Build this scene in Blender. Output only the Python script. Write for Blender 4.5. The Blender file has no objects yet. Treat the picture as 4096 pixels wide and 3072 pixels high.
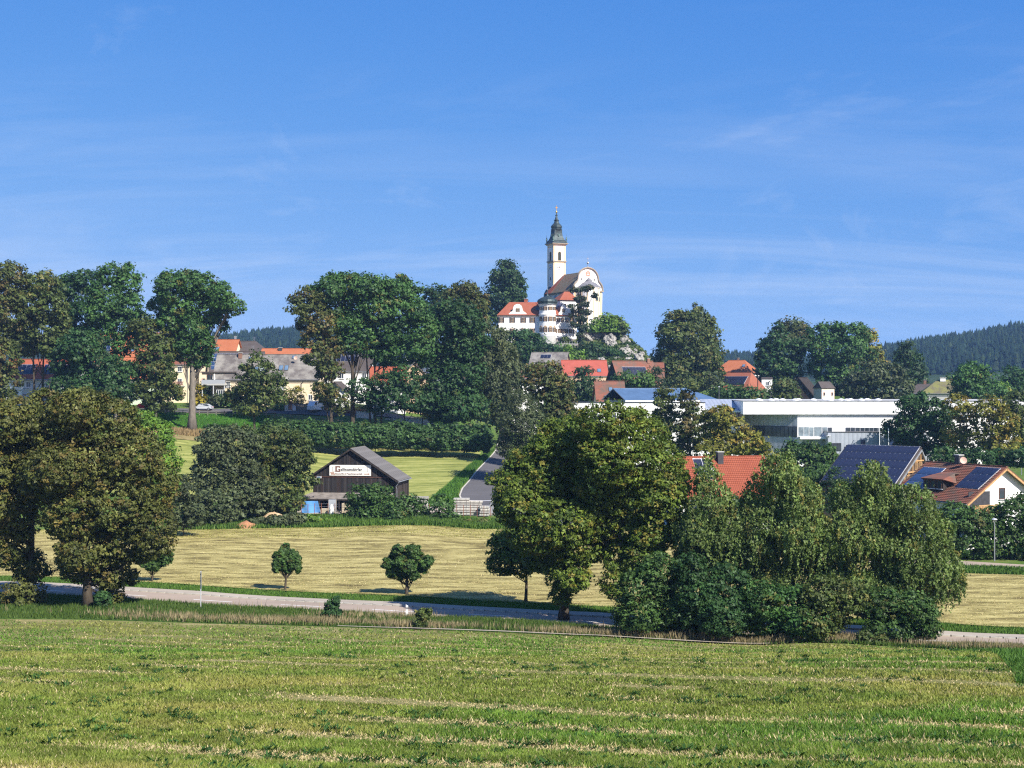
import bpy, math, random
import numpy as np
from mathutils import Vector, Matrix
random.seed(7)
RNG = np.random.default_rng(11)
R = math.radians
SC = bpy.context.scene
COL = SC.collection

# ------------------------------------------------------------------ camera, sky, sun, exposure
FPX, CX, CY = 5627.0, 2048.0, 1536.0            # photograph: 4096 x 3072, about 40 degrees wide, level
cam_d = bpy.data.cameras.new('camera'); cam = bpy.data.objects.new('camera', cam_d); COL.objects.link(cam)
cam_d.sensor_width = 36.0; cam_d.lens = 36.0 * FPX / 4096.0
cam_d.clip_start = 0.1; cam_d.clip_end = 20000
cam.location = (0, 0, 0); cam.rotation_euler = (R(90), 0, 0)
SC.camera = cam
SUN_AZ, SUN_EL = R(42), R(41)                    # from behind the viewer, to the right
world = bpy.data.worlds.new('World'); SC.world = world; world.use_nodes = True
wn = world.node_tree; wn.nodes.clear()
def wnode(t, **k):
    n = wn.nodes.new(t)
    for a, b in k.items(): setattr(n, a, b)
    return n
w_out = wnode('ShaderNodeOutputWorld'); w_bg = wnode('ShaderNodeBackground')
w_sky = wnode('ShaderNodeTexSky', sky_type='NISHITA', sun_disc=False)
w_sky.sun_elevation = SUN_EL
w_sky.sun_rotation = R(180) - SUN_AZ
w_sky.altitude = 600; w_sky.air_density = 1.0; w_sky.dust_density = 0.35; w_sky.ozone_density = 2.2
w_bg.inputs['Strength'].default_value = 0.066
SKY_GRADE = ((2.0, 0.45), (0.97, 1.14), (0.36, 3.85))
# thin cirrus, laid out over the whole dome on a plane at cloud height
w_tc = wnode('ShaderNodeTexCoord'); w_sep = wnode('ShaderNodeSeparateXYZ')
wn.links.new(w_tc.outputs['Generated'], w_sep.inputs[0])
def wmath(op, a, b=None, clamp=False):
    n = wnode('ShaderNodeMath', operation=op, use_clamp=clamp)
    for i, v in enumerate((a, b)):
        if v is None: continue
        if isinstance(v, (int, float)): n.inputs[i].default_value = v
        else: wn.links.new(v, n.inputs[i])
    return n.outputs[0]
zz = wmath('ADD', w_sep.outputs[2], 0.16)
zz = wmath('MAXIMUM', zz, 0.03)
cxn = wmath('DIVIDE', w_sep.outputs[0], zz); cyn = wmath('DIVIDE', w_sep.outputs[1], zz)
w_cmb = wnode('ShaderNodeCombineXYZ'); wn.links.new(cxn, w_cmb.inputs[0]); wn.links.new(cyn, w_cmb.inputs[1])
def cirrus(scale_xyz, rot, sc, lo, hi, seed, dist=1.4, det=9):
    m = wnode('ShaderNodeMapping'); m.inputs['Scale'].default_value = scale_xyz; m.inputs['Rotation'].default_value = (0, 0, rot)
    m.inputs['Location'].default_value = (seed, seed * 0.7, 0)
    wn.links.new(w_cmb.outputs[0], m.inputs[0])
    n = wnode('ShaderNodeTexNoise'); n.inputs['Scale'].default_value = sc; n.inputs['Detail'].default_value = det
    n.inputs['Roughness'].default_value = 0.62; n.inputs['Distortion'].default_value = dist
    wn.links.new(m.outputs[0], n.inputs['Vector'])
    r = wnode('ShaderNodeMapRange'); r.inputs['From Min'].default_value = lo; r.inputs['From Max'].default_value = hi
    wn.links.new(n.outputs['Fac'], r.inputs['Value'])
    return r.outputs[0]
CL_SEED = 12.4
c1 = cirrus((0.5, 1.9, 1), R(14), 0.8, 0.43, 0.74, CL_SEED)
c2 = cirrus((0.35, 1.1, 1), R(-10), 0.5, 0.38, 0.66, 9.4, 0.6, 5)
c3 = cirrus((1.2, 0.8, 1), R(40), 1.1, 0.56, 0.82, 21.7, 2.0)
cl = wmath('MULTIPLY', c1, c2)
cl = wmath('ADD', cl, wmath('MULTIPLY', c3, 0.5), True)
cl = wmath('MULTIPLY', cl, 0.40)
w_mix = wnode('ShaderNodeMix', data_type='RGBA')
wn.links.new(cl, w_mix.inputs['Factor'])
# the lens sees a deep, clean blue: sample the sky a little above the hazy horizon and grade it per channel
w_up = wnode('ShaderNodeVectorMath', operation='ADD'); w_up.inputs[1].default_value = (0, 0, 0.17)
wn.links.new(w_tc.outputs['Generated'], w_up.inputs[0])
w_nrm = wnode('ShaderNodeVectorMath', operation='NORMALIZE'); wn.links.new(w_up.outputs[0], w_nrm.inputs[0])
wn.links.new(w_nrm.outputs[0], w_sky.inputs[0])
w_srgb = wnode('ShaderNodeSeparateColor'); w_crgb = wnode('ShaderNodeCombineColor')
wn.links.new(w_sky.outputs[0], w_srgb.inputs[0])
for i_, (p_, k_) in enumerate(SKY_GRADE):
    wn.links.new(wmath('MULTIPLY', wmath('POWER', w_srgb.outputs[i_], p_), k_), w_crgb.inputs[i_])
wn.links.new(w_crgb.outputs[0], w_mix.inputs['A'])
w_mix.inputs['B'].default_value = (6.4, 7.0, 8.2, 1)
wn.links.new(w_mix.outputs['Result'], w_bg.inputs['Color'])
wn.links.new(w_bg.outputs[0], w_out.inputs['Surface'])
sun_d = bpy.data.lights.new('sun', 'SUN'); sun_d.energy = 5.0; sun_d.angle = R(0.53); sun_d.color = (1.0, 0.95, 0.86)
sun = bpy.data.objects.new('sun', sun_d); COL.objects.link(sun)
SUN_DIR = Vector((math.sin(SUN_AZ) * math.cos(SUN_EL), -math.cos(SUN_AZ) * math.cos(SUN_EL), math.sin(SUN_EL)))
sun.rotation_euler = SUN_DIR.to_track_quat('Z', 'Y').to_euler()
sun.location = (200, -200, 300)
vs = SC.view_settings
SC.display_settings.display_device = 'sRGB'
vs.view_transform = 'Standard'; vs.look = 'None'; vs.exposure = 0.92; vs.gamma = 1.0; vs.use_curve_mapping = False
SC.render.engine = 'CYCLES'
cy = SC.cycles
cy.max_bounces = 5; cy.diffuse_bounces = 3; cy.glossy_bounces = 2; cy.transmission_bounces = 3; cy.transparent_max_bounces = 4; cy.volume_bounces = 0
cy.use_denoising = False; cy.pixel_filter_type = 'BLACKMAN_HARRIS'; cy.filter_width = 1.2; cy.denoiser = 'OPENIMAGEDENOISE'; cy.denoising_input_passes = 'RGB_ALBEDO_NORMAL'; cy.denoising_prefilter = 'ACCURATE'
cy.use_adaptive_sampling = False

HAZE = 0.0001
# ------------------------------------------------------------------ helpers
def P(px, py, d):
    """photograph pixel + distance in metres -> point"""
    return Vector(((px - CX) / FPX * d, d, -(py - CY) / FPX * d))
def PX(px, d): return (px - CX) / FPX * d
def PZ(py, d): return -(py - CY) / FPX * d

def thing(name, label, cat, loc=(0, 0, 0), rz=0.0, group=None):
    o = bpy.data.objects.new(name, None); COL.objects.link(o)
    o.location = loc; o.rotation_euler = (0, 0, rz); o.empty_display_size = 0.5
    o['label'] = label; o['category'] = cat
    if group: o['group'] = group
    return o
def tag(o, label=None, cat=None, group=None, kind=None):
    if label: o['label'] = label
    if cat: o['category'] = cat
    if group: o['group'] = group
    if kind: o['kind'] = kind
    return o
def link(name, me, parent=None, loc=None, rz=None):
    o = bpy.data.objects.new(name, me); COL.objects.link(o)
    if parent: o.parent = parent
    if loc is not None: o.location = loc
    if rz is not None: o.rotation_euler = (0, 0, rz)
    return o

class MB:
    def __init__(s): s.v = []; s.f = []; s.sm = False
    def add(s, vs_, fs_):
        n = len(s.v); s.v += [tuple(v) for v in vs_]; s.f += [tuple(i + n for i in f) for f in fs_]; return s
    def box(s, x0, x1, y0, y1, z0, z1):
        return s.add([(x0,y0,z0),(x1,y0,z0),(x1,y1,z0),(x0,y1,z0),(x0,y0,z1),(x1,y0,z1),(x1,y1,z1),(x0,y1,z1)],
                     [(0,3,2,1),(4,5,6,7),(0,1,5,4),(1,2,6,5),(2,3,7,6),(3,0,4,7)])
    def prism(s, poly, a0, a1, axis='y'):
        """poly in (x,z) extruded along y, or in (y,z) along x, or (x,y) along z"""
        n = len(poly)
        if axis == 'y': f = lambda p, a: (p[0], a, p[1])
        elif axis == 'x': f = lambda p, a: (a, p[0], p[1])
        else: f = lambda p, a: (p[0], p[1], a)
        vs_ = [f(p, a0) for p in poly] + [f(p, a1) for p in poly]
        fs_ = [tuple(range(n)), tuple(range(2*n-1, n-1, -1))] + [(i, i+n, (i+1) % n + n, (i+1) % n) for i in range(n)]
        return s.add(vs_, fs_)
    def lathe(s, prof, n=24, c=(0,0,0), a0=0.0, a1=2*math.pi, rot=0.0):
        full = abs(a1 - a0 - 2*math.pi) < 1e-6
        m = n if full else n + 1
        vs_ = []
        for r, z in prof:
            for i in range(m):
                a = rot + a0 + (a1-a0)*i/n
                vs_.append((c[0]+r*math.cos(a), c[1]+r*math.sin(a), c[2]+z))
        fs_ = []
        for j in range(len(prof)-1):
            for i in range(n):
                k = (i+1) % m if full else i+1
                fs_.append((j*m+i, j*m+k, (j+1)*m+k, (j+1)*m+i))
        return s.add(vs_, fs_)
    def tube(s, pts, rad, n=6):
        pts = [Vector(p) for p in pts]
        rings = []
        for i, p in enumerate(pts):
            t = (pts[min(i+1, len(pts)-1)] - pts[max(i-1, 0)]).normalized()
            a = t.cross(Vector((0.3, 0.9, 0.2))).normalized(); b = t.cross(a)
            r = rad[i] if isinstance(rad, (list, tuple)) else rad
            rings.append([p + a*r*math.cos(2*math.pi*k/n) + b*r*math.sin(2*math.pi*k/n) for k in range(n)])
        vs_ = [v for r_ in rings for v in r_]
        fs_ = [(i*n+k, i*n+(k+1) % n, (i+1)*n+(k+1) % n, (i+1)*n+k) for i in range(len(rings)-1) for k in range(n)]
        fs_ += [tuple(range(n)), tuple(range(len(vs_)-1, len(vs_)-1-n, -1))]
        return s.add(vs_, fs_)
    def slab(s, quad, th):
        """quad of four points, thickened downwards along its normal"""
        q = [Vector(p) for p in quad]
        nn = (q[1]-q[0]).cross(q[-1]-q[0]).normalized()
        if nn.z < 0: nn = -nn
        n = len(q)
        lo = [p - nn*th for p in q]
        return s.add(q + lo, [tuple(range(n)), tuple(range(2*n-1, n-1, -1))] + [(i, i+n, (i+1) % n + n, (i+1) % n) for i in range(n)])
    def mesh(s, name, m, smooth=False):
        me = bpy.data.meshes.new(name); me.from_pydata(s.v, [], s.f); me.update()
        import bmesh
        bm = bmesh.new(); bm.from_mesh(me); bmesh.ops.recalc_face_normals(bm, faces=bm.faces); bm.to_mesh(me); bm.free()
        if m: me.materials.append(m)
        if smooth: me.polygons.foreach_set('use_smooth', [True]*len(me.polygons))
        return me
    def build(s, name, m, parent=None, loc=None, rz=None, smooth=False):
        return link(name, s.mesh(name, m, smooth), parent, loc, rz)

def np_mesh(name, V, F, m, col=None):
    """V (n,3), F (k,3 or 4) arrays, col (k,3) colour per face"""
    V = np.ascontiguousarray(V, dtype=np.float32); F = np.ascontiguousarray(F, dtype=np.int32)
    me = bpy.data.meshes.new(name); k, c = F.shape
    me.vertices.add(len(V)); me.vertices.foreach_set('co', V.ravel())
    me.loops.add(k*c); me.loops.foreach_set('vertex_index', F.ravel())
    me.polygons.add(k); me.polygons.foreach_set('loop_start', np.arange(0, k*c, c, dtype=np.int32))
    me.update(calc_edges=True)
    if col is not None:
        a = me.attributes.new('col', 'FLOAT_COLOR', 'FACE')
        cc = np.ones((k, 4), np.float32); cc[:, :3] = np.clip(col, 0, 1); a.data.foreach_set('color', cc.ravel())
    if m: me.materials.append(m)
    return me

# ------------------------------------------------------------------ materials
MATS = {}
def nodes_of(name):
    m = bpy.data.materials.new(name); m.use_nodes = True
    nt = m.node_tree; b = nt.nodes['Principled BSDF']
    return m, nt, b
def noise_node(nt, scale, detail=4, rough=0.55, coord='Object', stretch=None):
    tc = nt.nodes.new('ShaderNodeTexCoord'); n = nt.nodes.new('ShaderNodeTexNoise')
    n.inputs['Scale'].default_value = scale; n.inputs['Detail'].default_value = detail; n.inputs['Roughness'].default_value = rough
    if stretch:
        mp = nt.nodes.new('ShaderNodeMapping'); mp.inputs['Scale'].default_value = stretch
        nt.links.new(tc.outputs[coord], mp.inputs[0]); nt.links.new(mp.outputs[0], n.inputs['Vector'])
    else: nt.links.new(tc.outputs[coord], n.inputs['Vector'])
    return n
def ramp(nt, fac, stops):
    r = nt.nodes.new('ShaderNodeValToRGB'); e = r.color_ramp.elements
    while len(e) > 1: e.remove(e[-1])
    e[0].position = stops[0][0]; e[0].color = (*stops[0][1], 1)
    for p, c in stops[1:]:
        x = e.new(p); x.color = (*c, 1)
    nt.links.new(fac, r.inputs['Fac']); return r.outputs['Color']
def mixc(nt, fac, a, b, mode='MIX'):
    n = nt.nodes.new('ShaderNodeMix'); n.data_type = 'RGBA'; n.blend_type = mode
    for s_, v in (('Factor', fac), ('A', a), ('B', b)):
        if hasattr(v, 'is_output') or hasattr(v, 'links'): nt.links.new(v, n.inputs[s_])
        elif s_ == 'Factor': n.inputs[s_].default_value = v
        else: n.inputs[s_].default_value = (*v, 1)
    return n.outputs['Result']
def bump(nt, b, h, strength=0.3, dist=0.05):
    n = nt.nodes.new('ShaderNodeBump'); n.inputs['Strength'].default_value = strength; n.inputs['Distance'].default_value = dist
    nt.links.new(h, n.inputs['Height']); nt.links.new(n.outputs[0], b.inputs['Normal'])
def plain(name, c=(0.5,0.5,0.5), rough=0.75, var=0.12, scale=1.5, spec=0.3, metal=0.0, bmp=0.0, stretch=None):
    """a surface of one colour with uneven, weathered tone"""
    if name in MATS: return MATS[name]
    m, nt, b = nodes_of(name)
    n = noise_node(nt, scale, 6, 0.6, 'Object', stretch)
    lo = tuple(max(0, x*(1-var*1.6)) for x in c); hi = tuple(min(1, x*(1+var)) for x in c)
    nt.links.new(ramp(nt, n.outputs['Fac'], [(0.3, lo), (0.55, c), (0.75, hi)]), b.inputs['Base Color'])
    b.inputs['Roughness'].default_value = rough; b.inputs['Specular IOR Level'].default_value = spec; b.inputs['Metallic'].default_value = metal
    if bmp: bump(nt, b, n.outputs['Fac'], bmp, 0.05)
    MATS[name] = m; return m
def tiles(name, c, c2, course=0.33, dark=0.75, moss=None, rough=0.8):
    """far tiled roof: courses at even heights, uneven tile colours"""
    if name in MATS: return MATS[name]
    m, nt, b = nodes_of(name)
    n = noise_node(nt, 0.55, 6, 0.65); n2 = noise_node(nt, 5.0, 3, 0.7, 'Object', (1, 1, 0.8))
    base = ramp(nt, n.outputs['Fac'], [(0.35, c), (0.7, c2)])
    base = mixc(nt, 0.35, base, ramp(nt, n2.outputs['Fac'], [(0.3, tuple(x*0.55 for x in c)), (0.7, tuple(min(1, x*1.3) for x in c))]))
    if moss:
        n3 = noise_node(nt, 0.35, 5, 0.7)
        base = mixc(nt, ramp(nt, n3.outputs['Fac'], [(0.42, (0,0,0)), (0.62, (1,1,1))]), base, moss)
    tc = nt.nodes.new('ShaderNodeTexCoord'); w = nt.nodes.new('ShaderNodeTexWave')
    w.bands_direction = 'Z'; w.wave_profile = 'SAW'; w.inputs['Scale'].default_value = 0.314/ course
    nt.links.new(tc.outputs['Object'], w.inputs['Vector'])
    lines = ramp(nt, w.outputs['Fac'], [(0.0, (dark,)*3), (0.25, (1,1,1))])
    nt.links.new(mixc(nt, 1.0, base, lines, 'MULTIPLY'), b.inputs['Base Color'])
    bump(nt, b, w.outputs['Fac'], 0.5, 0.04)
    b.inputs['Roughness'].default_value = rough; b.inputs['Specular IOR Level'].default_value = 0.25
    MATS[name] = m; return m
def glass(name, c=(0.03, 0.04, 0.05), rough=0.08):
    if name in MATS: return MATS[name]
    m, nt, b = nodes_of(name)
    n = noise_node(nt, 0.8, 2)
    nt.links.new(ramp(nt, n.outputs['Fac'], [(0.3, tuple(x*0.7 for x in c)), (0.7, tuple(x*1.4 for x in c))]), b.inputs['Base Color'])
    b.inputs['Roughness'].default_value = rough; b.inputs['Specular IOR Level'].default_value = 0.6
    MATS[name] = m; return m
def leaf_mat(name, transl=0.22, rough=0.55, spec=0.25):
    m, nt, b = nodes_of(name)
    at = nt.nodes.new('ShaderNodeAttribute'); at.attribute_name = 'col'
    nt.links.new(at.outputs['Color'], b.inputs['Base Color'])
    b.inputs['Roughness'].default_value = rough; b.inputs['Specular IOR Level'].default_value = spec
    tr = nt.nodes.new('ShaderNodeBsdfTranslucent')
    br = nt.nodes.new('ShaderNodeMix'); br.data_type = 'RGBA'; br.blend_type = 'MULTIPLY'; br.inputs['Factor'].default_value = 1
    nt.links.new(at.outputs['Color'], br.inputs['A']); br.inputs['B'].default_value = (1.0, 1.15, 0.45, 1)
    nt.links.new(br.outputs['Result'], tr.inputs['Color'])
    mx = nt.nodes.new('ShaderNodeMixShader'); mx.inputs[0].default_value = transl
    out = nt.nodes['Material Output']
    nt.links.new(b.outputs[0], mx.inputs[1]); nt.links.new(tr.outputs[0], mx.inputs[2]); nt.links.new(mx.outputs[0], out.inputs['Surface'])
    return m
LEAF = leaf_mat('leaves', 0.28); GRASS = leaf_mat('grass_blades', 0.3, 0.6, 0.2)
def bark_mat(name, c):
    if name in MATS: return MATS[name]
    m, nt, b = nodes_of(name)
    n = noise_node(nt, 3.0, 6, 0.7, 'Object', (1, 1, 0.25))
    nt.links.new(ramp(nt, n.outputs['Fac'], [(0.3, tuple(x*0.5 for x in c)), (0.6, c), (0.8, tuple(min(1, x*1.4) for x in c))]), b.inputs['Base Color'])
    b.inputs['Roughness'].default_value = 0.95; b.inputs['Specular IOR Level'].default_value = 0.1
    bump(nt, b, n.outputs['Fac'], 0.8, 0.08)
    MATS[name] = m; return m
BARK = bark_mat('bark', (0.085, 0.068, 0.05)); BARK_GREY = bark_mat('bark_grey', (0.20, 0.175, 0.145)); BIRCH = bark_mat('birch_bark', (0.55, 0.53, 0.48))
# ------------------------------------------------------------------ the lie of the land: a smooth surface through surveyed points
CTRL = [(2048,None,3,-1.95),(0,None,3,-1.95),(4096,None,3,-1.95),(0,None,10,-3.3),(2048,None,10,-3.3),(4096,None,10,-3.3)]
for px in (-300, 1000, 2048, 3100, 4400):
    CTRL += [(px,3072,25),(px,2800,45),(px,2620,76)]
CTRL += [(-300,2465,124),(0,2475,122),(800,2492,119),(1630,2515,116),(2400,2545,112),(3200,2570,109),(3700,2590,107),(4096,2610,105),(4400,2620,104)]
ROADC = [(-900,2310),(-300,2343),(0,2357),(800,2393),(1630,2442),(2400,2490),(3100,2528),(3700,2553),(4400,2590),(4900,2615)]   # its middle line
for px, py in ROADC:
    d = 21.0*FPX/(py-CY); CTRL += [(px,None,d-3.2,-21.0),(px,None,d+3.6,-21.0)]
CTRL += [(-200,2338,150),(800,2350,146),(1600,2385,140),(2400,2430,133),(3900,2520,121),
         (700,2250,167),(1600,2250,169),(2400,2250,168),(3300,2300,157),(3900,2300,157),(4300,2300,157),
         (-200,2125,200),(700,2120,203),(1300,2112,204),(1900,2118,203),(2400,2110,203),
         (3900,2250,168),(4300,2255,167),(3300,2200,178),
         (900,2085,212),(1300,2065,213),(1800,2070,212),
         (1250,2040,222),(1600,2040,223),(2000,2030,226),(2700,2090,212),(3300,2090,215),(3900,2130,200),
         (1400,2010,240),(1900,2005,240),(1750,1985,245),(1700,2000,243),(1800,1960,252),
         (-100,1860,268),(700,1840,272),(1600,1860,280),(1250,1850,280),(1935,1880,272),
         (-100,1760,286),(700,1757,287),(960,1762,292),(1236,1768,300),(1500,1776,305),(1778,1788,305),(1990,1800,306),
         (-100,1712,303),(770,1712,303),(1020,1706,306),(-100,1640,324),(700,1640,325),(900,1642,325),(1250,1648,325),(1500,1690,318),(1800,1725,322),
         (2005,1735,340),(2500,1890,290),(3100,1880,290),(3500,1870,290),(4200,1850,290),
         (2500,1790,350),(3000,1830,345),(3600,1830,345),(4200,1830,345),
         (0,1600,400),(800,1598,400),(1600,1610,400),(2200,1575,420),(2800,1600,430),(3400,1612,430),(4200,1620,430),
         (-200,1560,560),(1000,1560,560),(2100,1540,500),(2600,1545,500),(3200,1570,560),(4300,1575,560)]
cu, cv, cz = [], [], []
for c in CTRL:
    px, py, d = c[:3]; z = c[3] if py is None else PZ(py, d)
    cu.append((px-CX)/FPX*2.2); cv.append(math.log(d)); cz.append(z)
cu, cv, cz = map(np.array, (cu, cv, cz))
def tps_k(du, dv):
    r2 = du*du + dv*dv
    return r2*np.log(r2 + 1e-12)
_n = len(cu)
_A = np.zeros((_n+3, _n+3)); _A[:_n,:_n] = tps_k(cu[:,None]-cu[None], cv[:,None]-cv[None]) + np.eye(_n)*2e-4
_A[:_n,_n] = 1; _A[:_n,_n+1] = cu; _A[:_n,_n+2] = cv; _A[_n:,:_n] = _A[:_n,_n:].T
_w = np.linalg.solve(_A, np.concatenate([cz, np.zeros(3)]))
def ground(x, y):
    """height of the land, arrays or numbers"""
    x = np.asarray(x, float); y = np.asarray(y, float); sh = x.shape; x = x.ravel(); y = y.ravel()
    d = np.clip(y, 3.0, 600.0); u = np.clip(x/np.maximum(y, 3.0)*2.2, -1.15, 1.15); v = np.log(d)
    out = np.empty(len(x))
    for i in range(0, len(x), 20000):
        s = slice(i, i+20000)
        out[s] = tps_k(u[s,None]-cu[None], v[s,None]-cv[None]) @ _w[:_n] + _w[_n] + _w[_n+1]*u[s] + _w[_n+2]*v[s]
    t = np.clip((y-560)/500, 0, 1); t = t*t*(3-2*t)
    out = out*(1-t) + (-6.0)*t
    return out.reshape(sh) if sh else float(out[0])
def gz(x, y): return float(ground(np.array([x]), np.array([y]))[0])

def vnoise(x, y, seed=0):
    """cheap smooth value noise, vectorised"""
    xi = np.floor(x).astype(np.int64); yi = np.floor(y).astype(np.int64); fx = x-xi; fy = y-yi
    fx = fx*fx*(3-2*fx); fy = fy*fy*(3-2*fy)
    def h(a, b):
        n = (a*374761393 + b*668265263 + seed*1442695041) & 0x7fffffff
        n = ((n ^ (n >> 13))*1274126177) & 0x7fffffff
        return ((n ^ (n >> 16)) & 0xffff)/65535.0
    return (h(xi,yi)*(1-fx)+h(xi+1,yi)*fx)*(1-fy) + (h(xi,yi+1)*(1-fx)+h(xi+1,yi+1)*fx)*fy
def fbm(x, y, seed=0, o=4):
    s = 0; a = 0.5; t = 0
    for i in range(o): s = s + a*vnoise(x*2**i, y*2**i, seed+i*17); t += a; a *= 0.55
    return s/t

# ---- ground materials
def meadow_mat(name, stops, sc=0.35, stretch=None, fine=None, bmp=0.35, rot=0.0):
    m, nt, b = nodes_of(name)
    n = noise_node(nt, sc, 8, 0.65, 'Object', stretch); n2 = noise_node(nt, sc*9, 5, 0.7, 'Object', stretch)
    if rot and stretch:
        for nn in (n, n2): nn.inputs['Vector'].links[0].from_node.inputs['Rotation'].default_value = (0, 0, rot)
    mx = nt.nodes.new('ShaderNodeMath'); mx.operation = 'ADD'
    s2 = nt.nodes.new('ShaderNodeMath'); s2.operation = 'MULTIPLY_ADD'; s2.inputs[1].default_value = 0.6; s2.inputs[2].default_value = -0.3
    nt.links.new(n2.outputs['Fac'], s2.inputs[0]); nt.links.new(n.outputs['Fac'], mx.inputs[0]); nt.links.new(s2.outputs[0], mx.inputs[1])
    nt.links.new(ramp(nt, mx.outputs[0], stops), b.inputs['Base Color'])
    b.inputs['Roughness'].default_value = 0.95; b.inputs['Specular IOR Level'].default_value = 0.08
    bump(nt, b, n2.outputs['Fac'], bmp, 0.12)
    return m
M_TURF = meadow_mat('turf', [(0.3,(0.045,0.085,0.016)),(0.5,(0.075,0.13,0.024)),(0.7,(0.13,0.15,0.04))], 0.25)
M_FIELD = meadow_mat('field_soil', [(0.25,(0.09,0.10,0.026)),(0.48,(0.15,0.15,0.045)),(0.62,(0.23,0.20,0.085)),(0.8,(0.38,0.31,0.16))], 0.3, (0.35,1,1), rot=R(32))
M_STUB = meadow_mat('mown_stubble', [(0.32,(0.085,0.065,0.028)),(0.43,(0.195,0.16,0.058)),(0.53,(0.325,0.275,0.105)),(0.70,(0.47,0.405,0.175))], 0.62, (0.34,1.0,1), bmp=.8, rot=R(14))
M_UPPER = meadow_mat('mown_meadow', [(0.30,(0.10,0.115,0.03)),(0.45,(0.18,0.20,0.05)),(0.58,(0.27,0.275,0.08)),(0.74,(0.40,0.37,0.15))], 0.42, (0.22,1.2,1), rot=R(-8))
M_DRY = meadow_mat('dry_verge', [(0.3,(0.15,0.12,0.05)),(0.55,(0.24,0.19,0.085)),(0.75,(0.32,0.25,0.12))], 0.5)
M_SAND = meadow_mat('sandy_earth', [(0.3,(0.33,0.22,0.12)),(0.6,(0.5,0.37,0.23))], 0.5)
def road_mat(name, c, crack=True):
    m, nt, b = nodes_of(name)
    n = noise_node(nt, 0.35, 7, 0.65, 'Object', (0.35,1,1)); n2 = noise_node(nt, 14, 3)
    base = ramp(nt, n.outputs['Fac'], [(0.3,tuple(x*0.8 for x in c)),(0.55,c),(0.75,tuple(x*1.15 for x in c))])
    base = mixc(nt, 0.25, base, ramp(nt, n2.outputs['Fac'], [(0.3,tuple(x*0.6 for x in c)),(0.7,tuple(x*1.4 for x in c))]))
    nt.links.new(base, b.inputs['Base Color']); b.inputs['Roughness'].default_value = 0.9; b.inputs['Specular IOR Level'].default_value = 0.2
    return m
M_ROAD = road_mat('worn_asphalt', (0.315,0.25,0.195)); M_LANE = road_mat('dark_asphalt', (0.098,0.093,0.095)); M_PAVE = road_mat('pavement_slabs', (0.35,0.30,0.24))
M_KERB = plain('kerb_stone', (0.44,0.41,0.35), 0.9, 0.2, 2.0); M_PAINT = plain('road_paint', (0.78,0.77,0.74), 0.7, 0.08, 3.0)

# ---- one ground sheet to the horizon (polar grid round the viewer)
us = np.linspace(-0.95, 0.95, 190); ds = np.concatenate([np.geomspace(2.5, 640, 230), np.geomspace(660, 9000, 26)])
UU, DD = np.meshgrid(us, ds); XX = UU*DD; ZZ = ground(XX, DD) - 0.10
V = np.stack([XX, DD, ZZ], -1).reshape(-1, 3)
nc = len(us); ii = (np.arange(len(ds)-1)[:,None]*nc + np.arange(nc-1)[None]).ravel()
F = np.stack([ii, ii+1, ii+nc+1, ii+nc], -1)
me = np_mesh('ground', V, F, M_TURF); me.polygons.foreach_set('use_smooth', [True]*len(me.polygons))
tag(link('ground', me), kind='structure')

def interp(poly, px):
    xs = [p[0] for p in poly]; return np.interp(px, xs, [p[1] for p in poly])
def strip(name, near, far, m, lift, nu=200, nv=40, relief=None):
    """a sheet between two plan curves near(t), far(t) -> (x,y) arrays, t in 0..1"""
    t = np.linspace(0, 1, nu); s = np.linspace(0, 1, nv)
    nx, ny = near(t); fx, fy = far(t)
    X = nx[None]*(1-s[:,None]) + fx[None]*s[:,None]; Y = ny[None]*(1-s[:,None]) + fy[None]*s[:,None]
    Z = ground(X, Y) + lift
    if relief is not None: Z = Z + relief(X, Y)
    V = np.stack([X, Y, Z], -1).reshape(-1, 3)
    i = (np.arange(nv-1)[:,None]*nu + np.arange(nu-1)[None]).ravel()
    me = np_mesh(name, V, np.stack([i, i+1, i+nu+1, i+nu], -1), m); me.polygons.foreach_set('use_smooth', [True]*len(me.polygons))
    return tag(link(name, me), kind='structure')
def curve_pd(pts):
    """plan curve through (pixel column, distance) pairs"""
    a = np.array([[PX(p, d), d] for p, d in pts])
    L = np.concatenate([[0], np.cumsum(np.hypot(*(a[1:]-a[:-1]).T))]); L /= L[-1]
    def f(t): return np.interp(t, L, a[:,0]), np.interp(t, L, a[:,1])
    return f
def curve_xy(a):
    a = np.array(a); L = np.concatenate([[0], np.cumsum(np.hypot(*(a[1:]-a[:-1]).T))]); L /= L[-1]
    return lambda t: (np.interp(t, L, a[:,0]), np.interp(t, L, a[:,1]))
# road middle line, smoothed, and its offsets
_ra = np.array([[PX(px, 21.0*FPX/(py-CY)), 21.0*FPX/(py-CY)] for px, py in ROADC])
_pf = np.polyfit(_ra[:,0], _ra[:,1], 3)
rx = np.linspace(-66, 66, 140); ry = np.polyval(_pf, rx); rs = np.polyval(np.polyder(_pf), rx)
rnx = -rs/np.hypot(1, rs); rny = 1/np.hypot(1, rs)
def road_off(o): return curve_xy(np.stack([rx + rnx*o, ry + rny*o], -1))
def road_y(x): return np.polyval(_pf, x)
strip('road', road_off(-2.6), road_off(2.2), M_ROAD, 0.02, 200, 8)
strip('pavement', road_off(2.42), road_off(4.2), M_PAVE, 0.14, 200, 4)
strip('field_path', curve_pd([(1350,117.0),(1630,115.6),(2400,111.6),(2700,110.3),(3080,109.1)]), curve_pd([(1350,117.4),(1630,116.3),(2400,112.4),(2700,111.1),(3080,109.9)]), M_PAVE, 0.10, 160, 4)
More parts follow.
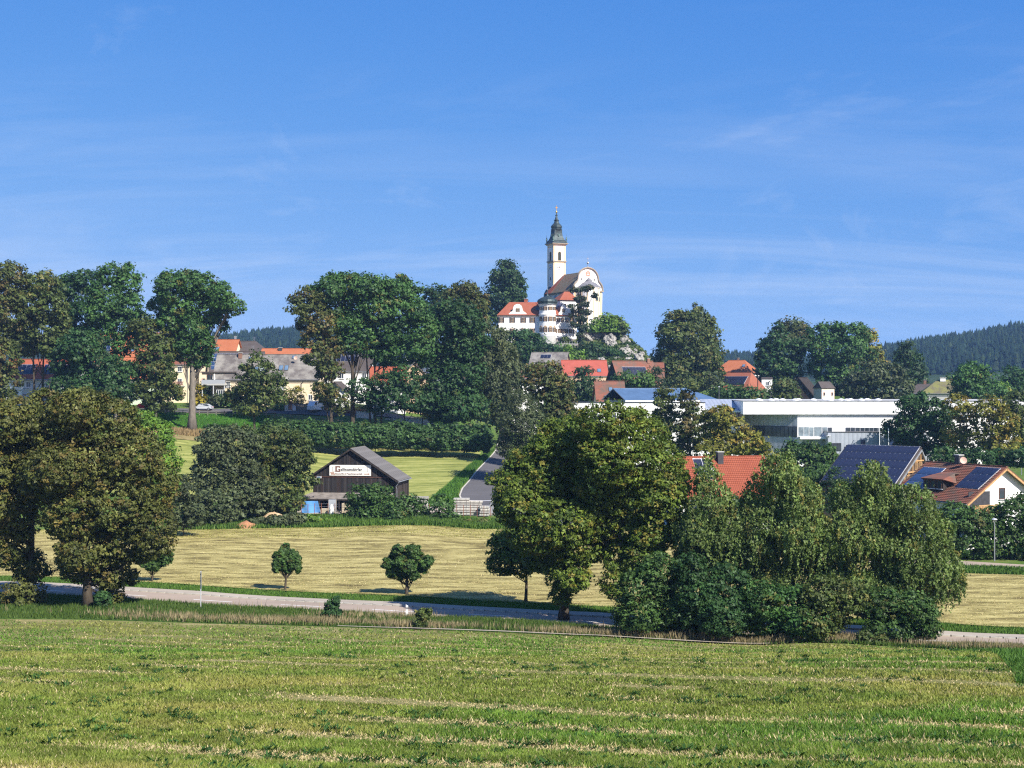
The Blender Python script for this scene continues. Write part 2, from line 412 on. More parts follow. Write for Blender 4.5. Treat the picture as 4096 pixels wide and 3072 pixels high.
# kerb of single stones between road and pavement
kerb = thing('kerb', 'worn stone kerb along the far edge of the country road', 'kerb', (0, 0, 0))
kme = MB().box(-0.47, 0.47, -0.1, 0.1, -0.2, 0.14).mesh('kerb_stone', M_KERB)
kx, ky = road_off(2.31)(np.linspace(0.02, 0.98, 130)); kz = ground(kx, ky)
for i in range(len(kx)):
    o = link('kerb_stone', kme, kerb, (kx[i], ky[i] + random.uniform(-.02,.02), kz[i] + random.uniform(-.02,.01)), math.atan(float(np.polyval(np.polyder(_pf), kx[i]))) + random.uniform(-.02,.02))
# centre dashes
for k, x0 in enumerate(np.arange(-58, 60, 9.0)):
    t = np.linspace(x0, x0+4.0, 6); y = np.polyval(_pf, t)
    V = np.concatenate([np.stack([t, y-0.45, ground(t, y-0.45)+0.028], -1), np.stack([t, y-0.29, ground(t, y-0.29)+0.028], -1)])
    i = np.arange(5); me = np_mesh('lane_marking', V, np.stack([i, i+1, i+7, i+6], -1), M_PAINT)
    o = link('lane_marking', me); o['kind'] = 'structure'
# fields
def near_edge(t):
    px = -700 + t*5600
    d = np.interp(px, [-700,-300,0,800,1630,2400,3200,3700,4096,4900], [127,124,122,119,116,112,109,107,105,101]); return (px-CX)/FPX*d, d
def row_relief(X, Y): return 0.03*fbm(X*0.5, Y*0.5, 5) - 0.02
strip('foreground_field', lambda t: (np.linspace(-12, 12, len(t)), np.full(len(t), 12.0)), near_edge, M_FIELD, -0.03, 140, 150, row_relief)
strip('stubble_field', lambda t: tuple(a for a in road_off(9.0)(t)), curve_pd([(-500,205),(700,202.5),(1300,204),(1900,203),(2500,203),(3000,185),(3600,159.5),(4096,157),(4700,150)]), M_STUB, 0.0, 180, 110, lambda X, Y: 0.10*fbm((Y+0.23*X)*1.6, X*0.06, 3, 3))
strip('upper_meadow', curve_pd([(-200,246),(700,240),(1250,236),(1700,239),(1790,250),(1880,276)]), curve_pd([(-200,286),(700,287),(960,291),(1236,300),(1500,305),(1778,305),(1925,300)]), M_UPPER, 0.0, 160, 100)
strip('dry_bank', curve_pd([(560,287),(800,288),(1060,294)]), curve_pd([(560,301),(800,302),(1060,304)]), M_DRY, 0.05, 30, 10)
# side road climbing to the town, with a pale edge line
LN_L = [(2600,206),(2150,212),(1990,222),(1900,229),(1858,237),(1842,246),(1852,253),(1885,262),(1925,276),(1960,291),(1985,304),(1996,320),(2003,345)]
LN_R = [(2600,199),(2250,205),(2130,214),(2080,226),(2055,238),(2050,248),(2048,256),(2045,264),(2045,277),(2046,291),(2045,304),(2040,320),(2035,345)]
strip('side_road', curve_pd(LN_L), curve_pd(LN_R), M_LANE, 0.05, 90, 8)
def off_pd(pts, dx): return [(p + dx/d*FPX, d) for p, d in pts]
strip('edge_line', curve_pd(off_pd(LN_L[1:], -0.28)), curve_pd(off_pd(LN_L[1:], 0.0)), M_KERB, 0.07, 90, 3)
strip('village_street', curve_pd([(-300,324),(700,322),(1300,322),(1900,330)]), curve_pd([(-300,330),(700,328),(1300,328),(1900,336)]), M_LANE, 0.05, 80, 5)
strip('valley_lane', curve_pd([(3300,168),(3760,166),(3900,164),(4200,161),(4700,156)]), curve_pd([(3300,172),(3760,170.5),(3900,168.5),(4200,165),(4700,160)]), M_ROAD, 0.04, 60, 5)
strip('yard', curve_pd([(1180,216),(1500,217),(1990,217)]), curve_pd([(1180,236),(1500,236),(1990,232)]), M_PAVE, 0.0, 40, 12)

# ------------------------------------------------------------------ grass (nobody could count it)
def blades(name, X, Y, h, w, col, lean=0.35, lift=-0.03, wide=None):
    n = len(X); Z = ground(X, Y) + lift
    a = RNG.uniform(0, 2*math.pi, n); ca, sa = np.cos(a)*w*0.5, np.sin(a)*w*0.5
    la = RNG.uniform(0, 2*math.pi, n); ll = RNG.uniform(0.05, lean, n)*h
    V = np.empty((n, 3, 3)); V[:,0] = np.stack([X-ca, Y-sa, Z], -1); V[:,1] = np.stack([X+ca, Y+sa, Z], -1)
    V[:,2] = np.stack([X+np.cos(la)*ll, Y+np.sin(la)*ll, Z+h], -1)
    me = np_mesh(name, V.reshape(-1,3), np.arange(3*n).reshape(n,3), GRASS, col)
    return me
def pick(n, c0, c1, j=0.25):
    t = RNG.random((n,1)); c = np.array(c0)*(1-t) + np.array(c1)*t
    return c*(1 + j*RNG.standard_normal((n,1))*0.6)
# foreground: thin green sward over rows of pale stubble; spread evenly over the picture
n = 640000
d = 1/(RNG.random(n)*(1/19.0-1/122.0)+1/122.0); u = RNG.uniform(-0.40, 0.40, n); X = u*d; Y = d
edge = np.interp(X/Y*FPX+CX, [-700,0,800,1630,2400,3200,3700,4096,4900], [127,122,119,116,112,109,107,105,101])
row = Y + 0.62*X
g = 0.55*fbm(row*0.34, X*0.02+3, 21, 3) + 0.45*fbm(X*0.22, Y*0.22, 40, 4)
brk = fbm(X*0.09+30, Y*0.09, 210, 3)
band_ = 0.5+0.5*np.sin(row*1.05+3.5*fbm(X*0.05, Y*0.05, 2, 2))
bare = np.clip((band_-0.62)*4.5, 0, 1)*np.clip((brk-0.36)*6, 0, 1)*np.clip((0.66-g)*9, 0, 1)     # broken pale rows
keep = (Y < edge-0.9) & (RNG.random(n) < 0.97-0.62*bare)
X, Y, g, bare = X[keep], Y[keep], g[keep], bare[keep]; n = len(X)
lush = np.clip((fbm(X*0.06, Y*0.06, 77, 3)-0.42)*4 + np.clip((Y-85)/30, 0, 0.9), 0, 1)[:,None]
yel = np.clip((fbm(X*0.13+9, Y*0.13, 99, 3)-0.55)*6, 0, 1)[:,None]
c = pick(n, (0.105,0.150,0.022), (0.215,0.250,0.048))*(1-lush) + pick(n, (0.062,0.140,0.015), (0.140,0.240,0.030))*lush
c = c*(0.45+1.05*fbm(X*0.9, Y*0.9, 13, 3)[:,None])
c = c*(1-0.45*yel) + pick(n, (0.33,0.27,0.07), (0.42,0.36,0.11))*0.45*yel
straw = (RNG.random(n) < 0.05 + 0.8*bare)
c[straw] = pick(int(straw.sum()), (0.36,0.29,0.14), (0.55,0.45,0.25))
hh = RNG.uniform(0.05, 0.16, n)*(0.6+0.8*g)*(0.85+0.5*lush[:,0])*(1-0.55*bare)
hh *= 0.8
# a strip of taller dark growth crossing the field at right
_l = np.abs(X/Y*FPX+CX - np.interp(Y, [50,103], [4150,3890]))/(70+20*fbm(X*.8, Y*.8, 3, 2)); _m = (_l < 1) & (Y > 48)
c[_m] = pick(int(_m.sum()), (0.045,0.11,0.016), (0.09,0.18,0.028)); hh[_m] *= 2.2
me = blades('field_grass', X, Y, hh, 0.00098*Y + 0.013, c, 1.3)
tag(link('field_grass', me), 'short green sward thinning to pale rows in the foreground field', 'grass', kind='stuff')
# dark broad-leaved weeds scattered through the sward
def rosettes(name, X, Y, r, col, label, m=26):
    n = len(X); Z = ground(X, Y)
    a = RNG.uniform(0, 2*math.pi, (n,m)); L = r[:,None]*RNG.uniform(0.5,1.1,(n,m)); up = RNG.uniform(0.2,1.1,(n,m))
    wd = L*0.16
    bx = X[:,None]+RNG.normal(0,.6,(n,m))*r[:,None]; by = Y[:,None]+RNG.normal(0,.4,(n,m))*r[:,None]; bz = np.repeat(Z[:,None], m, 1)
    ca, sa = np.cos(a), np.sin(a)
    V = np.empty((n,m,4,3))
    V[:,:,0] = np.stack([bx,by,bz],-1); V[:,:,1] = np.stack([bx+ca*L*.5-sa*wd, by+sa*L*.5+ca*wd, bz+up*L*.6],-1)
    V[:,:,2] = np.stack([bx+ca*L, by+sa*L, bz+up*L*.9],-1); V[:,:,3] = np.stack([bx+ca*L*.5+sa*wd, by+sa*L*.5-ca*wd, bz+up*L*.6],-1)
    me = np_mesh(name, V.reshape(-1,3), np.arange(n*m*4).reshape(-1,4), LEAF, np.repeat(col, m, 0)*RNG.uniform(.7,1.3,(n*m,1)))
    return tag(link(name, me), label, 'weeds', kind='stuff')
n = 1100; d = 1/(RNG.random(n)*(1/20.0-1/85.0)+1/85.0); X = RNG.uniform(-0.39,0.39,n)*d; Y = d
k = fbm(X*0.12, Y*0.12, 301, 3) > 0.44; X, Y = X[k], Y[k]
rosettes('field_weeds', X, Y, RNG.uniform(0.07,0.17,len(X))*(0.6+Y/70), pick(len(X),(0.022,0.062,0.012),(0.045,0.105,0.020)), 'dark broad leaved weeds scattered through the foreground sward')
# verges: green by the road, tall and dry at the field edge
def band(n, lo, hi, px0=-250, px1=4350):
    px = RNG.uniform(px0, px1, n); t = RNG.random(n)
    d0 = np.interp(px, lo[0], lo[1]); d1 = np.interp(px, hi[0], hi[1]); d = d0+(d1-d0)*t
    return (px-CX)/FPX*d, d, px, t
EDGE = ([-700,0,800,1630,2400,3200,3700,4096,4900], [127,122,119,116,112,109,107,105,101])
_pxg = np.linspace(-900, 4900, 60)
def road_d(px, off):
    """distance at which the road's middle line, shifted by off, is seen in a pixel column"""
    x_, y_ = rx + rnx*off, ry + rny*off; q = x_/y_*FPX+CX; o = np.argsort(q); return np.interp(px, q[o], y_[o])
X, Y, px, t = band(105000, (EDGE[0], [v+0.9 for v in EDGE[1]]), (_pxg, road_d(_pxg, -2.6)))
dry = 0.9*fbm(X*0.12, Y*0.35, 55, 3) + 0.42*np.exp(-((t-0.16)/0.20)**2) - 0.18*np.clip((1500-px)/1500, 0, 1)
isdry = dry > 0.76 + 0.10*RNG.standard_normal(len(X))
c = np.where(isdry[:,None], pick(len(X),(0.17,0.135,0.07),(0.38,0.31,0.18)), pick(len(X),(0.042,0.085,0.014),(0.10,0.15,0.03)))
h = np.where(isdry, RNG.uniform(0.25,0.8,len(X))*(0.6+0.8*fbm(X*.5,Y*.5,8,2)), RNG.uniform(0.12,0.42,len(X)))
tag(link('verge_grass', blades('verge_grass', X, Y, h, 0.09+0*Y, c, 0.45)), 'tall dry and green grass between the foreground field and the road', 'grass', kind='stuff')
X, Y, px, t = band(42000, (_pxg, road_d(_pxg, 4.3)), (_pxg, road_d(_pxg, 9.6)))
c = pick(len(X),(0.05,0.115,0.015),(0.12,0.21,0.035))
tag(link('roadside_grass', blades('roadside_grass', X, Y, RNG.uniform(0.12,0.4,len(X))*(1-.5*t), 0.1+0*Y, c, 0.5)), 'green grass strip between the pavement and the stubble', 'grass', kind='stuff')
# stubble texture: short cut stalks
n = 170000; px = RNG.uniform(-250,4350,n); d0 = road_d(px, 9.2); d1 = np.interp(px,[-500,700,1300,1900,2500,3000,3600,4096,4700],[205,202.5,204,203,203,185,159.5,157,150])
tt = RNG.random(n); d = 1/(1/d0*(1-tt)+1/d1*tt); X = (px-CX)/FPX*d; Y = d
q = 0.5*fbm((Y+0.25*X)*0.8, X*0.16, 14, 3)+0.5*fbm(X*.45, Y*.8, 15, 3); k = q > 0.46 + 0.08*RNG.standard_normal(n); X, Y, q = X[k], Y[k], q[k]
c = pick(len(X),(0.34,0.27,0.11),(0.62,0.52,0.26)); gr = RNG.random(len(X)) < 0.16; c[gr] = pick(int(gr.sum()),(0.16,0.19,0.04),(0.24,0.24,0.06))
tag(link('stubble_stalks', blades('stubble_stalks', X, Y, RNG.uniform(0.05,0.17,len(X)), 0.16+0*Y, c, 1.6)), 'pale cut stalks lying in rows on the mown field', 'stubble', kind='stuff')
n = 26000; px = RNG.uniform(-200,2700,n); d1 = np.interp(px,[-500,700,1300,1900,2500,3000],[205,202.5,204,203,203,185]); d = d1 - RNG.random(n)**1.6*9; X = (px-CX)/FPX*d; Y = d
tag(link('stubble_fringe', blades('stubble_fringe', X, Y, RNG.uniform(0.08,0.2,n), 0.2+0*Y, pick(n,(0.20,0.21,0.045),(0.34,0.33,0.08)), 1.0)), 'yellow-green uncut fringe along the far edge of the stubble', 'grass', kind='stuff')
# rough grass: bank below the barn, side road verge, village bank, valley lane edge
def patch(name, pts_lo, pts_hi, n, c0, c1, h0, h1, label, w=0.2, lean=0.5):
    a = curve_pd(pts_lo); b = curve_pd(pts_hi); t = RNG.random(n); s = RNG.random(n)
    ax, ay = a(t); bx, by = b(t); X = ax+(bx-ax)*s; Y = ay+(by-ay)*s
    q = fbm(X*0.2, Y*0.2, 61, 3)[:,None]
    c = pick(n, c0, c1)*(0.75+0.5*q)
    tag(link(name, blades(name, X, Y, RNG.uniform(h0,h1,n), w+0*X, c, lean)), label, 'grass', kind='stuff')
patch('bank_grass', [(560,203.5),(1300,204.5),(2050,204)], [(560,216),(1150,214),(1250,213),(2050,211)], 26000, (0.05,0.115,0.016),(0.12,0.20,0.035), 0.2, 0.8, 'lush green grass on the bank below the dark barn')
patch('lane_verge_grass', off_pd(LN_L[3:11], -0.6), [(1680,232),(1700,239),(1740,247),(1790,257),(1840,268),(1885,280),(1925,292),(1950,300)], 15000, (0.045,0.12,0.016),(0.10,0.21,0.03), 0.2, 0.6, 'green grass verge beside the grey side road')
patch('village_bank_grass', [(420,300),(770,301),(1060,302)], [(420,321),(770,320),(1080,320)], 22000, (0.045,0.14,0.014),(0.085,0.22,0.022), 0.1, 0.35, 'bright green lawn bank below the village street')
patch('dry_bank_grass', [(600,291),(760,292),(1060,296)], [(600,299),(760,300),(1060,301)], 5000, (0.25,0.17,0.08),(0.38,0.28,0.14), 0.3, 0.9, 'dry brown grass at the foot of the village bank')
patch('valley_verge_grass', [(3500,159.5),(4096,157.5),(4500,152)], [(3500,166),(4096,163),(4500,157)], 9000, (0.05,0.115,0.016),(0.10,0.18,0.03), 0.2, 0.5, 'green grass strip between stubble and valley lane at right')
patch('hedge_foot_grass', [(1150,296),(1500,299),(1900,299)], [(1150,303),(1500,305),(1930,303)], 6000, (0.12,0.13,0.03),(0.26,0.22,0.09), 0.15, 0.5, 'rough grass along the foot of the long hedge')
# ------------------------------------------------------------------ trees, shrubs, hedges
PAL = {   # leaf colours: two greens, an autumn tint and its share
 'ash':    ((0.0270,0.0735,0.0170),(0.0594,0.1260,0.0280),(0.15,0.13,0.03),0.05),
 'dark':   ((0.0189,0.0525,0.0150),(0.0396,0.0861,0.0230),(0.08,0.09,0.025),0.04),
 'deep':   ((0.018,0.045,0.014),(0.036,0.072,0.022),(0.05,0.08,0.02),0.03),
 'linden': ((0.056,0.072,0.015),(0.118,0.122,0.030),(0.16,0.11,0.03),0.16),
 'brown':  ((0.0423,0.0639,0.0160),(0.0828,0.0979,0.0260),(0.13,0.085,0.028),0.20),
 'maple':  ((0.0534,0.0948,0.0120),(0.1196,0.1566,0.0220),(0.21,0.165,0.028),0.09),
 'olive':  ((0.0414,0.0680,0.0160),(0.0810,0.1051,0.0260),(0.14,0.12,0.03),0.12),
 'birch':  ((0.0738,0.1176,0.0280),(0.1395,0.1890,0.0520),(0.21,0.17,0.04),0.08),
 'hazel':  ((0.0306,0.0693,0.0160),(0.0630,0.1155,0.0260),(0.13,0.11,0.03),0.05),
 'willow': ((0.045,0.064,0.026),(0.082,0.100,0.043),(0.11,0.12,0.04),0.06),
 'bright': ((0.060,0.125,0.014),(0.115,0.20,0.026),(0.22,0.20,0.03),0.08),
 'yellow': ((0.20,0.17,0.02),(0.34,0.26,0.03),(0.15,0.17,0.03),0.3),
 'yelgrn': ((0.095,0.115,0.016),(0.185,0.175,0.028),(0.26,0.16,0.03),0.18),
 'pine':   ((0.022,0.040,0.016),(0.042,0.062,0.024),(0.10,0.07,0.025),0.10),
 'hedge':  ((0.0270,0.0630,0.0160),(0.0540,0.1050,0.0260),(0.11,0.10,0.03),0.04),
}
def unit(a): return a/np.maximum(np.linalg.norm(a, axis=-1, keepdims=True), 1e-9)
def foliage(lobes, d, style='leaf', pal='ash', dens=1.0, leaf=1.0, clump=1.0, tri=None, seed=0):
    """lobes: list of (centre(3), radii(3)); returns V, F, colours.  Leaves sit on clumps, clumps on and in the lobes."""
    rng = np.random.default_rng(seed + 1000)
    c0, c1, c2, share = [np.array(x) for x in PAL[pal]]; c0, c1 = c0*1.10, c1*1.14
    if tri is None: tri = True
    s0 = 7.4*leaf*d/FPX; rc = 21.0*clump*d/FPX
    Ps, Ns, Cs, Ss = [], [], [], []
    C = np.array([l[0] for l in lobes]); Q = np.array([l[1] for l in lobes])
    mid = C.mean(0)
    for i in range(len(lobes)):
        r = Q[i]; rav = (r[0]+r[2])/2
        n = max(10, int(2.7*dens*4*(rav/rc)**2))
        dr = unit(rng.standard_normal((n,3))); rad = 0.45 + 0.55*rng.random(n)**0.45
        cen = C[i] + dr*r*rad[:,None]
        keep = np.ones(n, bool)
        for j in range(len(lobes)):            # clumps buried in a neighbour are not needed
            if j == i: continue
            q = np.linalg.norm((cen-C[j])/Q[j], axis=1); keep &= (q > 0.62) | (rng.random(n) < 0.12)
        keep &= (dr[:,1] < 0.4) | (rng.random(n) < 0.35)
        cen, dr = cen[keep], dr[keep]; n = len(cen)
        if n == 0: continue
        tone = rng.uniform(0.62, 1.32, (n,1)); tt = rng.random((n,1)); lt = rng.normal(0, .12)
        base = c0*(1-tt) + c1*tt
        aut = (rng.random(n) < share*(1 + 2.5*lt))[:,None]
        base = np.where(aut, 0.35*base + 0.65*c2, base)*tone*(1+lt*0.6)
        if style == 'weep':
            m = 30; L = rng.uniform(0.3, 1.0, n)**1.3*rc*4.2
            t = rng.random((n,m))**1.3; sp_ = rng.uniform(.25,.75,(n,1,1))
            off = rng.standard_normal((n,m,3))*np.array([1,1,.5])*sp_*rc*(0.25+0.75*(1-t[...,None])**1.5)
            p = cen[:,None] + off; p[...,2] -= t*L[:,None]; p[...,:2] += (dr[:,None,:2]*0.5*rc)*(1-(1-t[...,None])**2)
            nn = dr[:,None]*0.6 + rng.standard_normal((n,m,3))*0.7 + np.array([0,-.1,0.35])
        else:
            m = 25
            o = unit(rng.standard_normal((n,m,3))); o[...,2] = np.where(o[...,2] < -0.1, o[...,2]*0.55, o[...,2])
            k = rng.uniform(0.55, 1.08, (n,m,1)); sq = np.array([1.0,1.0,0.78]) if style != 'flat' else np.array([1.25,1.25,0.35])
            sz = rng.uniform(0.45, 1.5, (n,1,1))
            p = cen[:,None] + o*k*rc*sq*sz
            nn = o*0.75 + dr[:,None]*0.45 + np.array([0,0,0.35]) + rng.standard_normal((n,m,3))*0.6
        cc = base[:,None]*rng.uniform(0.78, 1.24, (n,m,1))
        Ps.append(p.reshape(-1,3)); Ns.append(unit(nn).reshape(-1,3)); Cs.append(cc.reshape(-1,3)); Ss.append((s0*rng.uniform(0.5,1.5,(n,m))).ravel())
    p = np.concatenate(Ps); nn = np.concatenate(Ns); cc = np.concatenate(Cs); s = np.concatenate(Ss)[:,None]; k = len(p)
    t = unit(np.cross(nn, rng.standard_normal((k,3)))); b = np.cross(nn, t)
    if style == 'weep': 
        t = unit(np.stack([rng.normal(0,.6,k), rng.normal(0,.6,k), -np.ones(k)], -1)); b = unit(np.cross(t, nn)); s = s*0.9
    if style == 'needle': s = s*1.1; b = b*0.45
    if tri:
        V = np.stack([p - t*s*0.62 - b*s*0.55, p - t*s*0.5 + b*s*0.62, p + t*s*0.8], 1)
        return V.reshape(-1,3), np.arange(3*k).reshape(k,3), cc
    V = np.stack([p - t*s*0.75, p + b*s*0.46 + nn*s*0.10, p + t*s*0.75, p - b*s*0.46 + nn*s*0.10], 1)
    return V.reshape(-1,3), np.arange(4*k).reshape(k,4), cc

def wood(base, lobes, r0, top, lean=0.0, stems=1, rng=random, limbs=True):
    """a tapered trunk that bends a little, with limbs out to the lobes"""
    mb = MB()
    tops = []
    for s in range(stems):
        ox = (s-(stems-1)/2)*r0*2.4
        H = top; n = 7; pts, rad = [], []
        wx, wy = rng.uniform(-.5,.5)*r0*2, rng.uniform(-.5,.5)*r0*2
        for i in range(n+1):
            t = i/n
            flare = 1 + 0.55*max(0, 1-t*9)
            pts.append((ox*(1+1.5*t) + wx*math.sin(t*3.0) + lean*t*H, wy*math.sin(t*2.3), -0.4 + t*(H+0.4)))
            rad.append(r0*flare*(1-0.72*t)*(0.75 if stems > 1 else 1))
        mb.tube(pts, rad, 8); tops.append(pts)
    if limbs:
        for k, (c, r) in enumerate(lobes):
            pts = tops[k % stems]
            zt = c[2]-base[2]
            j = max(2, min(7, int(round((zt*0.72)/max(top,0.1)*7)))); a = Vector(pts[j-1])
            e = Vector(c) - Vector(base)
            m = a.lerp(e, 0.5) + Vector((rng.uniform(-.15,.15)*r[0], rng.uniform(-.1,.1)*r[0], -0.12*(e-a).length))
            mb.tube([a, m, e, e + (e-m)*0.35], [r0*0.32, r0*0.22, r0*0.12, r0*0.04], 5)
            for q in range(3):
                f = e + Vector((rng.uniform(-.75,.75)*r[0], rng.uniform(-.6,.6)*r[1], rng.uniform(-.1,.8)*r[2]))
                mb.tube([m, m.lerp(f, .55) + Vector((0,0,.06*r[2])), f], [r0*0.13, r0*0.08, r0*0.03], 4)
    return mb
NTREE = [0]
def plant(name, label, cat, px, d, lobes, pal='ash', style='leaf', trunk=None, bark=None, group=None, dens=1.0, leaf=1.0, clump=1.0,
          lean=0.0, stems=1, base_z=None, top=None, depth=1.0, spread=0.45, trunk_name='trunk', crown_name='crown', spikes=0):
    """lobes in photograph pixels (px,py,rx,ry) at the tree's own distance d; trunk = radius in metres"""
    NTREE[0] += 1; rs_ = random.Random(NTREE[0]*13 + 5)
    bx = PX(px, d); bz = gz(bx, d) if base_z is None else base_z
    L = []
    wmax = max(l[2] for l in lobes)
    for (lx, ly, ax, ay) in lobes:
        c = P(lx, ly, d); q = d/FPX
        ro = (ax+ay)/2*q*depth
        c.y += rs_.uniform(-1, 1)*spread*wmax*q*depth
        L.append((np.array(c), np.array([ax*q, ro, ay*q])*1.08))
    # some lobes in front and behind so that the crown is round
    if len(L) > 3:
        for c, r in list(L):
            if rs_.random() < 0.5:
                s_ = -1 if rs_.random() < 0.6 else 1
                L.append((c + np.array([rs_.uniform(-.3,.3)*r[0], s_*r[1]*rs_.uniform(.5,.85), -0.15*r[2]]), r*rs_.uniform(.6,.8)))
    main = list(L)
    if not spikes and len(lobes) > 6 and style == 'leaf' and len(lobes) < 30: spikes = 14
    big_ = 1.0 if clump < .5 else 1.15
    for _ in range(spikes):
        c, r = rs_.choice(main[:len(lobes)]); a = rs_.uniform(-.5, math.pi+.5); q = d/FPX; sr = rs_.uniform(5,11)*q*big_
        L.append((c + np.array([math.cos(a)*(r[0]+.5*sr), rs_.uniform(-.7,.7)*r[1], math.sin(a)*(r[2]+.5*sr)]), np.array([sr, sr, sr*1.7])))
    V, F, C = foliage(L, d, style, pal, dens, leaf, clump, None, NTREE[0])
    base = (bx, d, bz); V = V - np.array(base)
    V[:,2] = np.maximum(V[:,2], 0.02 + 0.1*np.abs(np.sin(V[:,0]*7)))
    t = thing(name, label, cat, base, 0, group)
    link(crown_name, np_mesh(crown_name, V, F, LEAF, C), t)
    zt = max(c[2] for c, r in L[:len(lobes)]) - bz
    if trunk is None: trunk = 0.02*zt+0.05
    wood(base, L[:len(lobes)], trunk, top if top else zt*0.82, lean, stems, rs_).build(trunk_name, bark or BARK, t, smooth=True)
    return t
def shrub(label, px, d, lobes, pal='hazel', name='shrub', cat='shrub', **k):
    k.setdefault('trunk', 0.06); return plant(name, label, cat, px, d, lobes, pal, trunk_name='stem', crown_name='foliage', **k)

# ---- two lindens by the road at left
G_ROAD = 'tall trees along the near side of the road'
plant('linden_tree', 'large brown-tinged linden with a thick trunk standing by the road at left', 'tree', 350, 131,
      [(330,1640,105,80),(235,1720,115,100),(430,1700,120,105),(540,1830,120,110),(330,1850,170,130),(190,1900,105,115),(615,1960,95,115),(460,2000,180,135),(305,2050,118,105),(620,2115,88,110),(500,2180,125,80),(350,2200,105,80),(300,2285,62,48),(430,2310,75,50),(210,1820,90,90),(420,2390,40,45)], 'linden', group=G_ROAD, trunk=0.43, dens=1.1)
plant('linden_tree', 'dark linden with foliage to the ground cut by the left picture edge', 'tree', 112, 134,
      [(90,1680,105,90),(10,1700,110,100),(-40,1850,150,140),(70,1850,120,130),(20,2020,130,120),(100,2060,62,105),(50,2180,85,90),(105,2270,68,62),(110,2370,78,62),(-90,2050,130,120),(180,1600,55,45)], 'linden', group=G_ROAD, trunk=0.45)
# ---- maples in the middle
plant('maple_tree', 'big green-gold maple with a forked bare trunk in front of the stubble', 'tree', 2255, 125,
      [(2300,1760,150,95),(2160,1880,130,110),(2340,1900,170,140),(2090,2000,110,110),(2270,2060,180,120),(2130,2110,110,100),(2290,2170,130,85),(2270,2290,85,60),(2245,2370,50,40),(2190,1960,120,100),(2400,2060,100,110),(2390,2190,70,60),(2240,1800,130,90),(2060,1930,80,80),(2200,2230,90,60)], 'maple', group=G_ROAD, trunk=0.42, lean=0.015)
plant('maple_tree', 'big green-gold maple leaning over the shrubs right of the forked trunk', 'tree', 2500, 122,
      [(2420,1690,130,80),(2540,1750,130,95),(2470,1830,160,110),(2610,1880,125,120),(2550,1990,160,120),(2640,2010,110,110),(2500,2110,120,80),(2620,2130,110,80),(2480,2230,60,65),(2450,2320,50,60),(2560,2220,90,80),(2400,1780,120,90),(2420,1930,120,110),(2660,1940,90,90),(2400,2080,90,80)], 'maple', group=G_ROAD, trunk=0.38)
# ---- birches and shrubs at right
G_B = 'weeping birches at right'
plant('birch_tree', 'slim weeping birch in front of the nearest red roof', 'tree', 2840, 119,
      [(2835,1900,45,70),(2840,2010,85,90),(2800,2110,95,90),(2900,2120,85,80),(2830,2220,110,80),(2930,2230,90,80),(2760,2250,70,70)], 'birch', 'weep', group=G_B, trunk=0.16, bark=BIRCH, dens=0.85)
plant('birch_tree', 'tall weeping birch between the red roof and the solar barn', 'tree', 3130, 118,
      [(3110,1880,85,75),(3090,1990,110,90),(3190,1980,85,80),(3060,2090,100,90),(3180,2100,110,90),(3120,2220,130,90),(3020,2180,80,70),(3060,2300,100,80),(3210,2290,100,80),(3260,2180,80,80)], 'birch', 'weep', group=G_B, trunk=0.2, bark=BIRCH, dens=0.85)
plant('birch_tree', 'dense weeping birch in front of the solar barn gable', 'tree', 3500, 117,
      [(3490,1900,60,60),(3450,2000,110,90),(3550,2020,95,90),(3400,2120,120,90),(3530,2150,110,90),(3440,2240,130,90),(3340,2220,80,80),(3380,2330,100,70),(3490,2340,100,70)], 'birch', 'weep', group=G_B, trunk=0.2, bark=BIRCH, dens=0.85)
plant('birch_tree', 'rightmost birch with long twigs hanging over the stubble', 'tree', 3660, 116,
      [(3640,2010,90,80),(3700,2130,100,90),(3620,2200,110,100),(3730,2250,85,90),(3790,2300,60,80),(3660,2340,110,80),(3560,2340,90,80)], 'birch', 'weep', group=G_B, trunk=0.2, bark=BIRCH, dens=0.8)
G_S = 'shrubs under the birches'
shrub('dark leafy shrub beside the trunk of the right maple', 2600, 114, [(2560,2360,80,90),(2640,2310,90,90),(2560,2450,110,70),(2680,2420,110,90),(2620,2500,120,40)], 'hazel', group=G_S)
shrub('wide dark shrub below the slim birch', 2850, 113, [(2800,2360,100,85),(2900,2350,100,85),(2780,2450,100,80),(2900,2440,120,90),(2850,2510,120,40),(2760,2270,50,60)], 'dark', group=G_S)
shrub('tall dark shrub below the tall middle birch', 3100, 112, [(3040,2400,100,75),(3150,2410,90,75),(3080,2470,120,75),(3210,2480,100,70)], 'ash', group=G_S)
shrub('pale green maple bush low between the birches', 3330, 111, [(3300,2380,90,70),(3380,2390,80,70),(3260,2480,90,70),(3340,2480,60,45)], 'olive', group=G_S)
shrub('dark shrub under the hanging twigs of the rightmost birch', 3600, 112, [(3530,2430,90,70),(3640,2440,100,70),(3560,2510,110,45),(3680,2510,70,40)], 'hazel', group=G_S)
shrub('small rounded bush in the dry grass at right', 3495, 110, [(3480,2555,50,28),(3520,2560,40,22)], 'olive')
def fuzzy(cx, cy, rx, ry, n, r0, r1, seed, tall=1.0):
    q = random.Random(seed); out = []
    while len(out) < n:
        a, b = q.uniform(-1,1), q.uniform(-1,1)
        if a*a+b*b > 1: continue
        s = q.uniform(r0, r1)*(1-.35*(a*a+b*b)); out.append((cx+a*rx, cy+b*ry, s, s*tall))
    return out
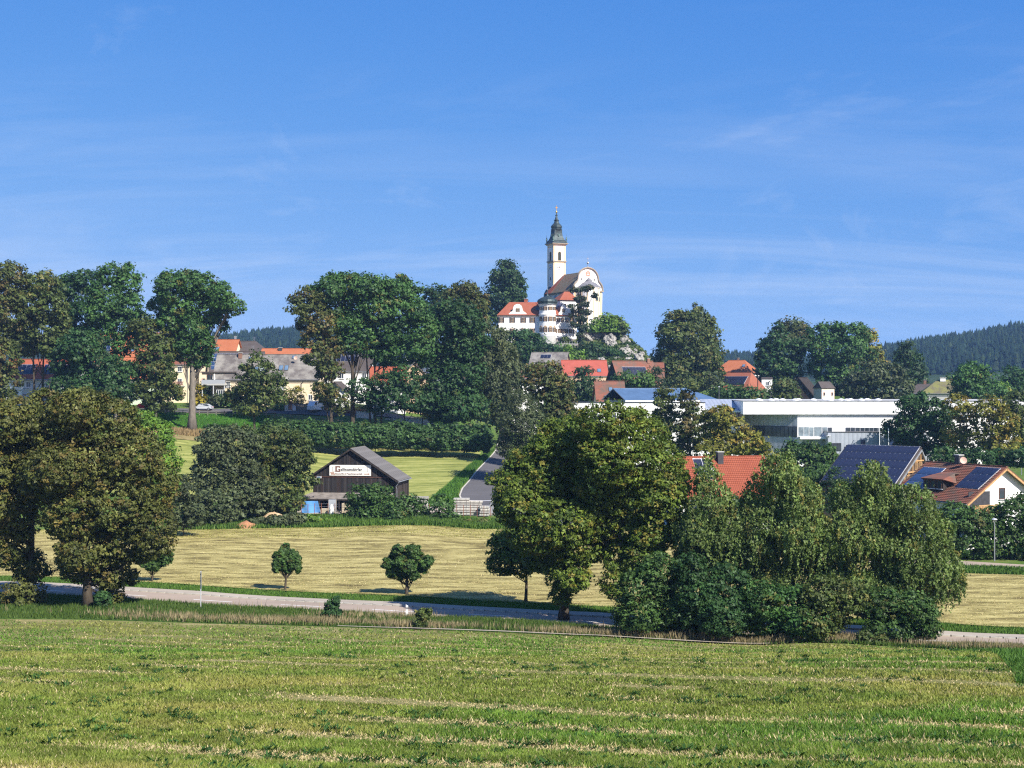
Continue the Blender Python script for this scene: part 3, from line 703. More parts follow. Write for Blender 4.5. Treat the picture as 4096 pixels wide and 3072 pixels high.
# ---- young trees along the road's far side
G_Y = 'young trees along the far side of the road'
plant('young_tree', 'small young tree half hidden under the big linden', 'tree', 608, 150, fuzzy(622,2240,58,52,18,14,24,1), 'hazel', group=G_Y, trunk=0.11, clump=0.42, leaf=.8, dens=.7, spikes=10, top=3.2)
plant('young_tree', 'small vase shaped tree with upright twigs in front of the stubble', 'tree', 1138, 145, [(1148+(k-6)*7.5+random.uniform(-3,3), 2240-8*math.cos((k-6)*.42)+random.uniform(-10,10), 9, 34) for k in range(13)] + fuzzy(1148,2252,38,24,12,12,18,2) + [(1150,2282,12,10)], 'hazel', group=G_Y, trunk=0.15, clump=0.36, leaf=.8, dens=.75, lean=0.06, spikes=14, top=3.4)
plant('young_tree', 'round dense young tree in the middle of the stubble', 'tree', 1626, 141, fuzzy(1628,2248,86,60,34,15,28,3) + [(1628,2250,46,38),(1698,2258,20,14),(1568,2270,22,13)], 'hazel', group=G_Y, trunk=0.2, clump=0.42, leaf=.8, dens=.75, spikes=30, top=4.2)
plant('young_tree', 'young tree with a crooked trunk under the left edge of the big maple', 'tree', 2102, 137, [(2030,2190,70,60),(2080,2170,80,60),(2010,2250,58,48),(2080,2260,70,42),(2120,2220,60,50)], 'maple', group=G_Y, trunk=0.19)
# ---- saplings by the road
shrub('spindly dark sapling in the verge below the middle tree', 1330, 124, [(1325,2425,24,18),(1340,2450,26,16),(1310,2455,16,10),(1345,2405,8,16)], 'dark', name='sapling', cat='sapling', clump=0.45, leaf=0.9)
shrub('thin sapling in the dry grass right of the white post', 1690, 117, [(1690,2460,26,20),(1685,2500,22,18),(1715,2445,9,12)], 'olive', name='sapling', cat='sapling', clump=0.45, dens=0.8)
shrub('low suckers sprouting at the foot of the big linden', 410, 129.5, [(405,2400,28,30),(420,2450,24,24)], 'dark', clump=0.6)

# ---- bushes round the barn
G_BB = 'bushes round the dark barn'
plant('willow_bush', 'grey-green willow bush left of the dark barn', 'bush', 890, 211, [(860,1790,85,75),(950,1770,90,60),(860,1900,100,100),(940,1890,100,100),(900,2010,110,80),(1000,1990,90,80)], 'willow', group=G_BB, trunk=0.25)
plant('broadleaf_bush', 'dark green round tree just left of the dark barn', 'bush', 1120, 217, [(1090,1780,100,75),(1170,1810,75,80),(1060,1880,100,90),(1170,1910,70,80),(1100,1970,100,70),(1020,2050,90,50),(1150,2000,60,50)], 'olive', group=G_BB, trunk=0.25)
shrub('dark bush on the bank between the linden and the willow bush', 735, 196, [(740,1960,50,60),(720,2050,55,60),(770,2060,45,50)], 'willow', group=G_BB)
shrub('large dark bush in front of the barn lean-to', 1470, 211, [(1450,2000,60,55),(1510,1990,60,50),(1430,2070,55,45),(1500,2070,70,50),(1570,2060,60,50)], 'hazel', group=G_BB)
shrub('dark bush right of the barn corner', 1640, 211.5, [(1610,2030,60,50),(1660,2050,50,55),(1620,2090,70,30)], 'hazel', group=G_BB)
shrub('conical bush in front of the stacked slabs', 1768, 210, [(1765,2030,40,45),(1760,2080,55,40),(1790,2085,45,35)], 'hazel', group=G_BB)
plant('green_tree', 'bright green tree behind the right edge of the big linden', 'tree', 590, 190, [(560,1690,65,45),(610,1750,70,70),(650,1840,65,75),(600,1870,90,80),(650,1930,60,60),(600,2000,80,60)], 'bright', group=G_BB, trunk=0.25)
# ---- tall trees along the village bank
G_V = 'tall trees along the village bank'
plant('ash_tree', 'dark tall tree at the far left picture edge', 'tree', 5, 302, [(40,1125,75,70),(10,1200,90,70),(60,1270,70,60),(0,1330,95,80),(10,1430,75,80),(10,1530,60,60)], 'brown', group=G_V, trunk=0.5)
plant('ash_tree', 'twin trunked tree beside the red roof with solar panels', 'tree', 155, 303, [(165,1140,70,55),(130,1210,70,55),(200,1230,65,60),(120,1310,75,60),(190,1330,80,65),(90,1380,50,42),(225,1390,50,42)], 'olive', group=G_V, trunk=0.42, stems=2)
plant('ash_tree', 'dark tree set back between two taller crowns at left', 'tree', 305, 322, [(280,1140,55,45),(340,1125,50,40),(300,1200,85,70),(330,1280,85,70),(290,1340,70,60)], 'dark', group=G_V, trunk=0.4)
plant('ash_tree', 'tall ash with a red-brown stem showing through its crown', 'tree', 462, 308, [(455,1105,58,45),(500,1150,52,50),(415,1160,55,50),(450,1210,80,60),(520,1230,48,55),(400,1250,60,55),(480,1300,75,60),(545,1290,40,50),(420,1340,60,45),(500,1390,45,35)], 'ash', group=G_V, trunk=0.42, dens=0.8)
plant('ash_tree', 'broad dark green tree low in the left row', 'tree', 345, 299, [(330,1390,85,70),(270,1450,70,60),(380,1460,75,70),(310,1510,80,60),(370,1550,75,50),(260,1540,55,45)], 'dark', group=G_V, trunk=0.4)
plant('ash_tree', 'small tree on a pale trunk in front of the pale green wall', 'tree', 460, 296, [(465,1480,65,55),(420,1520,55,50),(500,1520,55,55),(460,1560,80,45),(500,1590,40,30)], 'dark', group=G_V, trunk=0.3, bark=BARK_GREY)
plant('ash_tree', 'narrow tree with yellowing top left of the broad bare trunk', 'tree', 626, 297, [(585,1310,40,40),(625,1345,55,50),(590,1400,55,55),(645,1420,55,55),(600,1480,70,55),(660,1500,45,50),(620,1560,75,50),(625,1610,55,40)], 'olive', group=G_V, trunk=0.32, bark=BARK_GREY)
plant('ash_tree', 'broad ash with a spreading top on a long bare pale trunk', 'tree', 768, 300, [(755,1135,75,48),(690,1165,62,55),(820,1150,62,50),(880,1190,55,55),(645,1215,38,35),(925,1225,36,38),(720,1230,75,60),(800,1235,85,70),(865,1265,45,40),(888,1300,16,22),(700,1290,55,50),(770,1310,70,55),(740,1370,60,45),(810,1380,50,50),(790,1430,45,40),(735,1420,30,30)], 'ash', group=G_V, trunk=0.85, bark=BARK_GREY, dens=0.95)
plant('young_tree', 'small airy tree in front of the cream house', 'tree', 1018, 294, [(1035,1470,42,38),(1000,1520,50,42),(1060,1530,55,45),(970,1580,55,42),(1040,1590,70,45),(1095,1580,42,42),(1000,1630,60,28)], 'olive', group=G_V, trunk=0.3, dens=0.85)
plant('ash_tree', 'slender brown-leaved tree at the left of the central tree group', 'tree', 1320, 298, [(1195,1230,32,30),(1235,1185,42,34),(1260,1240,55,42),(1225,1290,40,30),(1290,1300,60,45),(1270,1355,52,42),(1320,1390,50,42),(1285,1440,48,40),(1325,1480,40,35),(1305,1560,48,42),(1340,1610,50,45)], 'brown', group=G_V, trunk=0.42, dens=0.85)
plant('ash_tree', 'great domed ash on a straight dark trunk in the central group', 'tree', 1412, 303, [(1330,1165,65,45),(1400,1145,85,48),(1480,1155,75,50),(1340,1220,70,55),(1430,1220,100,65),(1500,1230,80,70),(1390,1290,70,50),(1440,1330,60,45),(1410,1380,50,35),(1460,1390,40,35)], 'ash', group=G_V, trunk=0.62)
plant('ash_tree', 'great many-stemmed ash filling the right of the central group', 'tree', 1505, 306, [(1560,1165,70,50),(1610,1195,65,55),(1650,1250,60,60),(1580,1250,80,70),(1690,1310,50,60),(1630,1330,80,70),(1550,1330,60,60),(1680,1390,60,60),(1600,1410,60,50),(1530,1420,45,40)], 'ash', group=G_V, trunk=0.4, stems=3)
plant('understorey_tree', 'low dark tree below the many-stemmed ash', 'tree', 1620, 302, [(1450,1560,55,50),(1560,1530,50,45),(1620,1520,60,50),(1580,1590,70,50),(1660,1600,70,45),(1500,1620,40,30)], 'dark', group=G_V, trunk=0.25, dens=0.85)
plant('understorey_tree', 'yellowish small tree beside the ochre gable', 'tree', 1692, 312, [(1690,1540,38,40),(1680,1590,45,45),(1710,1630,40,35)], 'yelgrn', group=G_V, trunk=0.15)
plant('broadleaf_tree', 'dark tall tree mass left of the church hill', 'tree', 1810, 312, [(1790,1270,80,60),(1850,1290,80,70),(1770,1350,80,70),(1860,1380,80,70),(1790,1440,90,75),(1850,1500,90,75),(1780,1550,90,75),(1850,1620,100,65),(1770,1640,70,55)], 'dark', group=G_V, trunk=0.5)
plant('broadleaf_tree', 'dark blue-green tree top poking up left of the brown crown', 'tree', 1750, 380, [(1750,1175,48,30),(1730,1210,45,40),(1775,1220,45,45)], 'deep', trunk=0.4)
plant('broadleaf_tree', 'brown crowned tree behind the dark mass left of the church', 'tree', 1850, 352, [(1860,1165,45,35),(1835,1205,65,45),(1890,1220,60,50),(1800,1245,60,45),(1870,1290,80,60)], 'brown', trunk=0.5)
plant('willow_tree', 'tall grey-green willow over the end of the side road', 'tree', 2003, 318, [(1955,1330,55,55),(2000,1390,60,60),(1960,1430,70,70),(2030,1470,55,70),(1975,1520,70,70),(2040,1560,45,70),(1985,1600,70,50)], 'willow', 'weep', trunk=0.75, bark=BARK_GREY, clump=1.1, top=13)
plant('broadleaf_tree', 'dark tree on the hill directly left of the monastery roof', 'tree', 2025, 530, [(2035,1105,42,38),(2000,1145,50,42),(2060,1150,40,42),(2015,1200,62,50),(1985,1230,45,45),(2050,1215,45,45),(1990,1290,50,50)], 'deep', trunk=0.5)
plant('broadleaf_tree', 'dark green tree at the foot of the monastery', 'tree', 2100, 455, [(2050,1362,40,32),(2098,1352,42,32),(2138,1380,38,36),(2080,1395,55,40),(2125,1430,48,38),(2060,1430,40,36)], 'dark', trunk=0.4)
# ---- middle distance, right of the side road
plant('pine_tree', 'dark dense pine overhanging the side road', 'tree', 2085, 258, [(2090,1620,60,55),(2050,1680,50,50),(2110,1690,70,55),(2060,1740,65,50),(2140,1760,70,55),(2040,1790,50,40),(2090,1810,70,35)], 'willow', 'needle', trunk=0.3)
plant('broadleaf_tree', 'brown-leaved tree behind the dark pine', 'tree', 2235, 275, [(2190,1490,60,42),(2150,1540,60,50),(2220,1540,60,50),(2250,1610,55,55),(2200,1600,60,50),(2260,1680,60,50),(2190,1680,50,50)], 'brown', trunk=0.35)
plant('broadleaf_tree', 'compact dark green tree left of the small tiled roof', 'tree', 2335, 390, [(2340,1510,38,36),(2310,1545,42,36),(2365,1550,38,40),(2335,1590,50,32)], 'deep', trunk=0.3)
plant('poplar_tree', 'slim yellowing tree in front of the blue metal roof', 'tree', 2660, 262, [(2665,1575,34,32),(2640,1625,40,36),(2680,1660,36,36),(2640,1700,45,40),(2690,1750,45,45)], 'olive', trunk=0.22, dens=0.8)
plant('poplar_tree', 'slim brownish tree between the blue roof and the white factory', 'tree', 2765, 258, [(2760,1565,26,30),(2750,1610,36,34),(2775,1660,42,38),(2750,1710,46,40),(2780,1760,55,45),(2740,1800,55,35)], 'brown', trunk=0.22, dens=0.8)
plant('broadleaf_tree', 'yellow-green tree in front of the grey factory corner', 'tree', 2890, 250, [(2880,1660,45,40),(2860,1710,55,45),(2930,1720,55,45),(2890,1770,75,50),(2970,1780,65,40),(2840,1800,50,40),(3040,1800,40,28)], 'yelgrn', trunk=0.25)
shrub('low green bushes below the factory windows', 3250, 262, [(3210,1805,40,28),(3270,1820,50,30),(3320,1830,35,25),(3160,1815,40,30),(3200,1860,60,40),(3290,1870,60,40),(3250,1900,80,35)], 'hazel')
shrub('dark conical conifer in front of the solar barn', 3340, 190, [(3340,1910,28,40),(3335,1960,45,45),(3345,2010,60,45)], 'deep', name='conifer', cat='conifer', style='needle')
plant('broadleaf_tree', 'dark round tree in front of the right end of the factory', 'tree', 3690, 288, [(3650,1640,65,50),(3720,1660,70,60),(3640,1710,70,60),(3700,1750,85,60),(3760,1770,60,55),(3620,1760,40,40),(3770,1690,45,50)], 'dark', trunk=0.4)
plant('broadleaf_tree', 'airy yellow-green tree with the white wall shining through', 'tree', 3860, 280, [(3820,1620,50,36),(3870,1660,50,40),(3830,1740,60,40),(3900,1750,60,45),(3880,1800,60,35)], 'yelgrn', trunk=0.28, dens=0.6)
plant('broadleaf_tree', 'golden-brown airy tree at right beside the yellow-green one', 'tree', 3985, 276, [(3960,1640,60,50),(4010,1690,60,50),(3960,1740,60,55),(4030,1770,60,50),(3990,1800,60,30)], 'yelgrn', trunk=0.28, dens=0.75)
plant('broadleaf_tree', 'olive tree at the right picture edge above the white house', 'tree', 4085, 285, [(4070,1620,50,50),(4110,1690,60,60),(4080,1740,50,50),(4130,1790,60,50)], 'olive', trunk=0.28)
shrub('grey-green garden hedge behind the white house at right', 3860, 245, [(3760,1830,50,32),(3840,1835,50,30),(3920,1830,55,34),(4000,1835,50,32),(4080,1830,60,36)], 'dark')
shrub('dark garden bushes between the red roof and the solar barn', 3200, 222, [(3120,1900,45,40),(3180,1920,50,40),(3240,1930,50,40),(3150,1970,60,40)], 'hazel')
shrub('dark bushes along the front wall of the red roofed house', 2940, 201, [(2850,2030,55,42),(2920,2025,50,40),(2990,2030,55,42),(3050,2035,50,40),(2950,2075,90,40)], 'hazel')
G_R = 'bushes behind the valley lane'
shrub('big dark bush in front of the balcony of the white house', 3835, 173, [(3820,2070,70,55),(3890,2090,65,55),(3780,2140,60,60),(3860,2170,90,55),(3900,2200,80,45)], 'hazel', group=G_R)
shrub('big dark bush below the window of the white house', 4040, 173, [(3980,2095,60,60),(4050,2070,65,70),(4110,2040,60,70),(4000,2180,80,60),(4090,2180,80,70)], 'hazel', group=G_R)
# ---- trees beyond the factory
G_F = 'trees behind the white factory'
plant('chestnut_tree', 'huge rounded brown-green tree right of the church hill', 'tree', 2755, 440, [(2720,1290,58,45),(2785,1290,58,45),(2690,1340,55,50),(2820,1345,55,55),(2750,1350,80,65),(2690,1410,60,55),(2820,1420,65,60),(2750,1430,90,70),(2690,1480,60,50),(2810,1500,75,55),(2740,1530,80,45)], 'olive', group=G_F, trunk=0.6)
plant('broadleaf_tree', 'brown topped tree rising behind the dark green group', 'tree', 3180, 500, [(3165,1300,45,30),(3215,1330,40,28),(3140,1340,50,34),(3190,1370,70,40)], 'brown', group=G_F, trunk=0.5)
plant('broadleaf_tree', 'dark green tree beside the orange hipped roof', 'tree', 3100, 470, [(3110,1370,50,40),(3070,1410,40,42),(3140,1410,60,50),(3090,1460,60,50),(3150,1480,60,50),(3060,1500,40,45),(3110,1540,60,40)], 'dark', group=G_F, trunk=0.5)
plant('broadleaf_tree', 'big green twin topped tree right of the orange roof', 'tree', 3350, 465, [(3310,1340,55,45),(3400,1340,60,45),(3290,1400,60,50),(3360,1400,70,55),(3430,1400,50,60),(3310,1470,70,55),(3400,1480,75,55),(3340,1540,80,45)], 'ash', group=G_F, trunk=0.6)
plant('broadleaf_tree', 'yellowing thin topped tree at the right of the green group', 'tree', 3480, 480, [(3460,1350,22,28),(3490,1340,12,20),(3470,1400,36,36),(3500,1430,36,40),(3520,1470,30,36)], 'yelgrn', group=G_F, trunk=0.3, dens=0.8)
plant('willow_tree', 'wide round grey-green willow above the white factory', 'tree', 3510, 432, [(3480,1500,70,45),(3550,1500,65,45),(3430,1550,65,45),(3520,1560,90,50),(3600,1560,55,50)], 'willow', group=G_F, trunk=0.4)
plant('broadleaf_tree', 'dark pointed tree in front of the wooded hill', 'tree', 3640, 485, [(3630,1400,26,30),(3615,1440,40,36),(3660,1450,34,34),(3640,1500,60,45),(3670,1540,40,40)], 'deep', group=G_F, trunk=0.4)
plant('chestnut_tree', 'rounded leafy tree right of the mossy roof', 'tree', 3890, 405, [(3880,1485,55,30),(3840,1520,48,34),(3930,1520,55,40),(3880,1560,75,42),(3960,1570,40,36)], 'ash', group=G_F, trunk=0.4)
plant('broadleaf_tree', 'green tree at the right picture edge below the wooded hill', 'tree', 4070, 440, [(4065,1505,42,32),(4030,1540,40,34),(4100,1550,50,45),(4050,1590,60,35)], 'dark', group=G_F, trunk=0.3)
plant('broadleaf_tree', 'small light green tree between the dark trees at right', 'tree', 4010, 415, [(4005,1560,30,26),(4020,1590,42,30)], 'bright', group=G_F, trunk=0.2)
shrub('yellow-green bushes beside the wooden solar barn', 3130, 425, [(3130,1545,45,30),(3110,1580,50,26),(3160,1580,35,26)], 'olive')
shrub('dark green hedge bushes below the wooden solar barn', 2960, 400, [(2900,1570,40,28),(2960,1575,40,26),(3020,1585,35,22),(2880,1590,50,22),(2930,1595,40,20)], 'hazel')
shrub('round green bush left of the huge brown-green tree', 2530, 386, [(2500,1518,48,24),(2560,1518,50,26),(2530,1545,70,20)], 'hazel')
shrub('dark small spruce left of the huge brown-green tree', 2625, 388, [(2622,1470,16,22),(2620,1500,28,26),(2622,1535,40,26)], 'pine', name='conifer', cat='conifer', style='needle')
shrub('weeping pale shrub right of the huge brown-green tree', 2865, 428, [(2862,1520,24,30),(2865,1560,30,30)], 'willow')
# ---- village gardens
shrub('yellow bush beside the pale trunk on the village street', 795, 332, [(795,1570,26,28),(800,1605,24,22)], 'yellow')
shrub('dark green thuja column by the balcony house', 822, 333, [(822,1555,14,32),(824,1600,16,34)], 'deep', name='thuja', cat='conifer', style='needle')
shrub('round grey-green garden bush below the balcony', 865, 331, [(865,1610,30,24),(845,1622,22,16)], 'willow')
shrub('yellow-green thuja pair in front of the cream wall', 1180, 330, [(1165,1590,24,34),(1192,1585,22,36),(1178,1615,36,26)], 'yelgrn', name='thuja', cat='conifer', style='needle')
shrub('light green bush over the small white shed', 1120, 327, [(1115,1630,30,18),(1140,1640,22,14)], 'bright')
shrub('dark garden shrubs left of the cream house', 930, 332, [(920,1600,40,30),(955,1615,35,24)], 'hazel')
# ---- long hedge at the top of the meadow
_hl = []
for k in range(44):
    q = k/43; hx = 1070 + 870*q; top_ = 1692 + 18*q + random.uniform(-7,7); bot = 1772 + 28*q
    _hl.append((hx, (top_+bot)/2, 34 + random.uniform(-4,6), (bot-top_)/2*1.08))
plant('hedge', 'long dark green hedge along the top of the mown meadow', 'hedge', 1500, 292, _hl, 'hedge', trunk=0.1, trunk_name='stem', crown_name='foliage', spread=0.3, clump=0.75)
# weeds and brambles along the foot of the barn bank
shrub('reddish brambles on the bank right of the yard', 1900, 208, [(1860,2100,40,16),(1920,2098,50,15),(1970,2105,40,14)], 'brown', clump=0.5)
shrub('grey-green weeds spreading on the bank left of the barn', 1080, 207, [(1040,2095,50,18),(1120,2085,60,22),(1180,2075,50,20)], 'willow', clump=0.5)
shrub('low weeds on the bank below the blue tarpaulin', 1290, 208, [(1240,2080,50,18),(1320,2095,50,14)], 'bright', clump=0.45)
# ------------------------------------------------------------------ building kit
WHITE = plain('white_plaster', (0.78,0.77,0.74), 0.85, 0.05, 0.6); CREAM = plain('cream_plaster', (0.72,0.60,0.42), 0.85, 0.05, 0.6)
PALEGREEN = plain('pale_green_plaster', (0.52,0.60,0.45), 0.85, 0.05, 0.6); OCHRE = plain('ochre_plaster', (0.50,0.36,0.24), 0.9, 0.08, 0.6)
GREYW = plain('grey_plaster', (0.42,0.42,0.40), 0.9, 0.08, 0.6); PINK = plain('salmon_plaster', (0.74,0.56,0.46), 0.85, 0.05, 0.6)
WOODDARK = plain('dark_weathered_wood', (0.045,0.036,0.032), 0.9, 0.35, 2.0, 0.15, 0, 0.3, (1,1,0.1)); WOODBROWN = plain('brown_wood', (0.16,0.085,0.045), 0.8, 0.3, 2.0, 0.2, 0, 0.2, (1,1,0.15))
WOODGREY = plain('grey_wood', (0.24,0.21,0.18), 0.9, 0.25, 2.0, 0.15); WOODRED = plain('red_brown_wood', (0.20,0.07,0.04), 0.8, 0.25, 2.0)
TIMBER = plain('honey_timber', (0.46,0.27,0.12), 0.7, 0.2, 3.0); METAL = plain('zinc', (0.33,0.34,0.36), 0.45, 0.15, 2.0, 0.5, 0.4); DARKMETAL = plain('dark_metal', (0.05,0.05,0.055), 0.5, 0.2, 2.0)
ALU = plain('aluminium', (0.62,0.63,0.65), 0.4, 0.08, 2.0, 0.5, 0.3); FRAMEW = plain('white_frame', (0.75,0.75,0.73), 0.6, 0.04, 2.0); FRAMEB = plain('brown_frame', (0.12,0.06,0.035), 0.7, 0.15, 2.0)
GLASS = glass('window_glass'); GLASSB = glass('skylight_glass', (0.10,0.16,0.24), 0.05); PV = glass('solar_glass', (0.012,0.014,0.030), 0.28); PVB = glass('solar_glass_blue', (0.025,0.045,0.10), 0.15)
T_ORANGE = tiles('orange_tiles', (0.33,0.105,0.045), (0.40,0.14,0.064)); T_RED = tiles('red_tiles', (0.27,0.070,0.036), (0.33,0.095,0.050)); T_OLD = tiles('old_red_tiles', (0.19,0.066,0.040), (0.25,0.10,0.065), 0.33, 0.7, (0.11,0.078,0.058))
T_SLATE = tiles('grey_roof_tiles', (0.10,0.088,0.082), (0.17,0.15,0.14), 0.35, 0.8, (0.24,0.225,0.20)); T_DARK = tiles('dark_roof_tiles', (0.065,0.052,0.048), (0.10,0.085,0.075), 0.35, 0.8)
T_MOSS = tiles('mossy_tiles', (0.11,0.095,0.06), (0.16,0.14,0.08), 0.35, 0.85, (0.17,0.17,0.05)); T_SMOOTH = plain('red_sheet_roof', (0.32,0.072,0.046), 0.6, 0.08, 0.6)
T_MANOR = tiles('monastery_tiles', (0.245,0.068,0.036), (0.30,0.10,0.055), 0.4, 0.85); T_NAVE = tiles('nave_tiles', (0.17,0.115,0.072), (0.24,0.15,0.09), 0.4, 0.85, (0.16,0.14,0.09))
BRICK = plain('chimney_brick', (0.24,0.13,0.09), 0.9, 0.2, 4.0)
_WC = {}
def win(parent, x, y, z, w, h, rz=0.0, frame=None, shutters=None, bars=(1,1), name='window', pane_m=None, sill=True, open_=1.0, arch=False):
    """a window (frame) with its pane, sill and shutters; local -y looks out"""
    frame = frame or FRAMEW; key = (round(w,2), round(h,2), frame.name, bars, arch)
    if key not in _WC:
        t = min(0.09, w*0.11); mb = MB()
        mb.box(-w/2,-w/2+t,-.07,.02,-h/2,h/2).box(w/2-t,w/2,-.07,.02,-h/2,h/2).box(-w/2+t,w/2-t,-.07,.02,h/2-t,h/2).box(-w/2+t,w/2-t,-.07,.02,-h/2,-h/2+t)
        for i in range(1, bars[0]+1):
            xx = -w/2 + w*i/(bars[0]+1); mb.box(xx-t*.45,xx+t*.45,-.062,.015,-h/2+t,h/2-t)
        for i in range(1, bars[1]):
            zz_ = -h/2 + h*i/bars[1]; mb.box(-w/2+t,w/2-t,-.066,.012,zz_-t*.4,zz_+t*.4)
        _WC[key] = (mb.mesh('window', frame), MB().box(-w/2+t*.5,w/2-t*.5,-.03,.03,-h/2+t*.5,h/2-t*.5).mesh('pane', GLASS),
                    MB().box(-w/2-.1,w/2+.1,-.16,.02,-h/2-.1,-h/2-.003).mesh('sill', ALU))
    fm, pm, sm = _WC[key]
    o = link(name, fm, parent, (x, y, z), rz)
    p = link('pane', pm, o)
    if pane_m: p.material_slots[0].link = 'OBJECT'; p.material_slots[0].material = pane_m
    if sill: link('sill', sm, o)
    if shutters:
        k2 = ('s', round(w,2), round(h,2), shutters.name)
        if k2 not in _WC:
            sw = w*0.5*open_; mb = MB().box(0,sw,-.09,-.04,-h/2,h/2)
            for q in range(6): mb.box(sw*.12,sw*.88,-.105,-.09,-h/2+h*(q+.25)/6.2,-h/2+h*(q+.75)/6.2)
            _WC[k2] = mb.mesh('shutter', shutters)
        link('shutter', _WC[k2], o, (w/2+.02, 0, 0)); link('shutter', _WC[k2], o, (-w/2-.02-w*0.5*open_, 0, 0))
    return o
def chimney(parent, x, y, z0, z1, w=0.6, m=None, cap=True, name='chimney'):
    o = MB().box(-w/2,w/2,-w/2,w/2,0,z1-z0).build(name, m or BRICK, parent, (x,y,z0))
    if cap: MB().box(-w*.62,w*.62,-w*.62,w*.62,z1-z0+.003,z1-z0+.12).build('cap', GREYW, o)
    return o
class House: pass
def house(name, label, cat, px, d, L, D, eave_py, ridge_py, rz=0.0, wall=None, roof=None, oh=0.45, hip=(0,0), ridge_off=0.0, group=None, sink=0.8, gutter=True, th=0.22, wall_name='wall', vb=None):
    """a building whose ridge runs along its own x; eave and ridge heights read at its own distance"""
    h = House(); x, y = PX(px, d), d
    b = gz(x, y) - 0.1; h.L, h.D = L, D
    h.ez = PZ(eave_py, d - D/2*abs(math.cos(rz))) - b; h.rz_ = PZ(ridge_py, d) - b
    t = thing(name, label, cat, (x, y, b), rz, group); h.t = t; h.b = b; ez, rz_ = h.ez, h.rz_; ro = ridge_off; h.ro = ro
    sf = (rz_-ez)/(D/2+ro); sb = (rz_-ez)/(D/2-ro); h.sf, h.sb = sf, sb
    hl, hr = hip
    wz = ez - 0.04
    if hl == 0 and hr == 0:
        w = MB().prism([(-D/2,-sink),(D/2,-sink),(D/2,wz),(ro,rz_-0.06),(-D/2,wz)], -L/2, L/2, 'x')
    else: w = MB().box(-L/2,L/2,-D/2,D/2,-sink,wz)
    h.wall = w.build(wall_name, wall or WHITE, t)
    x0, x1 = -L/2-oh, L/2+oh
    rf = MB(); zt = th*0.9
    A = (x0+hl*(1 if hl else 0), ro, rz_+zt); B = (x1-hr, ro, rz_+zt)
    fe = ez+zt-sf*oh; be = ez+zt-sb*oh
    rf.slab([(x0,-D/2-oh,fe),(x1,-D/2-oh,fe),B,A], th); 
    rf.slab([(x1,D/2+oh,be),(x0,D/2+oh,be),A,B], th)
    if hl: rf.slab([(x0,D/2+oh,be),(x0,-D/2-oh,fe),A], th)
    if hr: rf.slab([(x1,-D/2-oh,fe),(x1,D/2+oh,be),B], th)
    h.roof = rf.build('roof', roof or T_RED, t)
    n_r = max(3, int((B[0]-A[0])/0.45)); rc_ = MB()
    for q in range(n_r):
        xa = A[0]+(B[0]-A[0])*q/n_r; xb = A[0]+(B[0]-A[0])*(q+1)/n_r
        rc_.box(xa+.01,xb-.01,ro-.14,ro+.14,rz_+zt-.05,rz_+zt+.07+.015*(q % 2))
    rc_.build('ridge_cap', roof or T_RED, h.roof)
    if gutter:
        MB().tube([(x0,-D/2-oh-.06,fe-.13),(x1,-D/2-oh-.06,fe-.13)], 0.07, 6).build('gutter', METAL, t)
        MB().tube([(L/2-.3,-D/2-oh-.06,fe-.15),(L/2-.3,-D/2-.08,fe-.6),(L/2-.3,-D/2-.08,0)], 0.05, 6).build('downpipe', METAL, t)
    h.fe, h.zt, h.oh, h.th = fe, zt, oh, th
    return h
def on_roof(h, x, s, back=False):
    """point on the front slope: x along the ridge, s metres up the slope from the wall line; returns loc and slope angle"""
    a = math.atan(h.sf); return (x, -h.D/2 + s*math.cos(a), h.ez + h.zt + s*math.sin(a)), a
_PVC = {}
def panels(h, x0, s0, nx, ns, w, l, m=None, gap=0.06, rack=True, skip=None, name='solar_panel'):
    """solar panels as single objects on the front slope of h"""
    m = m or PV; a = math.atan(h.sf); key = (round(w,2), round(l,2), m.name)
    if key not in _PVC: _PVC[key] = MB().box(0,w-gap,0,l-gap*1.7,0.10,0.15).mesh('solar_panel', m)
    if rack and not skip:
        loc, _ = on_roof(h, x0-.04, s0-.04)
        o = MB().box(0,nx*w+.04,0,ns*l+.04,0.03,0.09).build('panel_rack', ALU, h.roof, loc); o.rotation_euler = (a,0,0)
    for i in range(nx):
        for j in range(ns):
            if skip and skip(i, j): continue
            loc, _ = on_roof(h, x0+i*w, s0+j*l)
            o = link(name, _PVC[key], h.roof, loc); o.rotation_euler = (a,0,0)
            if skip:
                if ('r',)+key not in _PVC: _PVC[('r',)+key] = MB().box(-gap/2,w-gap/2-.003,-gap/2,l-gap/2-.003,0.02,0.09).mesh('panel_frame', ALU)
                link('panel_frame', _PVC[('r',)+key], o)
def skylight(h, x, s, w=0.8, l=1.2, m=None, frame=None):
    loc, a = on_roof(h, x, s)
    o = MB().box(-w/2-.08,w/2+.08,-.08,l+.08,0.0,0.10).build('skylight', frame or DARKMETAL, h.roof, loc); o.rotation_euler = (a,0,0)
    MB().box(-w/2,w/2,0,l,0.102,0.13).build('pane', m or GLASSB, o)
def front(h, x, z, w, hh, **k): return win(h.t, x, -h.D/2-.01, z, w, hh, 0.0, **k)
def right(h, y, z, w, hh, **k): return win(h.t, h.L/2+.01, y, z, w, hh, R(90), **k)
def left(h, y, z, w, hh, **k): return win(h.t, -h.L/2-.01, y, z, w, hh, R(-90), **k)
def dish(parent, loc, r=0.45, rz=0.0):
    o = MB().lathe([(0.02,-.10),(r*.6,-.05),(r,.04),(r*.97,.06),(r*.55,0),(0.02,-.04)], 14).build('satellite_dish', plain('dish_paint',(0.55,0.36,0.28),0.6,0.06,2), parent, loc)
    o.rotation_euler = (R(75), 0, rz); return o
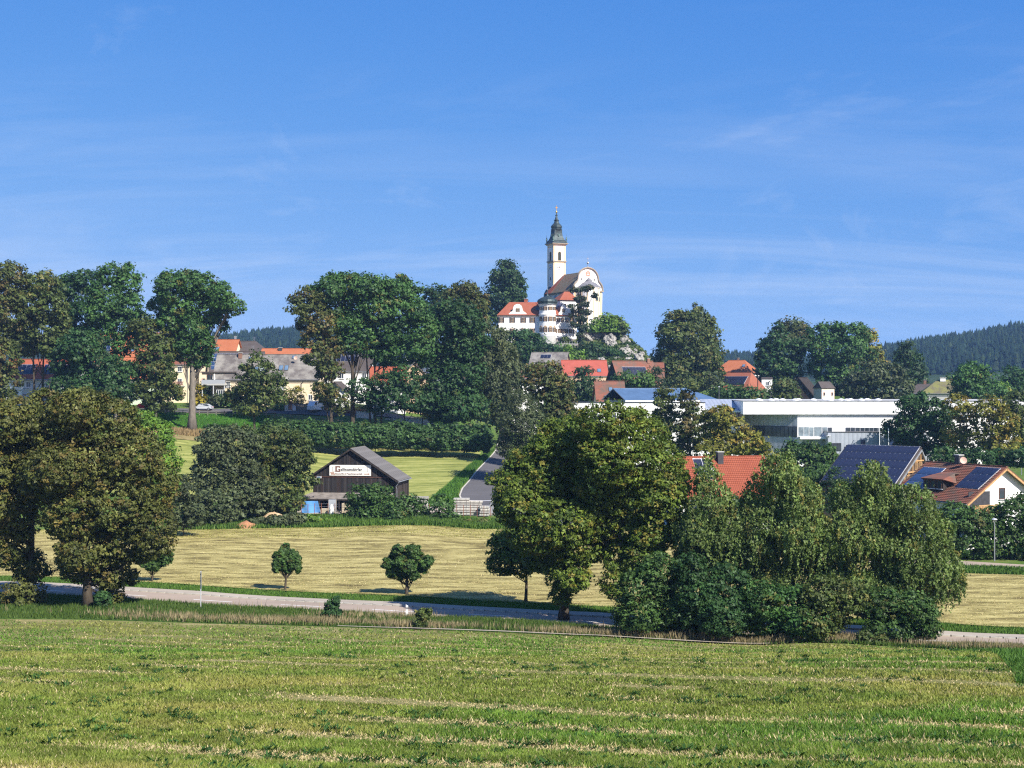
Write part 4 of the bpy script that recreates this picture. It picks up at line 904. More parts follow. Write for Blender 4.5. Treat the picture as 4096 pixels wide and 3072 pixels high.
def antenna(parent, loc, hgt=3.0):
    mb = MB().tube([(0,0,0),(0,0,hgt)], 0.03, 5)
    for k in range(5): mb.tube([(-.5+.05*k,0,hgt-.2-.22*k),(.5-.05*k,0,hgt-.2-.22*k)], 0.015, 4)
    return mb.build('antenna', METAL, parent, loc)
def balcony(parent, x0, x1, y, z, depth=1.3, hgt=1.0, m=None, slab_m=None, step=0.16):
    s = MB().box(x0,x1,y-depth,y-.003,z-.18,z).build('balcony', slab_m or GREYW, parent)
    MB().box(x0,x1,y-depth,y-depth+.07,z+hgt-.1,z+hgt).box(x0,x1,y-depth,y-depth+.06,z+.08,z+.16).build('rail', m or WOODBROWN, s)
    me = MB().box(0,step*.62,0,.04,.17,hgt-.11).mesh('baluster', m or WOODBROWN)
    k = 0
    while x0 + k*step < x1-.1: link('baluster', me, s, (x0+k*step, y-depth+.01, z)); k += 1
    return s
def roof_tiles(h, name='roof_tiles', m=None, tw=0.30, tl=0.36):
    """real tiles on the front slope, too small to pick apart singly"""
    a = math.atan(h.sf); Ls = (h.D/2+h.ro+h.oh)/math.cos(a); nx = int((h.L+2*h.oh)/tw); ns = int(Ls/tl)
    V, F = [], []
    for j in range(ns):
        for i in range(nx):
            x = -h.L/2-h.oh+i*tw; s = j*tl; dz = random.uniform(0,.012); k = len(V)
            V += [(x+.012,s-.05,.075+dz),(x+tw*.5,s-.05,.105+dz),(x+tw-.012,s-.05,.075+dz),(x+.012,s+tl,.02),(x+tw*.5,s+tl,.05),(x+tw-.012,s+tl,.02),(x+.012,s-.05,.01),(x+tw-.012,s-.05,.01)]
            F += [(k,k+1,k+4,k+3),(k+1,k+2,k+5,k+4),(k+6,k+7,k+2,k)]
    mb = MB(); mb.v = V; mb.f = F
    me = bpy.data.meshes.new(name); me.from_pydata(V, [], F); me.materials.append(m); me.update()
    loc, _ = on_roof(h, 0, -h.oh/math.cos(a)); o = link(name, me, h.roof, (0, loc[1], loc[2])); o.rotation_euler = (a,0,0); o['kind'] = 'stuff'
    return o

# ------------------------------------------------------------------ village houses at left
G_H = 'houses along the village street'
h = house('village_house', 'white house under scaffolding with a red solar roof behind the left trees', 'house', 185, 344, 17, 9, 1512, 1440, R(3), WHITE, T_RED, group=G_H)
panels(h, -6.2, 1.0, 4, 2, 1.05, 1.7); panels(h, 0.2, 1.0, 5, 2, 1.05, 1.7)
for u in (-6,-3,3,6): front(h, u, h.ez-1.6, 1.1, 1.3)
for u in (-4,0.5,4.5): front(h, u, h.ez-4.4, 1.1, 1.3)
sc = thing('scaffold', 'metal scaffold standing in front of the white house at left', 'scaffold', (PX(190,338.4), 338.4, gz(PX(190,338.4),338.4)), 0)
up = MB().tube([(0,0,-.2),(0,0,6.4)], 0.05, 5).mesh('upright', METAL)
for k in range(6):
    for yy in (0, 0.8): link('upright', up, sc, (-6+2.4*k, yy, 0))
for z in (2.0,4.0,6.0): MB().box(-6,6,0.1,0.7,z,z+.06).build('deck', WOODGREY, sc)
for z in (3.0,5.0): MB().tube([(-6,0,z),(6,0,z)], 0.03, 5).build('guard_rail', METAL, sc)
h = house('village_house', 'house with a large orange roof behind the tall ash crowns', 'house', 520, 372, 15, 11, 1445, 1334, R(-4), CREAM, T_ORANGE, group=G_H)
panels(h, -6.2, 2.0, 2, 3, 1.05, 1.7, PVB); skylight(h, 2.0, 3.0)
h = house('village_house', 'pale green house behind the small tree on the bank', 'house', 540, 346, 12, 9, 1512, 1432, R(2), PALEGREEN, T_ORANGE, group=G_H)
for u in (-3.5,0,3.5): front(h, u, 4.6, 1.1, 1.35); front(h, u, 1.7, 1.1, 1.35)
h = house('village_house', 'cream house with wooden balcony and faded orange roof behind the broad ash', 'house', 690, 352, 11, 9, 1452, 1362, R(-3), CREAM, T_OLD, group=G_H)
panels(h, -0.2, 0.6, 3, 1, 1.05, 1.7); chimney(h.t, 2, 0.5, h.rz_-.4, h.rz_+.9)
for u in (-3.2,0,3.2): front(h, u, h.ez-1.5, 1.1, 1.35); front(h, u, h.ez-4.5, 1.1, 1.35)
balcony(h.t, -1.5, 4.5, -4.5, h.ez-5.6, m=WOODRED)
h = house('village_house', 'bright orange tiled roof with paired skylights behind the cream house', 'house', 880, 380, 10, 9, 1425, 1361, R(-6), CREAM, T_ORANGE, group=G_H)
for u in (-1.0, 0.1): skylight(h, u, 1.6, 0.9, 1.6)
chimney(h.t, 4.2, 0.2, h.rz_-.5, h.rz_+1.0, 0.5, METAL)
h = house('village_house', 'dark brown hipped roof right of the bright orange one', 'house', 1003, 384, 10, 10, 1420, 1367, R(-6), CREAM, T_DARK, hip=(0,4.0), group=G_H)
antenna(h.t, (1.0,0,h.rz_), 1.4)
h = house('village_house', 'long low orange roof behind the grey slate ridge', 'house', 1148, 376, 12.5, 8, 1425, 1397, 0, CREAM, T_ORANGE, group=G_H)
chimney(h.t, -1.6, -1.0, h.rz_-1.0, h.rz_+.3, 0.9, DARKMETAL)
# solar roofed house with white gable
h = house('village_house', 'white gabled house with solar panels along its ridge', 'house', 945, 354, 13.5, 9, 1490, 1409, R(18), WHITE, T_DARK, group=G_H, gutter=False)
panels(h, -6.6, 0.6, 13, 4, 1.02, 1.35, PVB, skip=lambda i, j: not (j == 3 or i < 3))
# long cream house
h = house('village_house', 'long cream house with a speckled grey roof in the village centre', 'house', 1080, 338, 24.5, 10, 1512, 1421, R(-1), CREAM, T_SLATE, group=G_H, oh=0.5)
chimney(h.t, -7.0, -0.6, h.rz_-.8, h.rz_+.5, 0.8); antenna(h.t, (-4.0,-.3,h.rz_-.2), 2.6)
for u in (3.2, 4.5): skylight(h, u, 2.2, 0.8, 1.5)
skylight(h, -1.2, 1.2, 1.5, 2.4, glass('pale_skylight',(0.3,0.34,0.34),0.2)); skylight(h, -2.6, 1.6, 0.8, 1.6); skylight(h, 5.9, 6.0, 0.7, 0.9); skylight(h, -4.6, 5.6, 0.6, 0.9)
dish(h.t, (6.6,-2.6,h.rz_-.7))
front(h, 3.6, h.ez-1.55, 1.5, 2.2, bars=(2,1)); balcony(h.t, 2.6, 5.0, -5, h.ez-2.7, 1.1, 0.9, ALU, GREYW)
for u in (-9,-6,-2.2,0.4): front(h, u, h.ez-1.5, 1.0, 1.3)
for u in (-2.2,0.6,10.6): front(h, u, h.ez-4.6, 1.0, 1.3)
MB().tube([(9.2,-5.55,h.fe-.2),(8.4,-5.15,h.fe-.9),(8.4,-5.12,0)], 0.07, 6).build('downpipe', DARKMETAL, h.t)
h2 = thing('terrace_house', 'low cream wing with a grey roof terrace and conservatory', 'house', (PX(868,334), 334, gz(PX(868,334),334)-.1), 0, G_H)
MB().box(-3.6,4.4,0,4,-.5,8.0).build('wall', CREAM, h2); MB().box(-3.9,4.6,-.4,4.4,8.0,8.25).build('roof', T_DARK, h2)
b_ = MB().box(-3.0,2.6,-3.2,-.003,5.0,5.35).build('terrace', GREYW, h2)
MB().box(-3.0,2.6,-3.2,-3.1,5.36,6.3).build('parapet', plain('grey_panel',(0.33,0.35,0.38),0.6,0.05,1), h2)
for xx in (-2.9,-.3,2.3): MB().box(xx,xx+.2,-3.15,-2.95,0,5.0).build('post', ALU, h2)
win(h2, 1.5, -3.0, 3.0, 2.0, 1.9, frame=FRAMEW, bars=(3,1), name='conservatory_window'); win(h2, 1.6, -.01, 6.9, .7, 1.4, frame=FRAMEB); win(h2, -1.6, -.01, 6.7, 1.6, 1.9, frame=FRAMEB, bars=(1,1))
pa = thing('parasol', 'closed white parasol on the grey roof terrace', 'parasol', (PX(858,332), 332, h2.location.z+5.36), 0)
MB().tube([(0,0,0),(0,0,2.3)], 0.03, 5).build('pole', ALU, pa); MB().lathe([(0.02,2.4),(0.1,2.0),(0.17,1.2),(0.12,.75),(0.03,.7)], 8).build('canopy', FRAMEW, pa)
dish(h2, (-3.3,-.5,6.2), 0.5)
# white house with solar roof between the trunks
h = house('village_house', 'white house with solar slate roof seen between the central trunks', 'house', 1395, 352, 12, 9, 1478, 1394, R(-3), WHITE, T_DARK, group=G_H)
panels(h, -3.6, 2.4, 6, 2, 1.05, 1.75); chimney(h.t, -4.2, .2, h.rz_-.5, h.rz_+.7)
for u in (-4,-1,2,4.6): front(h, u, h.ez-1.6, 1.1, 1.4, frame=FRAMEW)
for u in (-2.5,2.5): front(h, u, h.ez-4.6, 1.2, 1.4)
h = house('annex', 'small white annex with a dark gable roof beside the central trunks', 'house', 1352, 336, 5, 4.5, 1562, 1530, R(80), WHITE, T_DARK, group=G_H, gutter=False)
right(h, 0, 2.0, 1.4, 1.4)
h = house('village_house', 'small house with a red tiled roof glimpsed behind the many-stemmed ash', 'house', 1552, 338, 8, 7, 1532, 1470, R(8), WHITE, T_RED, group=G_H)
h = house('village_house', 'ochre gable house with a grey roof right of the central trees', 'house', 1632, 348, 12, 9, 1522, 1454, R(-72), OCHRE, T_SLATE, group=G_H)
chimney(h.t, 1.5, -.6, h.rz_-.4, h.rz_+1.6, 0.8, WHITE); right(h, 0.6, h.ez-1.2, .9, 1.1)
antenna(h.t, (5.5,-4.6,h.ez), 2.2)
h = house('village_house', 'small white gable peeping out behind the ochre house', 'house', 1688, 372, 9, 7, 1478, 1448, R(-70), WHITE, T_OLD, group=G_H); right(h, 0, h.ez-.4, .8, 1.0)
h = house('village_house', 'white building at the end of the side road behind the willow', 'house', 2098, 352, 8, 8, 1512, 1478, R(10), WHITE, T_OLD, group=G_H); front(h, 1, h.ez-1.5, 1.0, 1.2)
# sheds and garden walls
h = house('shed', 'tiny white shed with a red roof behind the rail fence', 'shed', 1157, 327, 2.6, 2.6, 1622, 1608, R(-70), WHITE, T_RED, oh=.2, gutter=False, th=.1); right(h, 0, 1.1, .9, 1.9, frame=FRAMEB, sill=False)
h = house('shed', 'red-brown wooden shed behind the slender brown tree', 'shed', 1292, 330, 3.4, 3.0, 1625, 1612, 0, WOODRED, T_OLD, oh=.2, gutter=False, th=.1)
def plank_fence(label, pa_, pb_, hgt, m, step=0.17):
    a = Vector((PX(*pa_), pa_[1], 0)); b = Vector((PX(*pb_), pb_[1], 0)); L = (b-a).length; ang = math.atan2(b.y-a.y, b.x-a.x)
    t = thing('plank_fence', label, 'fence', (a.x, a.y, gz(a.x, a.y)), ang)
    me = MB().box(0, step*.88, -.02, .02, 0, hgt).mesh('plank', m); n_ = int(L/step)
    for i in range(n_):
        p = a.lerp(b, i/n_); link('plank', me, t, (i*step, 0, gz(p.x, p.y)-t.location.z + random.uniform(-.03,.03)))
    for z in (.3, hgt-.25): MB().box(0, L, .025, .07, z, z+.1).build('rail', m, t)
plank_fence('brown plank fence below the cream house', (1170,327), (1241,327), 1.5, WOODGREY)
plank_fence('red-brown plank fence behind the straight dark trunk', (1372,325), (1496,326), 1.6, WOODRED)
def wall_run(label, pa_, pb_, hgt, m, th=0.25):
    a = Vector((PX(*pa_), pa_[1], 0)); b = Vector((PX(*pb_), pb_[1], 0)); L = (b-a).length; ang = math.atan2(b.y-a.y, b.x-a.x)
    t = thing('garden_wall', label, 'wall', (a.x, a.y, min(gz(a.x,a.y), gz(b.x,b.y))), ang)
    MB().box(0,L,0,th,-.5,hgt).build('wall', m, t); MB().box(-.03,L+.03,-.05,th+.05,hgt+.002,hgt+.08).build('coping', GREYW, t)
wall_run('low white garden wall under the central trees', (1540,323), (1725,326), 1.6, WHITE)
wall_run('white plinth wall below the red-brown fence', (1425,322), (1492,322), 1.5, WHITE)
# rail fence along the street
t = thing('rail_fence', 'wooden two-rail fence along the village street', 'fence', (0,0,0))
pm = MB().box(-.07,.07,-.07,.07,-.3,1.15).mesh('post', WOODGREY)
fp = [(430,318),(700,318),(900,317.5),(1100,317),(1300,315.5),(1500,314),(1700,314),(1930,317)]
fc = curve_pd(fp); fx, fy = fc(np.linspace(0,1,46)); fz = ground(fx, fy)
for i in range(len(fx)):
    link('post', pm, t, (fx[i], fy[i], fz[i]))
    if i:
        for zz_ in (0.55, 1.02):
            a = Vector((fx[i-1],fy[i-1]-.09,fz[i-1]+zz_)); b = Vector((fx[i],fy[i]-.09,fz[i]+zz_))
            MB().tube([a,b], 0.06, 4).build('rail', WOODGREY, t)

# ------------------------------------------------------------------ houses below the church hill
G_C = 'houses at the foot of the church hill'
h = house('town_house', 'grey roofed house with a small solar panel below the monastery', 'house', 2200, 440, 11, 9, 1466, 1411, R(-14), plain('brown_plaster',(0.33,0.24,0.19),.9,.08,.6), T_SLATE, group=G_C)
panels(h, -2.6, 3.4, 3, 1, 1.1, 1.7)
front(h, -2, h.ez-1.4, 1.0, 1.2); front(h, 2, h.ez-1.4, 1.0, 1.2)
h = house('town_house', 'smooth bright red roof below the rocky hillside', 'house', 2335, 430, 13.5, 9, 1502, 1443, R(4), OCHRE, T_SMOOTH, group=G_C, oh=.3)
skylight(h, 4.3, 1.2, 1.0, 1.3); 
for u in (-1, 2): chimney(h.t, u, .3, h.rz_-.1, h.rz_+.45, .35)
h = house('town_house', 'brown tiled house with six solar panels and a dark gable below the rocks', 'house', 2530, 402, 12, 9.5, 1532, 1446, R(20), WOODDARK, T_OLD, group=G_C)
panels(h, -4.0, 1.9, 7, 1, 1.05, 3.6); chimney(h.t, 4.8, -.3, h.rz_-.5, h.rz_+.9, .8)
left(h, 0, h.ez+.6, .8, 1.2)
h = house('town_house', 'lower tiled wing right of the six solar panels', 'house', 2612, 405, 5.5, 9, 1512, 1452, R(-4), OCHRE, T_OLD, group=G_C); panels(h, -1.8, 1.2, 3, 1, 1.05, 1.7)
h = house('town_house', 'small red tiled roof in front of the blue metal roof', 'house', 2437, 345, 6.6, 8.5, 1603, 1527, R(3), CREAM, T_OLD, group=G_C)
chimney(h.t, -3.1, 0, h.rz_-.3, h.rz_+.8, .5); skylight(h, 0.1, 2.8, .8, 1.2); skylight(h, -1.2, .3, .8, 1.0)
h = house('hip_house', 'house with a bright orange hipped roof behind the factory', 'house', 2947, 490, 13, 11, 1489, 1443, R(-28), WHITE, T_ORANGE, hip=(4.2,4.2), group=G_C, oh=.6)
chimney(h.t, 0.4, .3, h.rz_-.3, h.rz_+.9, .6); skylight(h, 3.4, 2.8, .9, 1.3); 
for u in (-4,-1.2,1.8,4.5): front(h, u, h.ez-1.1, 1.1, 1.2)
h = house('wooden_barn', 'brown wooden barn with a wide solar field behind the factory', 'barn', 2962, 440, 11.0, 11, 1557, 1492, R(-40), WOODBROWN, tiles('brown_tiles',(0.26,0.085,0.05),(0.33,0.12,0.07)), hip=(0,2.2), group=G_C, oh=.6)
panels(h, -5.2, 1.6, 9, 2, .98, 2.0)
po = MB().tube([(0,0,-.3),(0,0,8.5)], [.16,.12], 6).build('utility_pole', WOODDARK, None, (PX(3031,432),432,gz(PX(3031,432),432))); tag(po, 'dark wooden pole in front of the wooden solar barn', 'pole')
h = house('town_house', 'narrow white house end right of the wooden barn', 'house', 3068, 455, 3.2, 6, 1516, 1512, R(-12), WHITE, T_DARK, group=G_C, oh=.15, gutter=False); front(h, .3, h.ez-1.5, 1, 1.2)
h = house('black_barn', 'black boarded barn with a steep roof beside the salmon tower', 'barn', 3212, 440, 10, 10, 1588, 1512, R(64), WOODDARK, WOODDARK, group=G_C, gutter=False)
tw = thing('salmon_tower', 'small salmon coloured tower house with a dark cap roof behind the factory', 'tower', (PX(3296,424), 424, gz(PX(3296,424),424)-.2), R(24), G_C)
zt_ = PZ(1553,422)-tw.location.z; za = PZ(1526,424)-tw.location.z
MB().box(-2.3,2.3,-2,2,-.5,zt_).build('wall', PINK, tw); MB().box(-2.34,-2.3,-2.02,2.0,-.5,zt_-.02).build('grey_side', GREYW, tw)  # thin grey sheet laid over the left face
mb = MB(); mb.slab([(-2.6,-2.3,zt_),(2.6,-2.3,zt_),(2.2,0,za),(-2.2,0,za)], .15); mb.slab([(2.6,2.3,zt_),(-2.6,2.3,zt_),(-2.2,0,za),(2.2,0,za)], .15); mb.slab([(-2.6,2.3,zt_),(-2.6,-2.3,zt_),(-2.2,0,za)], .15); mb.slab([(2.6,-2.3,zt_),(2.6,2.3,zt_),(2.2,0,za)], .15); mb.build('roof', T_DARK, tw)
for u in (-1.4, 1.5): win(tw, u, -2.01, zt_-1.7, .55, .9, frame=FRAMEB)
h = house('town_house', 'house with a mossy hipped roof below the wooded hill', 'house', 3768, 442, 13, 11, 1572, 1522, R(-12), GREYW, T_MOSS, hip=(5.5,2), group=G_C)
chimney(h.t, 0.2, -.2, h.rz_-.3, h.rz_+.9, 1.6, WHITE); chimney(h.t, 3.2, .4, h.rz_-.3, h.rz_+.8, 1.2)
front(h, 3.4, h.ez-1.4, 1.2, 1.3)
h = house('town_house', 'dark roofed house end left of the mossy roof', 'house', 3700, 452, 6, 8, 1572, 1538, R(-18), GREYW, T_DARK, group=G_C); chimney(h.t, 0, .2, h.rz_-.3, h.rz_+1.4, .8)

# ------------------------------------------------------------------ blue roofed hall
BLUE = None
def sheet_mat(name, c, pitch=0.33, rough=0.35, metal=0.2):
    m, nt, b = nodes_of(name)
    tc = nt.nodes.new('ShaderNodeTexCoord'); w = nt.nodes.new('ShaderNodeTexWave'); w.bands_direction = 'X'; w.inputs['Scale'].default_value = 0.314/pitch
    nt.links.new(tc.outputs['Object'], w.inputs['Vector'])
    n = noise_node(nt, 0.7, 5)
    nt.links.new(mixc(nt, 1.0, ramp(nt, n.outputs['Fac'], [(0.3,tuple(x*.85 for x in c)),(0.7,tuple(min(1,x*1.12) for x in c))]), ramp(nt, w.outputs['Fac'], [(0,(.82,)*3),(0.3,(1,1,1))]), 'MULTIPLY'), b.inputs['Base Color'])
    b.inputs['Roughness'].default_value = rough; b.inputs['Metallic'].default_value = metal; bump(nt, b, w.outputs['Fac'], .4, .04)
    MATS[name] = m; return m
BLUE = sheet_mat('blue_sheet_roof', (0.095,0.16,0.26)); CLAD = sheet_mat('grey_cladding_and_shade', (0.36,0.39,0.44), 0.9, .45, .2); CLADW = sheet_mat('white_cladding', (0.80,0.80,0.80), 1.6, .5, 0.0)
h = house('blue_hall', 'hall with a blue metal roof and white eaves beside the factory', 'hall', 2640, 322, 22, 14, 1600, 1556, R(17), GREYW, BLUE, hip=(0,5), oh=.5, gutter=False, th=.18)
MB().box(-11.5,11.5,-7.62,-7.52,h.fe-.5,h.fe-.02).build('fascia', FRAMEW, h.t)
for u in (-8,-5,-2,1,4,7): front(h, u, h.ez-2.2, 1.8, 1.2, frame=FRAMEW, bars=(2,1))
# ------------------------------------------------------------------ white factory
FD = 300.0; q = FD/FPX
fb = gz(PX(3300,FD), FD) - 1.0
fac = thing('factory', 'long flat roofed white factory with a grey-blue lower block', 'factory', (PX(3190,FD), FD, 0), 0)
def fx_(px): return (px-3190)*q
def fz_(py): return PZ(py, FD)
def fbox(name, p0, p1, y0, y1, top, bot, m, parent=None): return MB().box(fx_(p0),fx_(p1),y0,y1,fz_(bot),fz_(top)).build(name, m, parent or fac)
up_ = fbox('upper_wall', 2971, 4180, -0.6, 30, 1604, 1657.2, CLADW)
fbox('roof_edge', 2968, 4183, -0.7, 30.1, 1602.6, 1604.4, DARKMETAL); fbox('roof', 2970, 4181, -0.5, 29.9, 1602.5, 1603.3, plain('gravel_roof',(0.4,0.4,0.39),.9,.15,2))
fbox('lower_wall', 3190, 4180, 0, 28, 1657.6, 1900, WHITE)
# white wall running back from the corner, its shade painted in as grey-blue
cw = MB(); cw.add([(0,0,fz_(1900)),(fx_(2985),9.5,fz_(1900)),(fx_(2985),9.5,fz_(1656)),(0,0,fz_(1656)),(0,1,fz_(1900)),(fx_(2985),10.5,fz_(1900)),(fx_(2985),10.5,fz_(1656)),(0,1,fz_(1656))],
          [(0,1,2,3),(4,7,6,5),(0,3,7,4),(1,5,6,2),(3,2,6,7),(0,4,5,1)]); cw.build('shade_grey_wall', CLAD, fac)
ang = math.atan2(-9.5, -fx_(2985)); Ls = math.hypot(9.5, fx_(2985))
bw = MB().box(0,Ls*.76,-.12,.0,fz_(1748),fz_(1706)).build('ribbon_window', DARKMETAL, fac, (fx_(3187),-.05,0), 0); bw.rotation_euler = (0,0,math.pi+ang if False else math.atan2(9.5, fx_(2985)))
for k in range(11): MB().box(Ls*.76*(k+.06)/11,Ls*.76*(k+.9)/11,.005,.06,fz_(1746.5),fz_(1708)).build('pane', GLASS, bw)
def fwin(p0, p1, top, bot, nb, m=None, frame=None, y=0):
    w = fbox('window', p0, p1, y-.10, y-.02, top, bot, frame or FRAMEW)
    for k in range(nb):
        a = p0+(p1-p0)*(k+.05)/nb; b = p0+(p1-p0)*(k+.95)/nb
        MB().box(fx_(a),fx_(b),y-.14,y-.105,fz_(bot)+.06,fz_(top)-.06).build('pane', m or GLASS, w)
fwin(3195, 3236, 1707, 1745, 2, glass('office_glass',(0.16,0.20,0.22),0.1), FRAMEW); fwin(3236.5, 3254.5, 1708, 1746, 1, glass('office_glass'), FRAMEW); fwin(3255, 3288, 1707, 1745, 1, glass('office_glass'), FRAMEW)
fwin(3290, 3310, 1708, 1731, 1, glass('office_glass'), ALU); fwin(3312, 3328, 1709, 1727, 1, GLASS, ALU)
fwin(3383, 3420, 1709, 1725, 2, GLASS, ALU); fwin(3421, 3440, 1709, 1725, 1, GLASS, FRAMEW); fwin(3441, 3512, 1710, 1725, 4, GLASS, ALU); fwin(3513, 3530, 1710, 1725, 1, GLASS, FRAMEW); fwin(3531, 3620, 1710, 1725, 4, GLASS, ALU)
fbox('canopy', 3193, 3296, -2.2, -.003, 1746.5, 1755, FRAMEW); fbox('recess_door', 3212, 3290, -.3, -.02, 1756, 1782, CLAD); fbox('dark_base', 3200, 3294, -.25, -.03, 1783, 1800, DARKMETAL)
gb = fbox('grey_block', 3295, 3700, -4, -.003, 1727, 1900, CLAD); fbox('block_edge', 3293, 3702, -4.1, -.002, 1725.6, 1727, DARKMETAL)
fwin(3299, 3347, 1769, 1800, 3, GLASS, DARKMETAL, -4.01); fwin(3422, 3442, 1754, 1781, 1, PVB, ALU, -4.01); fwin(3538, 3560, 1754, 1781, 1, PVB, ALU, -4.01); fwin(3360, 3530, 1783, 1796, 9, GLASS, DARKMETAL, -4.01)
fbox('lamp_bracket', 3288, 3302, -5.2, -4.11, 1738, 1741, ALU)
for k, px in enumerate((3055,3070,3110,3150,3165,3205,3240,3290,3345,3350,3400,3410,3450,3480,3530,3560)):
    MB().lathe([(.8,0),(.72,.18),(.5,.32),(.2,.40),(0.02,.42)], 14).build('roof_dome', plain('dome_plastic',(0.8,0.82,0.84),.4,.04,2), fac, (fx_(px), 5+(k*7 % 11)*.8, fz_(1602.5)-.05))
ln = thing('link_building', 'low grey metal roofed link between the blue hall and the factory', 'building', (PX(2900,306), 306, 0), 0)
lz = lambda py: PZ(py,306); ql = 306/FPX
mb = MB(); mb.slab([(-80*ql,-3,lz(1641)),(72*ql,-3,lz(1641)),(72*ql,9,lz(1598)),(-80*ql,9,lz(1598))], .2); mb.build('roof', CLAD, ln)
MB().box(-80*ql,70*ql,-2.6,8,lz(1900),lz(1647)).build('wall', WHITE, ln); MB().box(-80*ql,72*ql,-3.1,-2.9,lz(1648),lz(1641.5)).build('fascia', FRAMEW, ln)
w = MB().box(-70*ql,62*ql,-2.72,-2.61,lz(1672),lz(1650)).build('window_band', DARKMETAL, ln)
for k in range(9): MB().box(-70*ql+k*14.6*ql+.1,-70*ql+(k+1)*14.6*ql-.1,-2.76,-2.725,lz(1671),lz(1651)).build('pane', GLASS, w)
wa = thing('white_annex', 'flat roofed white annex below the blue metal roof', 'building', (PX(2510,303), 303, 0), 0)
az = lambda py: PZ(py,303); qa = 303/FPX
MB().box(-214*qa,310*qa,0,9,az(1900),az(1611)).build('wall', WHITE, wa); MB().box(-216*qa,312*qa,-.12,9.1,az(1611),az(1609)).build('roof_edge', DARKMETAL, wa)
for k in range(8): win(wa, (-180+k*60)*qa, -.01, az(1668), 1.6, 1.4, frame=ALU, bars=(1,1))
G_P = 'flag poles in front of the factory'
for px, py, lb in ((3518,1712,'left slim white flag pole before the grey factory wall'),(3554,1712,'right slim white flag pole before the grey factory wall')):
    g_ = gz(PX(px,288),288); o = MB().tube([(0,0,-.3),(0,0,PZ(py,288)-g_)], [.09,.06], 6).build('flag_pole', FRAMEW, None, (PX(px,288),288,g_)); tag(o, lb, 'flag pole', G_P)

# ------------------------------------------------------------------ near houses at right
h = house('red_house', 'near house with a bright orange-red tiled roof behind the birches', 'house', 2860, 209, 14.5, 10, 1985, 1831, R(12), WHITE, T_RED, oh=.5)
roof_tiles(h, m=T_RED)
panels(h, -3.6, 2.9, 2, 2, 1.35, 2.0, PV, gap=.12)
chimney(h.t, 0.5, -.7, h.rz_-1.0, h.rz_+.85, 0.85, DARKMETAL)
for u in (-4,0,4): front(h, u, h.ez-1.6, 1.2, 1.3)
h = house('garage', 'little white garage with panels on its roof right of the red roof', 'garage', 3062, 226, 4.5, 5, 1862, 1845, R(-40), WHITE, T_RED, oh=.3, gutter=False); panels(h, -2, .4, 3, 1, 1.1, 1.6, PVB)
# solar barn with timber gable
h = house('solar_barn', 'barn with its whole roof covered in solar panels and a timber framed gable', 'barn', 3508, 217, 11.8, 13, 1938, 1795, R(-40), plain('gable_boards',(0.10,0.07,0.05),.8,.2,2), T_DARK, ridge_off=2.2, oh=.35, gutter=False, th=.3)
panels(h, -6.0, 0.0, 15, 5, 0.80, 2.06, PV, gap=.065)
gx = h.L/2+.03
def gable_z(y): return h.ez + (h.sf*(y+h.D/2) if y < h.ro else h.sb*(h.D/2-y))
k = 0
for yy in np.arange(-6.3, 6.9, 1.45):
    zt_ = gable_z(yy)-.25
    MB().box(gx,gx+.14,yy-.11,yy+.11,-.5,max(zt_,.5)).build('timber_post', TIMBER, h.t)
for zb in (h.rz_-5.2, h.rz_-3.3, h.rz_-1.7):
    y0_ = -h.D/2+(zb-h.ez)/h.sf if zb > h.ez else -h.D/2; y1_ = h.D/2-(zb-h.ez)/h.sb if zb > h.ez else h.D/2
    MB().box(gx+.145,gx+.22,y0_+.2,y1_-.2,zb-.1,zb+.1).build('timber_rail', TIMBER, h.t)
for s_, y0_, y1_ in ((1,-h.D/2-.35,h.ro),(-1,h.ro,h.D/2+.35)):
    MB().slab([(gx-.1,y0_,gable_z(y0_) if abs(y0_) < h.D/2 else h.ez-(h.sf if s_ > 0 else h.sb)*.35),(gx+.45,y0_,gable_z(y0_) if abs(y0_) < h.D/2 else h.ez-(h.sf if s_ > 0 else h.sb)*.35),(gx+.45,y1_,gable_z(y1_) if abs(y1_) < h.D/2 else h.ez-(h.sb)*.35),(gx-.1,y1_,gable_z(y1_) if abs(y1_) < h.D/2 else h.ez-(h.sb)*.35)], .2).build('barge_board', METAL, h.t)
for yy in np.arange(-3.4, 4.0, 1.45):
    for zb in (h.rz_-4.3, h.rz_-2.5):
        if gable_z(yy) > zb+.9: win(h.t, gx+.02, yy, zb, 1.0, 1.2, R(90), frame=TIMBER, bars=(1,1), sill=False)
# white house with balcony at the right edge
RD = 185.0
h = house('white_house', 'white house with a red roof, dormer and wooden balcony at the right edge', 'house', 3862, 190.5, 13, 13, 1990, 1862, R(-62), WHITE, T_OLD, oh=.7, gutter=True)
